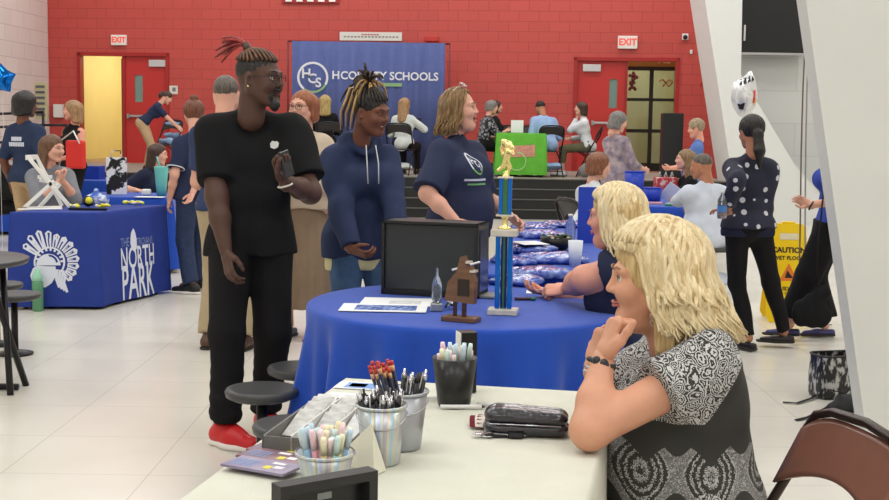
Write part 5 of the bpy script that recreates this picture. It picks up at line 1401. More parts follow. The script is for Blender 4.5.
part('toy_body', mat('toy_black', rgb(30, 28, 24)), r, lambda b: b.sphere((0, 0, .045), .045)); part('face', m_yelf, r, lambda b: b.sphere((.012, -.02, .05), .032))
q = onN(92, 205.5); r = empty('gift_bag', (q.x, q.y+.12, ZN), .1, 'white and blue tissue gift bag behind the yellow toy', 'bag')
s_ = SDF(); s_.cap((-.05, 0, .04), (.06, 0, .04), .045, k=.02); s_.cap((0, 0, .05), (.0, 0, .12), .05, .02, k=.03); s_.half((0, 0, .002), (0, 0, -1)); V, F = s_.mesh(.007, wrinkle(.006, 60, 2))
mesh_obj('wrap', np_mesh('wrap', V, F), mat('tissue_blue', rgb(70, 110, 200), c2=rgb(225, 232, 245), vscale=14, rough=.5, thresh=(.42, .58)), r, True)
# tumbler, tray, printed gift bag on the table behind
q = Hh(161.5, 196, TZ+.005); sq = sY(q.y); r = empty('tumbler', (q.x, q.y, TZ+.005), 0, 'tall teal tumbler with a straw', 'tumbler'); hT = P(161, 167, q.y).z-TZ
m_teal = plastic('teal', 112, 200, 192, rough=.4)
part('cup_wall', m_teal, r, lambda b: b.lathe([(.045, 0), (.070, hT-.01), (.072, hT), (.01, hT)], n=24)); part('straw', m_teal, r, lambda b: b.tube([(0, 0, hT*.8), (-.045, 0, hT+.10)], .007))
sheet('foam_tray', 150, 197, .28, .16, 0, 'white tray left of the teal tumbler', z=TZ+.005, cat='tray')
tag(part('tissue_pack', m_wht2, None, lambda b: b.box((0, 0, .03), (.09, .06, .06), bev=.015), loc=tuple(Hh(146.5, 195, TZ+.012)[:2])+(TZ+.012,)), 'small white tissue pack on the foam tray', 'tissues')
q = Hh(117, 194, TZ+.005); r = empty('printed_bag', (q.x, q.y, TZ+.005), .2, 'black and white printed gift bag standing left of the tumbler', 'bag'); hT = P(117, 158, q.y).z-TZ
m_flo = mat('black_white_floral', rgb(24, 24, 26), c2=rgb(235, 235, 235), rough=.5, vscale=9, thresh=(.50, .53))
part('bag_wall', m_flo, r, lambda b: b.prism([(-.10, -.05), (.10, -.05), (.10, .05), (-.10, .05)], 0, hT)); part('handle', m_flo, r, lambda b: b.tube([(-.05, -.05, hT), (-.04, -.05, hT+.07), (.04, -.05, hT+.07), (.05, -.05, hT)], .006))
for i, (px, py, w, h) in enumerate(((93, 172, .26, .16), (92, 186, .34, .12))):
    q = Hh(px, py+3, TZ+.005) if i == 0 else Hh(px, 178, TZ+.005)
q = P(92, 176, 15.7); tag(part('storage_bin', plastic('bin_blue', 30, 60, 160), None, lambda b: b.prism([(-.15, -.11), (.15, -.11), (.17, .11), (-.17, .11)], 0, .17), loc=(q.x, 15.6, TZ+.005)), 'blue bin on the table nearest the left doorway', 'bin')
q = P(7, 178, 16); tag(part('napkin_stack', m_wht2, None, lambda b: b.box((0, 0, .035), (.2, .14, .07), bev=.02), loc=(q.x, 16.0, TZ+.005)), 'white bundle on the table cut off at the left edge', 'napkins')
# ---------------------------------------------------------------- things on the cream table
ZF = TZ+.006
def onF(name, px, py, label, cat, rz=0, group=None, dz=0): q = Hh(px, py, ZF); return empty(name, (q.x, q.y, ZF+dz), rz, label, cat, group)
TR = math.atan2(dl.y, dl.x)+PI/2
m_hol, nt, b = new_mat('holographic_metal'); L = nt.links.new
tc = nt.nodes.new('ShaderNodeTexCoord'); sx_ = nt.nodes.new('ShaderNodeSeparateXYZ'); L(tc.outputs['Object'], sx_.inputs[0])
mt_ = nt.nodes.new('ShaderNodeMath'); mt_.operation = 'ARCTAN2'; L(sx_.outputs['Y'], mt_.inputs[0]); L(sx_.outputs['X'], mt_.inputs[1])
n = nt.nodes.new('ShaderNodeTexNoise'); n.noise_dimensions = '1D'; n.inputs['Scale'].default_value = 2.6; n.inputs['Detail'].default_value = 2; L(mt_.outputs[0], n.inputs['W'])
r_ = nt.nodes.new('ShaderNodeValToRGB'); cr = r_.color_ramp
cols = [(.30, (150, 155, 160)), (.38, (190, 175, 205)), (.44, (170, 200, 220)), (.50, (200, 205, 205)), (.56, (215, 205, 170)), (.62, (165, 170, 175)), (.70, (200, 185, 215))]
cr.elements[0].position = cols[0][0]; cr.elements[0].color = (*rgb(*cols[0][1]), 1); cr.elements[1].position = cols[-1][0]; cr.elements[1].color = (*rgb(*cols[-1][1]), 1)
for p, c in cols[1:-1]: e = cr.elements.new(p); e.color = (*rgb(*c), 1)
L(n.outputs['Fac'], r_.inputs[0]); L(r_.outputs[0], b.inputs['Base Color']); b.inputs['Metallic'].default_value = .55; b.inputs['Roughness'].default_value = .32
m_galv = mat('galvanised_metal', rgb(176, 180, 186), rough=.35, metal=.7, var=.08, vscale=12)
def bucket(r, r0, r1, h, m, handle=True):
    part('bucket_wall', m, r, lambda b: b.lathe([(r0*.96, 0), (r0, .003), (r1, h), (r1*.965, h), (r0*.95, .005), (.002, .004)], n=36, caps=False))
    part('rim', m, r, lambda b: b.lathe([(r1, h-.005), (r1+.003, h-.003), (r1+.003, h+.001), (r1, h+.002)], n=36, caps=False))
    if handle:
        part('handle', m_steel, r, lambda b: b.tube([(r1*math.cos(a)+.006*0, -.004-(.0)*a, h-.012-.055*math.sin(a)*1.0) if False else (r1*1.03*math.cos(a), -r1*1.06*math.sin(a)*.9, h-.015-.03*math.sin(a)) for a in np.linspace(0, PI, 17)], .0015, n=5))
def fill_pens(r, r1, h, n, L_, mk, seed, spread=.25, zb=.006, tiltx=0, tilty=0):
    """mk(i) -> function(mb, matrix); each pen is a thing of its own"""
    rr = random.Random(seed); R0 = Vector(r.location); out = []
    for i in range(n):
        a = 2*PI*i*0.618+seed; d = r1*.82*math.sqrt((i+.5)/n)
        tx = d*math.cos(a); ty = d*math.sin(a); bx, by = tx*.62, ty*.62
        top = Vector((tx*(1+spread)+tiltx, ty*(1+spread)+tilty, L_)); bot = Vector((bx, by, zb)); dd = (top-bot).normalized()
        M = Matrix.Translation(R0+bot) @ dd.to_track_quat('Z', 'Y').to_matrix().to_4x4() @ Matrix.Rotation(rr.random()*6, 4, 'Z'); mk(i, M, rr)
# 1: bucket of pastel highlighters, nearest
PAST = [(238, 170, 185, 'pink'), (150, 195, 225, 'blue'), (240, 220, 140, 'yellow'), (245, 200, 205, 'rose'), (170, 215, 205, 'mint'), (245, 228, 165, 'cream yellow')]
pm_ = [plastic('pastel_'+str(i), *c[:3]) for i, c in enumerate(PAST)]; m_cap = [plastic('pastel_cap_'+str(i), *[int(v*.5+255*.5) for v in c[:3]]) for i, c in enumerate(PAST)]
def highlighter(L_, grp, where):
    def mk(i, M, rr):
        k = (i*7+rr.randint(0, 1)) % 6 if True else 0; r = empty('highlighter', (0, 0, 0), 0, '%s pastel highlighter %s' % (PAST[k][3], where), 'highlighter', grp); r.matrix_world = M; l = L_*rr.uniform(.86, 1.1)
        part('barrel', pm_[k], r, lambda b: b.lathe([(.0058, 0), (.0062, .004), (.0062, l*.62)], n=8)); part('cap', m_cap[k], r, lambda b: b.lathe([(.0066, l*.62), (.0066, l*.93), (.0052, l), (.002, l)], n=8))
    return mk
r = onF('metal_bucket', 325, 482, 'shiny pastel striped bucket of highlighters behind the black frame', 'bucket'); bucket(r, .045, .058, .062, m_hol, False)
fill_pens(r, .058, .06, 30, .10, highlighter(.105, 'highlighters in the front bucket', 'in the striped front bucket'), 1, spread=.15)
# 2: bucket of black pens
r2 = onF('metal_bucket', 381, 462, 'tall striped metal bucket full of black pens', 'bucket'); bucket(r2, .040, .053, .125, m_hol)
m_pblk = plastic('pen_black', 28, 28, 32); m_psil = mat('pen_silver', rgb(205, 205, 210), rough=.2, metal=.8)
def pen(L_, grp, where):
    def mk(i, M, rr):
        r = empty('ballpoint_pen', (0, 0, 0), 0, 'black and silver ballpoint pen '+where, 'pen', grp); r.matrix_world = M; l = L_*rr.uniform(.96, 1.05)
        part('barrel', m_pblk, r, lambda b: b.lathe([(.004, 0), (.005, .01), (.005, l*.86)], n=8)); part('clip', m_psil, r, lambda b: b.box((.006, 0, l*.85), (.0022, .003, .038))); part('button', m_psil if i % 2 else m_pblk, r, lambda b: b.lathe([(.0052, l*.86), (.0052, l*.93), (.0028, l*.94), (.0028, l)], n=8))
    return mk
fill_pens(r2, .053, .125, 26, .145, pen(.145, 'black pens in the striped bucket', 'in the striped metal bucket'), 2, spread=.12)
# 3: plain bucket with pencils and pens
r3 = onF('metal_bucket', 402, 447, 'plain galvanised bucket with pencils behind the black pens', 'bucket'); bucket(r3, .042, .056, .128, m_galv)
m_pen1 = plastic('pencil_navy', 30, 34, 62); m_wdp = mat('pencil_wood', rgb(226, 176, 130), rough=.6); m_ered = plastic('pencil_red', 196, 58, 50)
def pencil(i, M, rr):
    r = empty('pencil', (0, 0, 0), 0, 'navy pencil with an orange and red end in the plain bucket', 'pencil', 'pencils in the plain bucket'); r.matrix_world = M; l = .19*rr.uniform(.95, 1.04)
    part('barrel', m_pen1, r, lambda b: b.lathe([(.0037, 0), (.0037, l*.88)], n=6)); part('ferrule', m_wdp, r, lambda b: b.lathe([(.0042, l*.88), (.0042, l*.95)], n=6)); part('eraser', m_ered, r, lambda b: b.lathe([(.0042, l*.95), (.004, l)], n=6))
fill_pens(r3, .036, .128, 20, .185, pencil, 3, spread=.0, tiltx=-.050, tilty=-.01)
fill_pens(r3, .036, .128, 8, .165, pen(.165, 'pens in the plain bucket', 'in the plain galvanised bucket'), 4, spread=0, tiltx=.022, tilty=.015)
# 4: black cup of highlighters
r4 = onF('plastic_cup', 454, 405, 'black tapered cup of pastel highlighters on the cream table', 'cup')
part('cup_wall', plastic('cup_black', 30, 31, 31, rough=.3), r4, lambda b: b.lathe([(.040, 0), (.042, .003), (.058, .125), (.0555, .125), (.039, .006), (.002, .005)], n=36, caps=False))
fill_pens(r4, .055, .12, 18, .145, highlighter(.147, 'highlighters in the black cup', 'in the black cup'), 5, spread=.12)
# box behind the cup
r = onF('small_box', 466, 391, 'small upright black box with a white side behind the black cup', 'box', rz=.25); hb_ = P(466, 331, r.location.y).z-ZF
part('front_panel', m_black, r, lambda b: b.box((0, 0, hb_/2), (.045, .05, hb_), bev=.002)); part('side_panel', m_white, r, lambda b: b.box((-.0235, 0, hb_/2), (.003, .048, hb_-.004)))
# tent card
r = onF('tent_card', 364, 474, 'blank cream tent card leaning beside the pens bucket', 'card')
def tq(px, py, Y): return P(px, py, Y)-Vector(r.location)
yc = r.location.y; a = tq(371.5, 424, yc+.03); b1 = tq(386, 471, yc+.03); b1.z = 0; b0 = tq(374, 480, yc-.01); b0.z = 0; l0 = tq(334, 468, yc+.10); l0.z = .0; a2 = a
mbt = MB(); th = Vector((.0008, .0008, 0)); 
def tri(mb, pts):
    n = len(pts); o = Vector((.0007, -.0014, 0)); mb.add([p-o for p in pts]+[p+o for p in pts], [list(range(n)), [n+i for i in range(n)][::-1]]+[[i, n+i, n+(i+1) % n, (i+1) % n] for i in range(n)])
part('leaf', mat('card_cream', rgb(226, 224, 206), rough=.7), r, lambda mb: tri(mb, [a, b0, l0])); part('leaf', mat('card_cream', rgb(226, 224, 206)), r, lambda mb: tri(mb, [a, b1, b0]))
# organiser tray with brochures
r = onF('organiser_tray', 296, 446, 'grey divided tray holding upright leaflets on the cream table', 'tray', rz=TR); m_gry = plastic('tray_grey', 112, 112, 108, rough=.5)
qn = Hh(262, 452, ZF); fl = Vector(r.location); rel = Matrix.Rotation(-TR, 3, 'Z') @ (qn-fl); x0, y0 = rel.x, rel.y; wT_, lT_, hT_ = .20, .40, .036
def tb(b, a, c, d, e, h0=0, h1=hT_): b.box((x0+(a+c)/2, y0+(d+e)/2, (h0+h1)/2), (c-a, e-d, h1-h0))
part('tray_shell', m_gry, r, lambda b: (tb(b, 0, wT_, 0, lT_, 0, .003), tb(b, 0, .004, 0, lT_), tb(b, wT_-.004, wT_, 0, lT_), tb(b, 0, wT_, 0, .004), tb(b, 0, wT_, lT_-.004, lT_)))
for k in (1, 2): part('divider', m_white, r, lambda b: tb(b, wT_*k/3-.0015, wT_*k/3+.0015, 0, lT_, 0, hT_+.004))
wr_ = Matrix.Rotation(TR, 3, 'Z')
m_leaf = [mat('leaflet_grey', rgb(150, 150, 148), c2=rgb(215, 215, 212), vscale=30, rough=.5), mat('leaflet_dark', rgb(70, 68, 66), c2=rgb(130, 128, 124), vscale=30, rough=.5), mat('leaflet_light', rgb(225, 226, 226), c2=rgb(190, 190, 190), vscale=30, rough=.5)]
rr = random.Random(9)
for k in range(12):
    sl_ = k % 3; j = k//3; y_ = y0+.12+j*.055; lc = Vector((x0+wT_*(sl_+.5)/3, y_, .006)); wv = fl+wr_ @ lc
    o = part('leaflet', m_leaf[(0 if j < 3 else 2) if sl_ < 2 else 2-j % 2], None, lambda b: b.box((0, .06, .0), (wT_/3-.014, .14, .0016))); o.location = (wv.x, wv.y, ZF+.008+.002*(j % 3)+.004); o.rotation_euler = (math.radians(10+rr.uniform(0, 5)), 0, TR+rr.uniform(-.04, .04))
    tag(o, 'leaflet standing slanted in the %s slot of the grey tray' % ('left', 'middle', 'right')[sl_], 'leaflet', 'leaflets in the %s slot of the tray' % ('left', 'middle', 'right')[sl_])
# piles of printed cards in front of the tray
m_pur = mat('card_purple', rgb(128, 118, 150), c2=rgb(160, 150, 175), vscale=20, rough=.4); m_mau = mat('card_mauve', rgb(120, 84, 96), c2=rgb(150, 120, 130), vscale=20, rough=.4); m_yc = mat('card_yellow', rgb(222, 212, 90)); m_wc = mat('card_white', rgb(232, 232, 236)); m_lb = mat('card_lightblue', rgb(140, 165, 210))
for i, (px, py, m, lab, n_) in enumerate(((285, 452, m_mau, 'mauve booklet touching the grey tray', 0), (276, 460, m_mau, 'mauve booklet in the middle of the fan', 1), (262, 471, m_pur, 'purple booklet in front, with yellow and white blocks', 2))):
    q = Hh(px, py, ZF); r = empty('booklet', (q.x, q.y, ZF+.004*(n_)), TR-.28, lab, 'booklet', None); w_, h_ = .155, .075
    part('cover', m, r, lambda b: b.box((0, 0, .003), (w_, h_, .006), bev=.0006)); part('title_block', m_wc, r, lambda b: b.box((-.01+.02*i, .020, .0064), (.03, .012, .0006)).box((.045, -.005, .0064), (.022, .016, .0006)))
    part('colour_block', m_yc, r, lambda b: b.box((.022, -.012, .0064), (.018, .020, .0006))); part('text_block', m_lb, r, lambda b: [b.box((-.04, -.022+.009*k, .0064), (.055, .003, .0006)) for k in range(5)])
# flyers at the far edge
m_fb = mat('flyer_blue', rgb(90, 135, 205), c2=rgb(140, 175, 225), vscale=30); m_fn = mat('flyer_navy', rgb(60, 78, 110))
sheet('flyer', 376, 387, .22, .085, TR, 'white flyer with blue border at the far corner of the cream table', z=ZF, pic=[(-.38, -.4, .45, .35, m_fb), (-.33, -.25, -.12, .25, m_wc), (-.25, -.08, -.2, .1, m_fn)])
sheet('flyer', 366, 398, .21, .075, TR, 'plain white flyer overlapping the blue bordered one', z=ZF+.003, pic=[(-.1, -.2, .1, .1, m_pgrey), (.18, -.35, .40, .3, m_fb)])
sheet('flyer', 352, 405, .13, .08, TR-.3, 'small white card right of the grey tray', z=ZF+.04, pic=[(-.3, -.3, .3, .0, m_pgrey)]) if False else None
# two white pens
for px, py, rz, lab in ((462, 409, .05, 'white pen lying in front of the black cup'), (436, 400, -.1, 'white pen lying left of the black cup'), (498, 407, -.05, 'white pen lying behind the dark wallet')):
    r = onF('white_pen', px, py, lab, 'pen', rz=rz); part('barrel', plastic('pen_white', 235, 235, 232), r, lambda b: b.tube([(-.055, 0, .006), (.05, 0, .006)], .0052)); part('tip', m_pblk, r, lambda b: b.tube([(.05, 0, .006), (.058, 0, .006)], [.005, .002]))
# dark wallet
r = onF('wallet', 527, 433, 'puffy dark crocodile pattern wallet on the cream table', 'wallet', rz=-.12)
m_croc, nt, b = new_mat('crocodile_leather'); L = nt.links.new; b.inputs['Base Color'].default_value = (*rgb(34, 32, 42), 1); b.inputs['Roughness'].default_value = .22; b.inputs['Coat Weight'].default_value = .5
tc = nt.nodes.new('ShaderNodeTexCoord'); v = nt.nodes.new('ShaderNodeTexVoronoi'); v.inputs['Scale'].default_value = 90; L(tc.outputs['Object'], v.inputs['Vector']); bp = nt.nodes.new('ShaderNodeBump'); bp.inputs['Strength'].default_value = .5; bp.inputs['Distance'].default_value = .003; bp.invert = True; L(v.outputs['Distance'], bp.inputs['Height']); L(bp.outputs[0], b.inputs['Normal'])
def pillow(w, d, h, z, taper=0):
    s_ = SDF(); s_.cap((-w/2+d*.4, 0, z), (w/2-d*.4, 0, z-taper), d*.5, d*.42, k=.01, flat=((0, 0, 1), h/d)); s_.cap((-w/2+.02, -d*.25, z), (w/2-.02, -d*.25, z-taper), h*.5, h*.45, k=.02); s_.cap((-w/2+.02, d*.25, z), (w/2-.02, d*.25, z-taper), h*.5, h*.45, k=.02); return s_.mesh(.0035)
V, F = pillow(.19, .095, .030, .017); mesh_obj('lower_half', np_mesh('w', V, F), m_croc, r, True); V, F = pillow(.185, .09, .032, .044, .004); mesh_obj('upper_half', np_mesh('w', V, F), m_croc, r, True)
part('zip', m_psil, r, lambda b: b.tube([(-.09, -.02, .030), (-.085, -.047, .030), (.08, -.047, .030)], .0016, n=5))
# wristlet strap
r = onF('wristlet', 483, 424, 'maroon and white patterned strap beside the wallet', 'strap', rz=-.15); m_mar = cloth('maroon', 112, 34, 48); m_pat = mat('strap_white', rgb(225, 215, 205), rough=.8)
def arch(b, x0, x1, off=0, mi=0):
    V = []; n = 14
    for i in range(n+1):
        t = i/n; y = -.055+.10*t; z = .004+.014*math.sin(PI*t)+off; V += [(x0-.006*math.sin(PI*t), y, z), (x1-.006*math.sin(PI*t), y, z), (x1-.006*math.sin(PI*t), y, z+.0015), (x0-.006*math.sin(PI*t), y, z+.0015)]
    F = [[4*i+j, 4*i+(j+1) % 4, 4*i+4+(j+1) % 4, 4*i+4+j] for i in range(n) for j in range(4)]+[[3, 2, 1, 0], [4*n, 4*n+1, 4*n+2, 4*n+3]]; b.add(V, F, mi)
part('band', m_mar, r, lambda b: arch(b, -.025, .025)); part('white_panel', m_pat, r, lambda b: arch(b, -.012, .012, .0016))
part('motif', m_mar, r, lambda b: [b.add([(-.008-.005*math.sin(PI*(y+.055)/.1), y-.006, .0075+.014*math.sin(PI*(y+.055)/.10)), (.006-.005*math.sin(PI*(y+.055)/.1), y, .0075+.014*math.sin(PI*(y+.055)/.10)), (-.008-.005*math.sin(PI*(y+.055)/.1), y+.006, .0075+.014*math.sin(PI*(y+.055)/.10))], [[0, 1, 2]]) for y in np.linspace(-.042, .034, 6)])
r = onF('key_ring', 496, 437, 'black and silver keys lying in front of the wallet', 'keys')
part('ring', m_psil, r, lambda b: b.tube([(.014*math.cos(a)-.02, .012*math.sin(a), .003) for a in np.linspace(0, 2*PI, 17)[:-1]], .0015, n=5, closed=True))
for k, (x, y, a) in enumerate(((0, 0, .1), (.02, .006, -.2), (-.03, .004, .5))): part('key', [m_pblk, m_psil, m_psil][k], r, lambda b: b.box((x, y, .004+.002*k), (.05, .016, .004), rz=a, bev=.001).box((x+.035*math.cos(a), y+.035*math.sin(a), .004+.002*k), (.03, .006, .002), rz=a))
part('fob', m_pblk, r, lambda b: b.box((.045, -.004, .007), (.036, .022, .012), bev=.004))
# black picture frame in front
yq = 2.05; a = P(276, 482, yq-.06); c = P(373, 471, yq+.05); r = empty('picture_frame', ((a.x+c.x)/2, (a.y+c.y)/2, ZF), math.atan2(c.y-a.y, c.x-a.x)+0.0, 'black frame standing at the bottom edge of the picture', 'picture frame')
w_ = (c-a).length; hf = (a.z+c.z)/2-ZF; bw = .017; dpt = .034; m_fr = mat('frame_black', rgb(38, 38, 38), rough=.5)
def fr(b): b.box((0, 0, hf-bw/2), (w_, dpt, bw)); b.box((0, 0, bw/2), (w_, dpt, bw)); b.box((-w_/2+bw/2, 0, hf/2), (bw, dpt, hf-2*bw)); b.box((w_/2-bw/2, 0, hf/2), (bw, dpt, hf-2*bw))
part('frame', m_fr, r, fr); part('backing', mat('frame_backing', rgb(28, 29, 29), rough=.3), r, lambda b: b.box((0, .012, hf/2), (w_-2*bw, .004, hf-2*bw)))
part('label_strip', mat('frame_label', rgb(150, 155, 155)), r, lambda b: b.box((.003, .0095, hf*.62), (.028, .001, .012)))
# ---------------------------------------------------------------- hair made of locks
def flow_hair(i, m, N=220, seed=1, vol=.0, L=-.14, back=.10, r=.0075, part_x=.02, bang=58, front=.55, wave=.008, clear=62, side_l=None, name='hair_locks', out=.03, backL=None):
    """locks from a parting over the skull, then hanging; head frame"""
    rr = random.Random(seed); paths = []
    C = Vector((0, -.019, .036)); Rv = Vector((.085+vol, .104+vol, .092+vol))
    for k in range(N):
        phi = -180+360*((k*.618034) % 1.0)       # 0 = front
        a = abs(phi); lay = rr.uniform(-.004, .007)
        root = Vector((part_x/.09+rr.uniform(-.1, .1), rr.uniform(-.55, .45), 1)).normalized()
        ph = math.radians(phi)
        if a < clear: th = math.radians(bang+(8*a/clear)+rr.uniform(-5, 4)); ph = math.radians(phi+ (14 if phi > 0 else -14)*(1-a/clear)*1.0)
        else: th = math.radians(96+rr.uniform(-4, 4))
        end = Vector((-math.sin(ph)*math.sin(th), math.cos(ph)*math.sin(th), math.cos(th)))
        pts = []; n = 9
        for j in range(n):
            t = j/(n-1); d = root.lerp(end, t)
            d.normalize(); q = C+Vector((d.x*(Rv.x+lay), d.y*(Rv.y+lay), d.z*(Rv.z+lay)))
            pts.append(q)
        if a >= clear:
            lz = L if backL is None else L+(backL-L)*max(0, (a-90)/90)
            lz = lz*rr.uniform(.82, 1.06); p0 = pts[-1].copy(); d = Vector((end.x*out, -back*(.35+.65*(a/180)), 0)); w0 = rr.random()*6.28; m_ = 8
            for j in range(1, m_+1):
                t = j/m_; q = p0+Vector((0, 0, (lz-p0.z)*t))+d*t**1.2
                q += Vector((math.sin(w0+t*7), math.cos(w0*1.3+t*8), 0))*wave*t; pts.append(q)
        M_ = len(pts); rs = [r*(.45+.75*min(1, 3*t/M_))*(1 if t < M_*.7 else max(.18, 1-(t-M_*.7)/(M_*.3)*.85)) for t in range(M_)]
        paths.append((pts, rs, rr.uniform(.86, 1.08)))
    return lock_mesh(name, paths, m, i, n=6)
def seated_pose(z=.47, **k):
    zp = z+.10; p = dict(pelvis=(0, 0, zp), la=(-.13, .46, .085), ra=(.13, .44, .085), lh=(-.16, .32, zp+.12), rh=(.16, .32, zp+.12)); p.update(k); return p
sk_dark = skin_mat('skin_deep_brown', 82, 56, 46); sk_brown = skin_mat('skin_brown', 118, 74, 56); sk_fair = skin_mat('skin_fair', 222, 168, 146); sk_pink = skin_mat('skin_rosy', 224, 160, 138); sk_tan = skin_mat('skin_tanned', 214, 158, 130)
sk_olive = skin_mat('skin_olive', 178, 122, 94)
c_black = cloth('cotton_black', 22, 22, 24, var=.15); c_navy = cloth('cotton_navy', 42, 50, 78); c_navy2 = cloth('jersey_navy', 38, 44, 68); c_khaki = cloth('twill_khaki', 176, 158, 128); c_tan = cloth('twill_tan', 188, 160, 124)
c_jeans = mat('denim_dark', rgb(38, 52, 84), rough=.85, var=.18, vscale=26, bump=.3, bscale=300); c_jeans2 = mat('denim_blue', rgb(64, 92, 128), rough=.85, var=.2, vscale=18, bump=.3, bscale=300)
c_pblack = cloth('trousers_black', 22, 21, 23, var=.12); c_white = cloth('cotton_white', 214, 218, 222); c_lblue = cloth('shirt_light_blue', 150, 178, 216); c_beige = cloth('knit_beige', 196, 180, 160)
c_grey = cloth('cotton_grey', 128, 130, 138); c_olive = cloth('cotton_olive', 96, 92, 70)
h_black = hairm('hair_black', (20, 18, 18), (38, 34, 32)); h_dbrown = hairm('hair_dark_brown', (46, 32, 26), (78, 54, 42)); h_brown = hairm('hair_brown', (84, 58, 42), (124, 90, 64)); h_auburn = hairm('hair_auburn', (128, 70, 44), (168, 104, 70))
h_lbrown = hairm('hair_light_brown', (128, 96, 66), (182, 146, 104)); h_grey = hairm('hair_grey', (96, 92, 90), (140, 136, 132)); h_sgrey = hairm('hair_short_grey', (74, 66, 60), (108, 98, 90))
h_blond = hairm('hair_blond', (168, 134, 84), (232, 206, 152)); h_blondl = hairm('hair_blond_locks', (218, 192, 142), (252, 236, 198), attr='tint')
h_brownl = hairm('hair_brown_locks', (108, 82, 54), (172, 138, 92), attr='tint')
m_gl = plastic('glasses_dark', 40, 34, 34)
def root_at(px, Y, z=0): q = P(px, 250, Y); q = P(px, 130, Y); return (q.x, Y, z)
def Wd(*v): return ('W', Vector(v))
def WP(px, py, Y): return ('W', P(px, py, Y))

# ---- man in black with red shoes
Y0 = 5.52
fl_ = Hh(243, 436, .0); frr = Hh(268, 431, 0)
A1 = person('man in black t-shirt and red sneakers looking right, holding a phone', root_at(252, Y0), math.radians(193), H=1.82, g=1.0, sk=sk_dark, res=.009, hres=.0035, handres=.003, seed=11,
    head=dict(beard=True), head_extra=dict(brow=h_black),
    pose=dict(head=(52, 4, 0), headpos=WP(260, 79, 5.44), rh=WP(227, 262, 5.28), re=(1, -.5, 0), rcurl=30, rth=('W', Vector((.6, -.8, 0))), lh=WP(284, 181, 5.22), le=('W', Vector((.5, .1, -1))), lhd=('W', Vector((-.25, -.15, 1))), lth=('W', Vector((-.6, -.9, 0))), lcurl=62,
              ra=('W', Vector((P(225, 400, 5.36).x, 5.36, .09))), la=('W', Vector((P(266, 400, 5.62).x, 5.62, .09))), rf=42, lf=16, twist=0, arm=1.08),
    top=dict(mat=c_black, sleeve=.76, hem=.835, e=.024, sw=.030, wr=.005, res=.008, flare=.0), bottom=dict(mat=c_pblack, e=.020, to=.93, aw=.050, wr=.005, res=.0075, stack=.0035),
    hair=dict(style='short', mat=h_black, vol=-.004, groove=.001), shoes=dict(mat=mat('leather_red', rgb(196, 30, 34), rough=.4), sole=mat('sole_white', rgb(226, 220, 214), rough=.5), res=.0045, solez=.026, laces=mat('laces_red', rgb(160, 24, 28), rough=.7)))
h_dread = hairm('dread_brown', (70, 44, 32), (110, 72, 48), attr='tint'); h_dreadr = hairm('dread_red', (120, 36, 38), (160, 60, 56), attr='tint')
rr = random.Random(4); paths = []; kn = Vector((0, -.075, .128))
for k in range(26):
    ph = math.radians(-165+330*k/25); th = math.radians(62 if abs(ph) < 1.2 else 66); e = Vector((-math.sin(ph)*math.sin(th), math.cos(ph)*math.sin(th), math.cos(th))); pts = []
    for j in range(8):
        t = j/7; d = e.lerp(Vector((0, -.45, .9)).normalized(), t).normalized(); pts.append(Vector((0, -.019, .036))+Vector((d.x*.085, d.y*.105, d.z*.093)))
    pts.append(kn); paths.append((pts, [.0065]*9, rr.uniform(.7, 1.3)))
paths.append(([kn+Vector((0, .01, -.02)), kn+Vector((0, -.012, .02))], [.022, .017], .5))
lock_mesh('dreadlocks', paths, h_dread, A1, n=7)
paths = []
for k in range(15):
    a = rr.uniform(-1, 1); e = rr.uniform(.2, .9); L_ = rr.uniform(.09, .15); d = Vector((a*.35, -math.cos(e), math.sin(e))).normalized(); pts = [kn+Vector((0, -.008, .012))]
    for j in range(1, 7): t = j/6; pts.append(kn+Vector((0, -.008, .012))+d*L_*t+Vector((0, -.02*t*t, -.075*t*t*(1.6-e))))
    paths.append((pts, [.0065]*6+[.004], rr.uniform(.7, 1.3)))
lock_mesh('dreadlock_ends', paths, h_dreadr, A1, n=7)
glasses(A1, m_gl)
def add_at_hand(i, k, fn, name, m, off=(0, 0, 0), top=None, cat=None, label=None):
    """thing held in a hand: a top-level object placed in the hand's frame"""
    w, x, y, z = i['info_'+k] if 'info_'+k in i else i[k]
    M = Matrix.Translation(w) @ Matrix(((x.x, y.x, z.x, 0), (x.y, y.y, z.y, 0), (x.z, y.z, z.z, 0), (0, 0, 0, 1))) @ Matrix.Translation(off)
    b = MB(); fn(b); o = b.build(name, m); 
    bpy.context.view_layer.update()
    o.matrix_world = Matrix.Translation(i['root'].location) @ Matrix.Rotation(i['root'].rotation_euler[2], 4, 'Z') @ M
    return tag(o, label, cat)
add_at_hand(A1, 'l', lambda b: b.box((0, 0, 0), (.06, .009, .115), bev=.004), 'mobile_phone', plastic('phone_black', 32, 34, 40, rough=.2), off=(0.005, .045, .075), cat='phone', label='dark phone in the raised hand of the man in black')
part('wristband', mat('band_white', rgb(216, 210, 200), rough=.5), A1['root'], lambda b: b.tube([A1['l'][0]+A1['l'][1]*.031*math.cos(a)+A1['l'][2]*.031*math.sin(a)-A1['l'][3]*.02 for a in np.linspace(0, 2*PI, 25)[:-1]], .0045, closed=True, n=6))
part('earring', m_gold, A1['root'], lambda b: b.sphere(head_mtx(A1) @ Vector((.082, -.002, -.034)), .005, n=8))
mb = MB(); sub_blob(mb, [(-.018, -.012), (.0, -.018), (.016, -.008), (.02, .008), (.012, .018), (.0, .016), (-.01, .02), (-.02, .006)], Matrix.Translation((-.095, .5, 1.37)) @ Matrix.Rotation(PI, 4, 'Z') @ Matrix.Rotation(PI/2, 4, 'X')); project(mb, A1['shirt'], (0, -1, 0), mat('print_pale', rgb(205, 205, 205)), 'chest_print', A1['shirt'], off=.004)

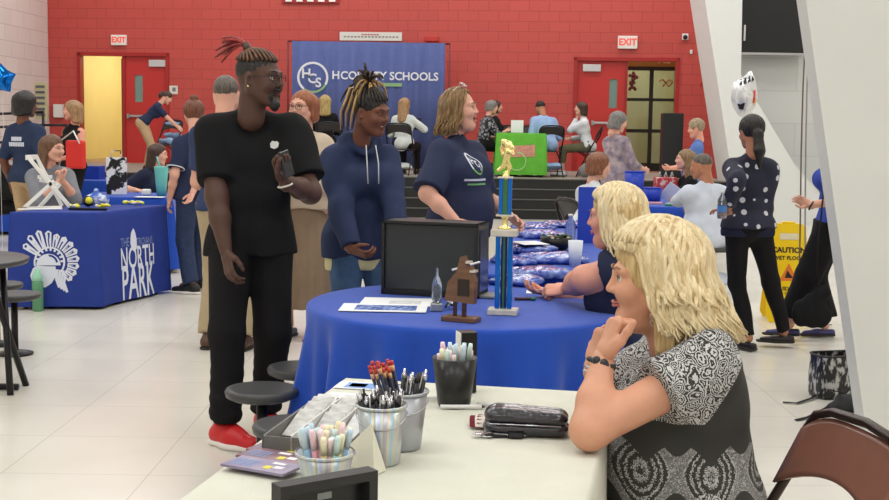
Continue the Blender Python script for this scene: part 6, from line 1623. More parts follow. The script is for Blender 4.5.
# ---- man in navy polo behind him
Bm = person('short haired man in blue polo and khaki trousers behind the man in black', root_at(226, 7.75), math.radians(-12), H=1.77, g=.96, sk=sk_fair, res=.012, seed=12, pose=dict(head=(6, 6, 0), lf=-14, rf=8, lh=(-.16, .24, 1.0), le=(-.2, -1, -.4)),
    top=dict(mat=cloth('polo_blue', 54, 66, 100), sleeve=.75, hem=.90, e=.022, collar=.012), bottom=dict(mat=c_khaki, e=.024, aw=.055), hair=dict(style='short', mat=h_sgrey, vol=-.003), shoes=dict(mat=mat('shoe_brown', rgb(84, 58, 42), rough=.5)))
# ---- woman with auburn bun
Cw = person('woman with auburn bun in navy polo and dark jeans standing by the school table', root_at(195, 10.45), math.radians(38), H=1.66, g=.98, fem=True, sk=sk_fair, res=.012, seed=13, pose=dict(head=(-25, 14, 0), rh=WP(190, 200, 10.2), rf=35, lf=35, ra=(.07, .08, .085), la=(-.09, -.1, .085)),
    top=dict(mat=c_navy, sleeve=.8, hem=.86, e=.022, collar=.01), bottom=dict(mat=c_jeans, e=.022, aw=.055), hair=dict(style='bun', mat=hairm('hair_dark_auburn', (84, 48, 34), (128, 78, 54)), vol=.016), shoes=dict(mat=mat('shoe_black', rgb(30, 28, 28), rough=.5), sole=mat('sole_white', rgb(226, 220, 214), rough=.5), solez=.035))
for sx in (-1, 1):
    d = (Cw['E'][sx]-Cw['SH'][sx]); c = (Cw['SH'][sx]+d*.79)*Cw['sc']; dn_ = d.normalized(); u = dn_.cross(Vector((0, 1, 0))).normalized(); v_ = dn_.cross(u)
    part('sleeve_trim', c_white, Cw['root'], lambda b: b.tube([c+u*.074*math.cos(a)+v_*.074*math.sin(a) for a in np.linspace(0, 2*PI, 21)[:-1]], .005, closed=True, n=5))
# ---- bending woman on the platform
person('woman in navy shirt and tan trousers bending over on the platform', root_at(147, 20.6, STG), math.radians(-72), H=1.52, g=1.0, fem=True, sk=sk_fair, res=.016, hres=.008, seed=14, pose=dict(lean=42, head=(0, 35, 0), rh=(.16, .62, .82), lh=(-.16, .62, .86), pelvis=(0, -.08, .93)),
    top=dict(mat=c_navy, sleeve=.8, hem=.96, e=.02), bottom=dict(mat=c_tan, e=.02), hair=dict(style='ponytail', mat=h_dbrown, L=.12), shoes={})
ch = folding_chair(root_at(166, 21.0, STG), math.radians(150), 'dark folding chair in front of the bending woman on the platform', m_dkchair, m_blackmetal)
s_ = SDF(); s_.cap((-.15, -.2, .80), (.15, -.2, .80), .04, k=.03); s_.cap((-.13, -.17, .6), (.13, -.17, .6), .05, k=.04); s_.cap((-.1, .0, .50), (.1, .0, .50), .05, k=.04); V, F = s_.mesh(.016, wrinkle(.008, 30, 2))
o = mesh_obj('blue_jacket', np_mesh('jacket', V, F), c_lblue, None, True); o.location = ch.location; o.rotation_euler = ch.rotation_euler; tag(o, 'pale blue jacket hung over the dark chair on the platform', 'jacket')
# ---- standing woman far left with lettered shirt
Ew = person('woman with black bob in navy shirt lettered white on the back, far left', root_at(26, 11.7), math.radians(-22), H=1.75, g=.92, fem=True, sk=sk_brown, res=.012, seed=15, pose=dict(head=(-12, 8, 0), rh=(.20, .12, .95), re=(.5, -.8, 0), arm=1.1),
    top=dict(mat=cloth('shirt_slate_navy', 46, 58, 86), sleeve=.95, hem=.88, e=.024), bottom=dict(mat=c_tan, e=.016), hair=dict(style='bob', mat=h_black, L=.085, vol=.008), shoes={})
mb = MB()
for row, (w0, n0) in enumerate(((.13, 6), (.19, 9))):
    for c in range(n0): strip(mb, -w0/2+w0*c/n0, -w0/2+w0*(c+.86)/n0, -.052*row-.02, -.052*row+.02)
TM = Matrix.Translation((-.03, -.4, 1.30)) @ Matrix.Rotation(PI/2, 4, 'X'); mb.V = [tuple(TM @ Vector(v)) for v in mb.V]
project(mb, Ew['shirt'], (0, 1, 0), m_print, 'back_lettering', Ew['shirt'], off=.004)
# ---- woman with the red bag
Fw = person('woman with light brown hair in black sleeveless top carrying a red bag', root_at(73, 14.8), math.radians(140), H=1.73, g=.98, fem=True, sk=sk_pink, res=.014, hres=.007, seed=16, pose=dict(head=(-38, 4, 0), rh=(.20, .22, 1.08), lh=(-.16, .26, 1.05)),
    top=dict(mat=c_black, sleeve=0, hem=.93, e=.014), bottom=dict(mat=c_pblack, e=.014), hair=dict(style='bob', mat=h_lbrown, L=.13, vol=.006), shoes={})
q = P(76, 168, 14.4); r = empty('red_tote', (q.x, 14.4, .93), -.2, 'bright red tote bag with a white strap held by the woman in black', 'bag')
part('bag_body', mat('bag_red', rgb(214, 44, 38), rough=.5), r, lambda b: b.box((0, 0, .16), (.24, .09, .34), bev=.03)); part('strap', m_white, r, lambda b: b.tube([(-.16, -.04, .33), (.0, -.05, .44), (.08, -.05, .29)], .018, flat=.4, n=6))
# ---- seated woman with clasped hands
Gw = person('seated brunette woman in grey with hands clasped at her chin behind the easel frame', root_at(46, 11.15), math.radians(222), H=1.76, g=1.1, fem=True, sk=sk_fair, res=.012, hres=.005, seed=17, pose=seated_pose(.45, lean=12, head=(22, 8, 0), lh=WP(62, 180, 10.86), rh=WP(59, 182, 10.84), le=(-.6, 0, -1), re=(.6, 0, -1), lcurl=70, rcurl=70, lhd=(.1, .1, 1), rhd=(-.1, .1, 1)),
    top=dict(mat=c_grey, sleeve=1.3, hem=.45, e=.02), bottom=dict(mat=c_pblack), hair=dict(style='long', mat=h_brown, L=.20, vol=.002), shoes={})
# ---- seated woman in profile by the tumbler
Hw = person('seated woman in navy t-shirt smiling in profile beside the teal tumbler', root_at(139, 13.42), math.radians(-100), H=1.66, g=1.15, fem=True, sk=sk_fair, res=.013, hres=.006, seed=18, head=dict(mouth='smile'), pose=seated_pose(.45, lean=20, head=(6, 10, 0), rh=WP(136, 190, 13.0), re=(.8, -.4, -.6), lh=(-.1, .42, .72)),
    top=dict(mat=cloth('shirt_ink', 34, 40, 62), sleeve=.85, hem=.45, e=.022), bottom=dict(mat=c_jeans), hair=dict(style='long', mat=h_dbrown, L=.17), shoes={})
# ---- cropped person in black at the left edge
person('person in black seated at the left edge, cut off by the picture', root_at(-7, 14.2), math.radians(-60), H=1.68, g=1.2, sk=sk_fair, res=.016, hres=.009, seed=19, pose=seated_pose(.42, lean=15, head=(0, 20, 0)), top=dict(mat=c_black, sleeve=1.8, hem=.45, e=.03), bottom=dict(mat=c_pblack), hair=dict(style='short', mat=h_dbrown), shoes={})

# ---- woman in beige cardigan
Iw = person('woman with glasses, auburn hair, beige cardigan and long pleated skirt', root_at(303, 8.25), math.radians(158), H=1.70, g=1.12, fem=True, sk=sk_fair, res=.010, hres=.0045, seed=20, head=dict(mouth='open', age=1), pose=dict(head=(-4, 3, 0), lh=(-.02, .20, 1.06), rh=(.10, .22, 1.09), le=(-1, -.3, -.5), re=(1, -.3, -.5)),
    top=dict(mat=c_beige, sleeve=1.75, hem=.93, e=.024, neck=.03, wr=.005), bottom=dict(kind='skirt', mat=cloth('skirt_taupe', 138, 118, 98), z=.23, r=.25, pleat=.011, np=20), hair=dict(style='bob', mat=h_auburn, L=.075, vol=-.002), shoes=dict(kind='flat', mat=c_grey))
glasses(Iw, m_gl)
r = part('name_badge', m_wc, Iw['root'], lambda b: b.box((0, 0, 0), (.075, .006, .05), bev=.002)); r.location = Vector((-.035, .175, 1.24)); r['label'] = 'white clip-on name badge'
part('necklace', m_steel, Iw['root'], lambda b: b.tube([(-.05, .06, 1.42), (-.03, .14, 1.30), (0, .165, 1.22), (.03, .14, 1.30), (.05, .06, 1.42)], .004, n=5))

# ---- young woman in navy hoodie
Yj = 6.1
Jw = person('young woman with tied-up dreadlocks in a navy hoodie and jeans looking down', root_at(361, Yj), math.radians(204), H=1.66, g=1.0, fem=True, sk=sk_brown, res=.009, hres=.0035, handres=.003, seed=21, head=dict(mouth='smile', eye='down'), head_extra=dict(brow=h_black),
    pose=dict(head=(32, 14, 4), headpos=WP(371, 112, 6.0), rh=WP(353, 258, 5.76), re=('W', Vector((-1, .3, -.2))), rhd=('W', Vector((.75, -.35, -.25))), rth=('W', Vector((.2, -.9, .5))), rcurl=38, lh=WP(398, 255, 5.8), le=('W', Vector((1, .4, -.3))), arm=1.0),
    top=dict(mat=cloth('hoodie_navy', 46, 56, 86), sleeve=1.94, hem=.84, e=.026, sw=.026, hood=True, wr=.006, wf=17, res=.0075, name='hoodie', flare=-.004), bottom=dict(mat=c_jeans2, e=.016), hair=dict(style='short', mat=h_black, vol=.0, groove=.001), shoes={})
s_ = SDF(); s_.cap(Jw['sp'](-.075, .0, .82), Jw['sp'](.075, 0, .82), .128, k=.03, flat=((0, 1, 0), .84)); s_.half((0, 0, .775), (0, 0, -1)); s_.half((0, 0, .88), (0, 0, 1)); V, F = s_.mesh(.009, wrinkle(.004, 20, 3)); Jw['add']('undershirt', V, F, cloth('shirt_cream_yellow', 214, 206, 160))
h_dmix = hairm('dread_black', (30, 24, 22), (60, 46, 36), attr='tint'); h_dblond = hairm('dread_blond', (170, 130, 74), (206, 170, 108), attr='tint')
rr = random.Random(8); kn = Vector((0, -.05, .132)); pd = []; pbl = []
for k in range(26):
    ph = math.radians(-170+340*k/25); th = math.radians(66 if abs(ph) < 1.2 else 92); e = Vector((-math.sin(ph)*math.sin(th), math.cos(ph)*math.sin(th), math.cos(th))); pts = []
    for j in range(8):
        t = j/7; d = e.lerp(Vector((0, -.25, .96)).normalized(), t).normalized(); pts.append(Vector((0, -.019, .036))+Vector((d.x*.086, d.y*.106, d.z*.095)))
    pts.append(kn); pd.append((pts, [.006]*9, rr.uniform(.7, 1.3)))
for k in range(54):
    a = k*2.4; el = rr.uniform(.05, 1.35); L_ = rr.uniform(.10, .165) if el > .5 else rr.uniform(.10, .18); d = Vector((math.cos(a)*math.cos(el), math.sin(a)*math.cos(el), math.sin(el)+.15)).normalized(); pts = []
    if d.y > .5: L_ *= .6
    for j in range(8): t = j/7; pts.append(kn+Vector((0, 0, .008))+d*L_*(1.25*t-.35*t*t)+Vector((0, 0, -.15*t*t*(1.2-el*.75))))
    (pbl if k % 3 == 0 else pd).append((pts, [.007]*6+[.006, .003], rr.uniform(.7, 1.3)))
for k in range(6):      # two or three fall down behind the ear on her right
    x = .068+.012*k/3; y = -.03-.012*k; pts = [kn, Vector((x*.8, y-.02, .10)), Vector((x+.022, y, .05)), Vector((x+.026, y-.004*k, -.02)), Vector((x+.022, y-.004, -.09-.012*(k % 3)))]
    (pbl if k % 2 else pd).append((pts, [.006, .0065, .0065, .006, .003], rr.uniform(.8, 1.3)))
lock_mesh('dreadlocks', pd, h_dmix, Jw, n=7); lock_mesh('blond_dreadlocks', pbl, h_dblond, Jw, n=7)['label'] = 'blond dreadlocks'
part('drawstring', c_white, Jw['root'], lambda b: [b.tube([(sx*.025, .145, 1.37), (sx*.03, .175, 1.28), (sx*.028, .185, 1.18)], .003, n=5) for sx in (-1, 1)])

# ---- woman with sunglasses on her head
Kw = person('woman with sunglasses on her head and navy t-shirt printed with a round logo, mouth open', root_at(459, 7.0), math.radians(-124), H=1.68, g=1.22, fem=True, sk=sk_fair, res=.010, hres=.004, handres=.0035, seed=22, head=dict(mouth='open', age=1, wide=1.04),
    pose=dict(head=(20, -2, 0), rh=WP(457, 222, 6.62), re=(.6, -.8, 0), lh=(-.27, .22, .98), arm=1.1), top=dict(mat=cloth('shirt_indigo', 48, 54, 80), sleeve=.92, hem=.86, e=.026, sw=.034, wr=.005, flare=.0), bottom=dict(mat=c_khaki, e=.02),
    hair=dict(style='bob', mat=hairm('hair_ash_brown', (96, 74, 50), (150, 120, 80)), L=.12, vol=-.006), shoes={})
flow_hair(Kw, h_brownl, N=150, seed=5, vol=-.002, L=-.15, back=.02, part_x=-.02, bang=44, wave=.020, clear=60, r=.007, out=.01)
glasses(Kw, mat('sunglass_pale_glint', rgb(190, 182, 176), rough=.12, metal=.7), up=1, sun=True)  # pale colour stands in for whitish glints on the lenses
# round logo and words across the chest
sh = Kw['shirt']; mb = MB(); I4 = Matrix.Identity(4)
ring_flat(mb, (0, .0), .052, .062, I4, n=40, a0=-.4, a1=PI+.5); ring_flat(mb, (0, 0), .052, .062, I4, mi=1, n=30, a0=PI+.5, a1=2*PI-.4)
for ch_, x, y in (('H', -.026, .017), ('C', .0, -.002), ('S', .026, -.020)): flat_text(ch_, .052, Matrix.Translation((x, y, 0)), bold=.001, mb=mb, cuts=.03)
flat_text('HARRISON COUNTY', .024, Matrix.Translation((-.01, -.090, 0)), bold=.001, mb=mb, cuts=.03) if False else strip(mb, -.10, .08, -.096, -.084)
strip(mb, -.08, .075, -.120, -.110, 1)
TM = Matrix.Translation((.055, .5, 1.26)) @ Matrix.Rotation(PI, 4, 'Z') @ Matrix.Rotation(PI/2, 4, 'X'); mb.V = [tuple(TM @ Vector(v)) for v in mb.V]
project(mb, sh, (0, -1, 0), [m_print, mat('print_green', rgb(120, 180, 110), rough=.7)], 'chest_print', sh, off=.004)

# ---- people seated on the platform
ZP = STG
def plat_person(label, px, Y, rz, **k):
    k.setdefault('res', .016); k.setdefault('hres', .008); k.setdefault('handres', .006); k.setdefault('H', 1.68)
    return person(label, root_at(px, Y, ZP), math.radians(rz), **k)
plat_person('seated woman with long blond hair in white and teal, back to us, before the banner', 403, 20.5, -15, fem=True, sk=sk_fair, seed=30, pose=seated_pose(.46, lean=8, head=(-10, 10, 0), rh=(.2, .4, .85)), top=dict(mat=cloth('sweater_white_teal', 204, 210, 208), sleeve=1.7, hem=.5, e=.022), bottom=dict(mat=c_pblack), hair=dict(style='long', mat=h_lbrown, L=.30), shoes={})
folding_chair(root_at(401, 20.42, ZP), math.radians(-12), 'dark folding chair of the blond woman before the banner', m_dkchair, m_blackmetal)
o = part('tablet', m_black, None, lambda b: b.box((0, 0, 0), (.12, .012, .2), bev=.004)); qq = P(418, 124, 20.9); o.location = qq; tag(o, 'small dark tablet held by the blond woman before the banner', 'tablet')
plat_person('seated woman with dark blond hair and dark top behind the cardigan woman', 325, 20.6, 5, fem=True, sk=sk_fair, seed=31, pose=seated_pose(.48, head=(0, 5, 0)), top=dict(mat=c_black, sleeve=1.7, hem=.5), bottom=dict(mat=c_pblack), hair=dict(style='long', mat=hairm('hair_dark_blond', (140, 116, 66), (196, 172, 112)), L=.22, vol=.005), shoes={})
folding_chair(root_at(330, 20.45, ZP), math.radians(0), 'dark folding chair behind the woman in the beige cardigan', m_dkchair, m_blackmetal)
plat_person('seated grey haired person in black and white floral top at the green table', 482, 20.6, -70, fem=True, sk=sk_fair, seed=32, pose=seated_pose(.46, lean=15, head=(0, 12, 0), rh=(.1, .42, .8)), top=dict(mat=mat('floral_dark', rgb(32, 34, 40), c2=rgb(150, 150, 156), vscale=22, rough=.8, thresh=(.5, .58)), sleeve=1.5, hem=.5), bottom=dict(mat=c_pblack), hair=dict(style='bob', mat=h_grey, L=.05), shoes={})
plat_person('seated person with dark hair behind the grey haired person at the green table', 493, 21.5, -80, fem=True, sk=sk_fair, seed=33, pose=seated_pose(.46, lean=5), top=dict(mat=c_black, sleeve=1.5, hem=.5), bottom=dict(mat=c_pblack), hair=dict(style='bob', mat=h_dbrown, L=.10), shoes={})
Om = plat_person('man in light blue shirt leaning forward on a chair at the green table', 548, 20.62, 24, g=1.02, H=1.74, sk=sk_olive, seed=34, pose=seated_pose(.46, lean=24, head=(0, 28, 0)), top=dict(mat=c_lblue, sleeve=1.9, hem=.5, e=.026), bottom=dict(mat=c_jeans), hair=dict(style='short', mat=h_black), shoes=dict(mat=c_white))
folding_chair(root_at(549, 20.5, ZP), math.radians(12), 'dark folding chair of the man in the light blue shirt', m_dkchair, m_blackmetal)
Pw = plat_person('seated woman in white sweater with dark hair resting her face on her hand', 588, 20.95, 84, fem=True, g=1.02, sk=sk_fair, seed=35, pose=seated_pose(.46, lean=12, head=(0, 4, 0), lh=(.02, .20, 1.06), le=(-.2, .6, -1), lcurl=60), top=dict(mat=c_white, sleeve=1.9, hem=.55, e=.026), bottom=dict(mat=c_olive, to=.6), hair=dict(style='bob', mat=h_dbrown, L=.11), shoes=dict(mat=c_white))
folding_chair(root_at(590, 20.97, ZP), math.radians(78), 'dark folding chair of the woman in the white sweater on the platform', m_dkchair, m_blackmetal)
folding_chair(root_at(512, 21.6, ZP), math.radians(-170), 'empty dark folding chair behind the green table', m_dkchair, m_blackmetal)
folding_chair(root_at(527, 21.7, ZP), math.radians(172), 'empty dark folding chair nearest the man in light blue, behind the green table', m_dkchair, m_blackmetal)
g0 = P(497, 133, 20.25); g1 = P(546, 133, 20.25); zt_ = .735
gt = [(g0.x, 20.25), (g1.x, 20.25), (g1.x, 20.95), (g0.x, 20.95)]
rgt = table_under('folding_table', gt, zt_, 'table under the bright green cloth on the platform'); rgt.location.z = ZP
gc = table_cloth('tablecloth', gt, zt_, .70, cloth('lime_green_cloth', 98, 176, 62), 'bright lime green cloth on the platform table', amp=.008, nf=3, seed=12, flare=.012); gc.location.z = ZP+zt_+.004
gw = MB(); c_ = P(517, 160, 20.2); ring_flat(gw, (0, 0), .14, .16, Matrix.Translation((c_.x-gc.location.x, -.6, c_.z-gc.location.z-.02)) @ Matrix.Rotation(PI/2, 4, 'X')); 
sub_blob(gw, [(-.28, .06), (.30, .10), (.30, -.10), (-.26, -.12)], Matrix.Translation((c_.x-gc.location.x, -.6, c_.z-gc.location.z+.16)) @ Matrix.Rotation(PI/2, 4, 'X'), 1)
project(gw, gc, (0, 1, 0), [mat('pale_green_print', rgb(160, 210, 130)), mat('pink_print', rgb(196, 140, 120), var=.2)], 'printed_emblem', gc, off=.01)
q = P(517, 132, 20.5); r = empty('white_placard', (q.x, 20.5, ZP+zt_+.01), 0, 'white placard standing on the green cloth', 'placard'); part('card', m_wc, r, lambda b: b.box((0, 0, .105), (.21, .01, .21)))
q = P(588, 170, 20.2); r = empty('backpack', (q.x+.02, 20.15, ZP), .3, 'grey backpack on the platform under the white sweater woman', 'backpack'); s_ = SDF(); s_.cap((-.08, 0, .12), (.08, 0, .12), .11, k=.05, flat=((0, 1, 0), .7)); s_.cap((0, 0, .2), (.02, 0, .26), .09, .05, k=.05, flat=((0, 1, 0), .7)); s_.half((0, 0, .003), (0, 0, -1)); V, F = s_.mesh(.014, wrinkle(.005, 30, 1)); mesh_obj('bag_body', np_mesh('bp', V, F), cloth('backpack_grey', 124, 122, 124), r, True)

# ---- middle distance right
def mid_person(label, px, Y, rz, **k):
    k.setdefault('res', .013); k.setdefault('hres', .0065); k.setdefault('handres', .005); return person(label, root_at(px, Y), math.radians(rz), **k)
mid_person('grey haired woman in a pale floral blouse standing before the glass door', 617, 14.5, -62, H=1.70, fem=True, g=1.08, sk=sk_fair, seed=40, head=dict(age=1), pose=dict(head=(-8, 22, 0), rh=(.16, .32, 1.04), lh=(-.1, .34, 1.06)), top=dict(mat=mat('floral_pale', rgb(176, 158, 160), c2=rgb(112, 104, 122), vscale=16, rough=.85), sleeve=1.5, hem=.80, e=.028), bottom=dict(mat=c_grey), hair=dict(style='bob', mat=h_grey, L=.09), shoes={})
mid_person('woman with short grey blond hair and blue shirt standing beside the loudspeaker', 697, 15.5, 82, H=1.63, fem=True, g=1.1, sk=sk_pink, seed=41, head=dict(age=1), pose=dict(head=(0, 12, 0), lh=(-.06, .34, 1.08), rh=(.08, .34, 1.08)), top=dict(mat=cloth('shirt_cornflower', 92, 122, 186), sleeve=1.3, hem=.85, e=.024), bottom=dict(mat=c_khaki), hair=dict(style='short', mat=hairm('hair_ash', (124, 106, 84), (176, 158, 130)), vol=.014), shoes={})
Sw = mid_person('seated woman in white sweater with brown hair behind the blue board', 588, 10.6, -68, H=1.66, fem=True, g=1.05, sk=sk_fair, seed=42, pose=seated_pose(.45, lean=10, head=(0, 14, 0), rh=WP(562, 238, 10.2), re=(1, -.4, 0)), top=dict(mat=c_white, sleeve=1.9, hem=.5, e=.024), bottom=dict(mat=c_pblack), hair=dict(style='bob', mat=hairm('hair_chestnut', (104, 60, 38), (150, 98, 66)), L=.075), shoes={})
Tw = mid_person('seated woman in black with long brown hair facing the man in white shirt', 694, 13.3, 95, H=1.66, fem=True, sk=sk_fair, seed=43, pose=seated_pose(.45, lean=8, head=(-5, 0, 0)), top=dict(mat=c_black, sleeve=1.8, hem=.5, e=.02), bottom=dict(mat=c_pblack), hair=dict(style='long', mat=hairm('hair_mid_brown', (98, 74, 50), (160, 130, 92)), L=.22), shoes={})
Um = mid_person('man in white shirt with short grey hair seated with his back to us', 711, 10.75, 26, H=1.66, g=1.16, sk=sk_olive, seed=44, res=.011, pose=seated_pose(.45, lean=10, head=(34, 12, 0), lh=WP(668, 205, 11.45), le=(-1, -.2, -.8), rh=(.2, .42, .74)), top=dict(mat=cloth('shirt_white_pale', 200, 208, 222), sleeve=1.93, hem=.50, e=.028, collar=.01, wr=.005), bottom=dict(mat=c_pblack), hair=dict(style='short', mat=h_sgrey, vol=-.004), shoes={})
o = part('paper_sheet', m_wc, None, lambda b: b.box((0, 0, 0), (.16, .004, .2))); qq = P(671, 191, 12.3); o.location = (qq.x, 12.3, qq.z-.02); o.rotation_euler = (.5, .6, 0); tag(o, 'white paper held up by the long haired woman in black', 'paper')
r = empty('bench', (root_at(712, 10.75)[0], 10.72, 0), .2, 'dark grey bench under the man in the white shirt', 'bench'); part('seat', m_stool, r, lambda b: b.box((0, 0, .425), (.62, .30, .04), bev=.01))
for a in (-.25, .25): part('leg', m_blackmetal, r, lambda b: b.tube([(a, -.1, 0), (a*.8, -.05, .4)], .014))
r = empty('stool', Hh(695, 296, 0.0), 0, 'low pale round footplate of a table beneath the bench', 'stool'); part('seat', m_stool, r, lambda b: b.lathe([(.14, .30), (.15, .32), (.14, .335)], n=28)); part('pole', m_blackmetal, r, lambda b: b.tube([(0, 0, 0), (0, 0, .3)], .015))
# ---- ponytail woman
m_dots, nt, b = new_mat('navy_polka_dots'); L = nt.links.new; tc = nt.nodes.new('ShaderNodeTexCoord'); v = nt.nodes.new('ShaderNodeTexVoronoi'); v.inputs['Scale'].default_value = 13; v.inputs['Randomness'].default_value = .35; L(tc.outputs['Object'], v.inputs['Vector'])
lt = nt.nodes.new('ShaderNodeMath'); lt.operation = 'LESS_THAN'; lt.inputs[1].default_value = .25; L(v.outputs['Distance'], lt.inputs[0]); mx = nt.nodes.new('ShaderNodeMix'); mx.data_type = 'RGBA'; mx.inputs[6].default_value = (*rgb(34, 36, 56), 1); mx.inputs[7].default_value = (*rgb(205, 205, 212), 1); L(lt.outputs[0], mx.inputs[0]); L(mx.outputs[2], b.inputs['Base Color']); b.inputs['Roughness'].default_value = .85
Vw = person('woman with dark ponytail in navy polka dot sweater and black trousers', root_at(752, 8.0), math.radians(10), H=1.57, fem=True, g=.92, sk=sk_olive, res=.010, hres=.0045, handres=.004, seed=45, pose=dict(head=(0, 8, 0), lh=WP(727, 212, 7.80), le=(-.35, -1, -.6), lhd=(-.4, .5, .1), rh=(.08, .26, 1.06), re=(.2, -1, -.6), ra=('W', Vector((P(786, 300, 8.15).x, 8.15, .085))), la=('W', Vector((P(750, 300, 8.0).x, 8.0, .085))), rf=70, lf=15, rk=(.3, 1, 0)),
    top=dict(mat=m_dots, sleeve=1.8, hem=.93, e=.024, sw=.026, wr=.004, res=.009), bottom=dict(mat=c_pblack, e=.013, aw=.040, waist=.99), hair=dict(style='lowpony', mat=h_black, L=.24, vol=.010), shoes=dict(kind='flat', mat=mat('flat_black', rgb(34, 26, 26), rough=.4)))
s_ = SDF(); s_.cap(Vw['sp'](-.08, 0, .90), Vw['sp'](.08, 0, .90), .128, k=.03, flat=((0, 1, 0), .86)); s_.half((0, 0, .865), (0, 0, -1)); s_.half((0, 0, .95), (0, 0, 1)); V, F = s_.mesh(.010); Vw['add']('knit_hem', V, F, cloth('knit_navy', 34, 36, 58))
q = P(722, 214, 7.75); r = empty('water_bottle', (q.x, 7.75, q.z-.03), 0, 'small clear water bottle with blue label in the ponytail woman\'s hand', 'bottle'); part('bottle_body', mat('clear_plastic', rgb(215, 225, 235)), r, lambda b: b.lathe([(.028, 0), (.031, .01), (.031, .12), (.012, .155), (.012, .165)], n=20)); part('label_band', mat('label_blue', rgb(70, 130, 200)), r, lambda b: b.lathe([(.0315, .045), (.0315, .085)], n=20, caps=False)); part('cap', plastic('cap_white', 230, 230, 230), r, lambda b: b.lathe([(.0135, .165), (.0135, .18)], n=16))
# ---- person half hidden by the pier
Ww_ = person('person in blue top and black trousers half hidden behind the white pier', root_at(836, 8.5), math.radians(80), H=1.60, fem=True, g=.92, sk=sk_fair, res=.011, hres=.007, seed=46, pose=dict(lh=WP(810, 205, 8.3), le=(-.4, -.8, -.6), lhd=(.2, .8, .4), rh=(.16, -.05, .90), la=('W', Vector((P(789, 300, 8.45).x, 8.45, .085))), ra=('W', Vector((P(826, 300, 8.6).x, 8.6, .085))), lf=0, rf=10),
    top=dict(mat=cloth('shirt_royal', 56, 78, 168), sleeve=.85, hem=.88, e=.024), bottom=dict(mat=c_pblack, e=.045, aw=.06, to=.86), hair=dict(style='long', mat=h_dbrown, L=.2), shoes=dict(kind='flat', mat=mat('flat_purple', rgb(70, 66, 112), rough=.6)))
part('bracelet', m_black, Ww_['root'], lambda b: b.tube([Ww_['l'][0]+Ww_['l'][1]*.031*math.cos(a)+Ww_['l'][2]*.031*math.sin(a)-Ww_['l'][3]*.01 for a in np.linspace(0, 2*PI, 21)[:-1]], .006, closed=True, n=6))
q = P(812, 300, 8.2); r = empty('shoulder_bag', (q.x, 8.22, .12), 0, 'black shoulder bag hanging low beside the white pier', 'bag'); s_ = SDF(); s_.cap((-.05, 0, .08), (.08, 0, .08), .075, k=.04, flat=((0, 1, 0), .5)); s_.cap((-.03, 0, .14), (.09, 0, .26), .07, .05, k=.04, flat=((0, 1, 0), .5)); V, F = s_.mesh(.01, wrinkle(.003, 30, 1)); mesh_obj('bag_body', np_mesh('sb', V, F), c_black, r, True); part('strap', c_black, r, lambda b: b.tube([(.04, 0, .28), (.03, .0, .55), (.06, .03, .95)], .014, flat=.3, n=6))

# ---- seated blond woman in navy
Xw = person('seated blond woman in navy t-shirt writing at the blue round table', root_at(652, 4.78), math.radians(72), H=1.66, g=1.22, fem=True, sk=sk_pink, res=.010, hres=.0035, handres=.003, seed=50, head=dict(age=1), head_extra=dict(brow=h_lbrown),
    pose=seated_pose(.46, lean=14, headpos=WP(614, 217, 4.72), head=(0, 6, 0), lE=WP(584, 279, 4.72), lh=WP(566, 289, 4.98), lhd=('W', Vector((-1, .25, -.12))), lth=('W', Vector((-.2, .8, .6))), lcurl=60, rh=(.2, .45, .80), arm=1.25),
    top=dict(mat=c_navy2, sleeve=.42, hem=.52, e=.022, sw=.028, wr=.004), bottom=dict(mat=c_jeans), hair=dict(style='bob', mat=h_blond, L=.13, vol=.004, res=.005), shoes={})
flow_hair(Xw, h_blondl, N=200, seed=6, vol=.010, L=-.15, back=.05, part_x=.01, bang=56, wave=.010, clear=58, r=.0075)
q = Xw['l']
add_at_hand(Xw, 'l', lambda b: b.tube([(.03, .03, .01), (.03, .03, .15)], .004), 'ballpoint_pen', m_psil, off=(0, 0, 0), cat='pen', label='slim pen in the hand of the blond woman in navy')

# ---- woman in the foreground
m_pais, nt, b = new_mat('paisley_print'); L = nt.links.new; N_ = nt.nodes.new
def math_(op, a, b_=None, c=None):
    n = N_('ShaderNodeMath'); n.operation = op
    for k, v in enumerate((a, b_, c)):
        if v is None: continue
        if isinstance(v, (int, float)): n.inputs[k].default_value = v
        else: L(v, n.inputs[k])
    return n.outputs[0]
tc = N_('ShaderNodeTexCoord'); sx_ = N_('ShaderNodeSeparateXYZ'); L(tc.outputs['Object'], sx_.inputs[0]); Xo, Yo, Zo = sx_.outputs
cv = N_('ShaderNodeCombineXYZ'); L(Yo, cv.inputs[0]); L(Zo, cv.inputs[1]); L(math_('MULTIPLY', Xo, .55), cv.inputs[2])
vo = N_('ShaderNodeTexVoronoi'); vo.inputs['Scale'].default_value = 38; vo.inputs['Randomness'].default_value = .85; nzw = N_('ShaderNodeTexNoise'); nzw.inputs['Scale'].default_value = 22; L(cv.outputs[0], nzw.inputs['Vector'])
mixv = N_('ShaderNodeMix'); mixv.data_type = 'VECTOR'; mixv.inputs[0].default_value = .035; L(cv.outputs[0], mixv.inputs[4]); L(nzw.outputs['Color'], mixv.inputs[5]); L(mixv.outputs[1], vo.inputs['Vector'])
rings = math_('SINE', math_('MULTIPLY', vo.outputs['Distance'], 34)); vo2 = N_('ShaderNodeTexVoronoi'); vo2.inputs['Scale'].default_value = 170; L(mixv.outputs[1], vo2.inputs['Vector']); fine = math_('SINE', math_('MULTIPLY', vo2.outputs['Distance'], 9))
patt = math_('GREATER_THAN', math_('ADD', math_('MULTIPLY', rings, .75), math_('MULTIPLY', fine, .65)), -.12)
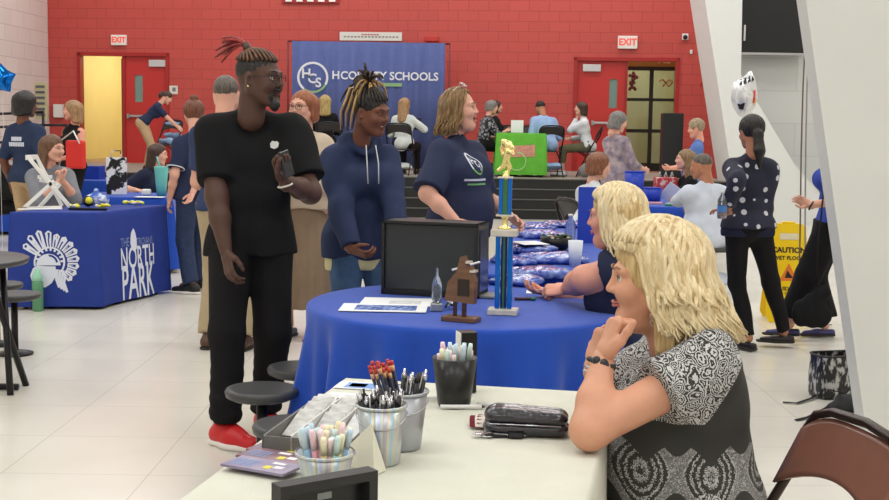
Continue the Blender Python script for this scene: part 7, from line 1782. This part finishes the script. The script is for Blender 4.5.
# big pointed medallions low on the blouse
u_ = math_('MULTIPLY', Yo, 2*PI/.155); w_ = math_('MULTIPLY', math_('ADD', Zo, -.02), 2*PI/.22); med = math_('ADD', math_('COSINE', u_), math_('COSINE', w_)); band = math_('LESS_THAN', math_('ABSOLUTE', math_('ADD', med, .15)), .42)
inner = math_('GREATER_THAN', math_('ADD', math_('SINE', math_('MULTIPLY', med, 11)), math_('MULTIPLY', fine, .9)), .25)
low = math_('MAXIMUM', math_('MULTIPLY', band, math_('ADD', .42, math_('MULTIPLY', fine, .25))), math_('MULTIPLY', math_('MULTIPLY', inner, .75), math_('GREATER_THAN', med, .15)))
edge = math_('ADD', math_('MULTIPLY', math_('ABSOLUTE', math_('SINE', math_('MULTIPLY', Yo, 22))), .05), .70); mlow = math_('LESS_THAN', Zo, edge)
edgeu = math_('SUBTRACT', .86, math_('MULTIPLY', Yo, -1.05)); mup = math_('MAXIMUM', math_('GREATER_THAN', Zo, math_('ADD', .80, math_('MULTIPLY', math_('MAXIMUM', 0.0, math_('SUBTRACT', .02, Yo)), 1.5))), math_('LESS_THAN', Xo, -.245))
val = math_('MAXIMUM', math_('MULTIPLY', patt, mup), math_('MULTIPLY', low, mlow))
rp = N_('ShaderNodeValToRGB'); rp.color_ramp.elements[0].color = (*rgb(58, 58, 56), 1); rp.color_ramp.elements[1].color = (*rgb(200, 200, 200), 1); L(val, rp.inputs[0]); L(rp.outputs[0], b.inputs['Base Color']); b.inputs['Roughness'].default_value = .8; b.inputs['Specular IOR Level'].default_value = .3
Yf = 2.88
Zw = person('blond woman in black and white paisley blouse resting her chin on her hand', root_at(706, Yf), math.radians(88), H=1.66, g=1.44, fem=True, sk=sk_tan, res=.0075, hres=.0026, handres=.0022, seed=51, head=dict(age=1, wide=1.04), head_extra=dict(brow=h_lbrown, lips=mat('lips_rose', rgb(186, 110, 104), rough=.4)),
    pose=seated_pose(.46, lean=3, headpos=WP(652, 279, 2.82), head=(0, 4, 0), lE=WP(590, 430, 2.60), lh=WP(603, 358, 2.70), lhs=1.12, le=('W', Vector((-.4, -.75, -.95))), lhd=('W', Vector((.30, .12, .95))), lth=('W', Vector((.25, -1, .1))), lcurl=98, lthumb=-.15,
                     rh=WP(594, 366, 2.84), re=('W', Vector((-.3, .4, -1))), rhd=('W', Vector((.30, -.1, 1))), rth=('W', Vector((-.6, .7, 0))), rcurl=75, arm=.90, shrug=-.01),
    top=dict(mat=m_pais, sleeve=.40, hem=.50, e=.026, sw=.030, wr=.005, wf=13, res=.006, name='blouse'), bottom=dict(mat=c_pblack, e=.016), hair=dict(style='bob', mat=h_blond, L=.16, vol=.008, res=.004, groove=.004), shoes={})
flow_hair(Zw, h_blondl, N=800, seed=9, vol=.018, L=-.13, back=.075, part_x=.015, bang=60, wave=.014, clear=64, r=.0050, out=.02, backL=-.165)
flow_hair(Zw, h_blondl, N=200, seed=19, vol=.024, L=-.05, back=.04, part_x=.015, bang=52, wave=.010, clear=70, r=.006, out=.02, backL=-.10, name='top_layer')
HM = head_mtx(Zw)
part('earring', m_steel, Zw['root'], lambda b: [b.tube([HM @ Vector((-.093, .012+.008*math.cos(a), -.062+dz+.008*math.sin(a))) for a in np.linspace(0, 2*PI, 17)[:-1]], .0018, n=5, closed=True) for dz in (0, -.017, -.034)])
wl_, x_, y_, z_ = Zw['l']
def band_pts(off, r): return [wl_+x_*r*math.cos(a)+y_*r*.85*math.sin(a)-z_*off for a in np.linspace(0, 2*PI, 33)[:-1]]
part('bracelet', m_steel, Zw['root'], lambda b: b.tube(band_pts(.030, .036), .0035, closed=True, n=6)); part('bracelet', m_steel, Zw['root'], lambda b: b.tube(band_pts(.040, .0375), .003, closed=True, n=6))
part('bead_bracelet', mat('dark_beads', rgb(60, 64, 70), rough=.25, metal=.3), Zw['root'], lambda b: [b.sphere(p, .0065, n=8) for p in band_pts(.012, .034)[::2]])
part('stone_charm', mat('dark_stone', rgb(44, 48, 54), rough=.3), Zw['root'], lambda b: [b.sphere(wl_+x_*.030*math.cos(a)-y_*.030*math.sin(a)-z_*.010, .011, n=10) for a in (.2, .8)])
# ---- brown folding chair in the corner
fc = folding_chair((0, 0, 0), 0, 'brown metal folding chair at the bottom right corner of the picture', m_brown, m_brownfr)
fc.rotation_euler = (0, 0, math.radians(101)); qc = P(866, 415, 2.6); fc.location = (qc.x-.20, 2.58, 0); fc.scale = (1, 1, .935)
folding_chair((root_at(588, 10.6)[0], 10.6, 0), math.radians(-68), 'folding chair under the woman behind the blue board', m_dkchair, m_blackmetal)
folding_chair((root_at(694, 13.3)[0], 13.3, 0), math.radians(95), 'folding chair under the long haired woman in black', m_dkchair, m_blackmetal)

def seat_under(px, Y, label):
    r = empty('stool', root_at(px, Y), 0, label, 'stool')
    part('seat', m_stool, r, lambda b: b.lathe([(.03, .385), (.14, .39), (.16, .40), (.16, .425), (.13, .43), (.01, .43)], n=36)); part('pole', m_blackmetal, r, lambda b: b.tube([(0, 0, .03), (0, 0, .39)], .022)); part('foot', m_blackmetal, r, lambda b: b.lathe([(.11, 0), (.11, .012), (.03, .03)], n=24))
seat_under(652, 4.78, 'round dark stool under the seated blond woman in navy')
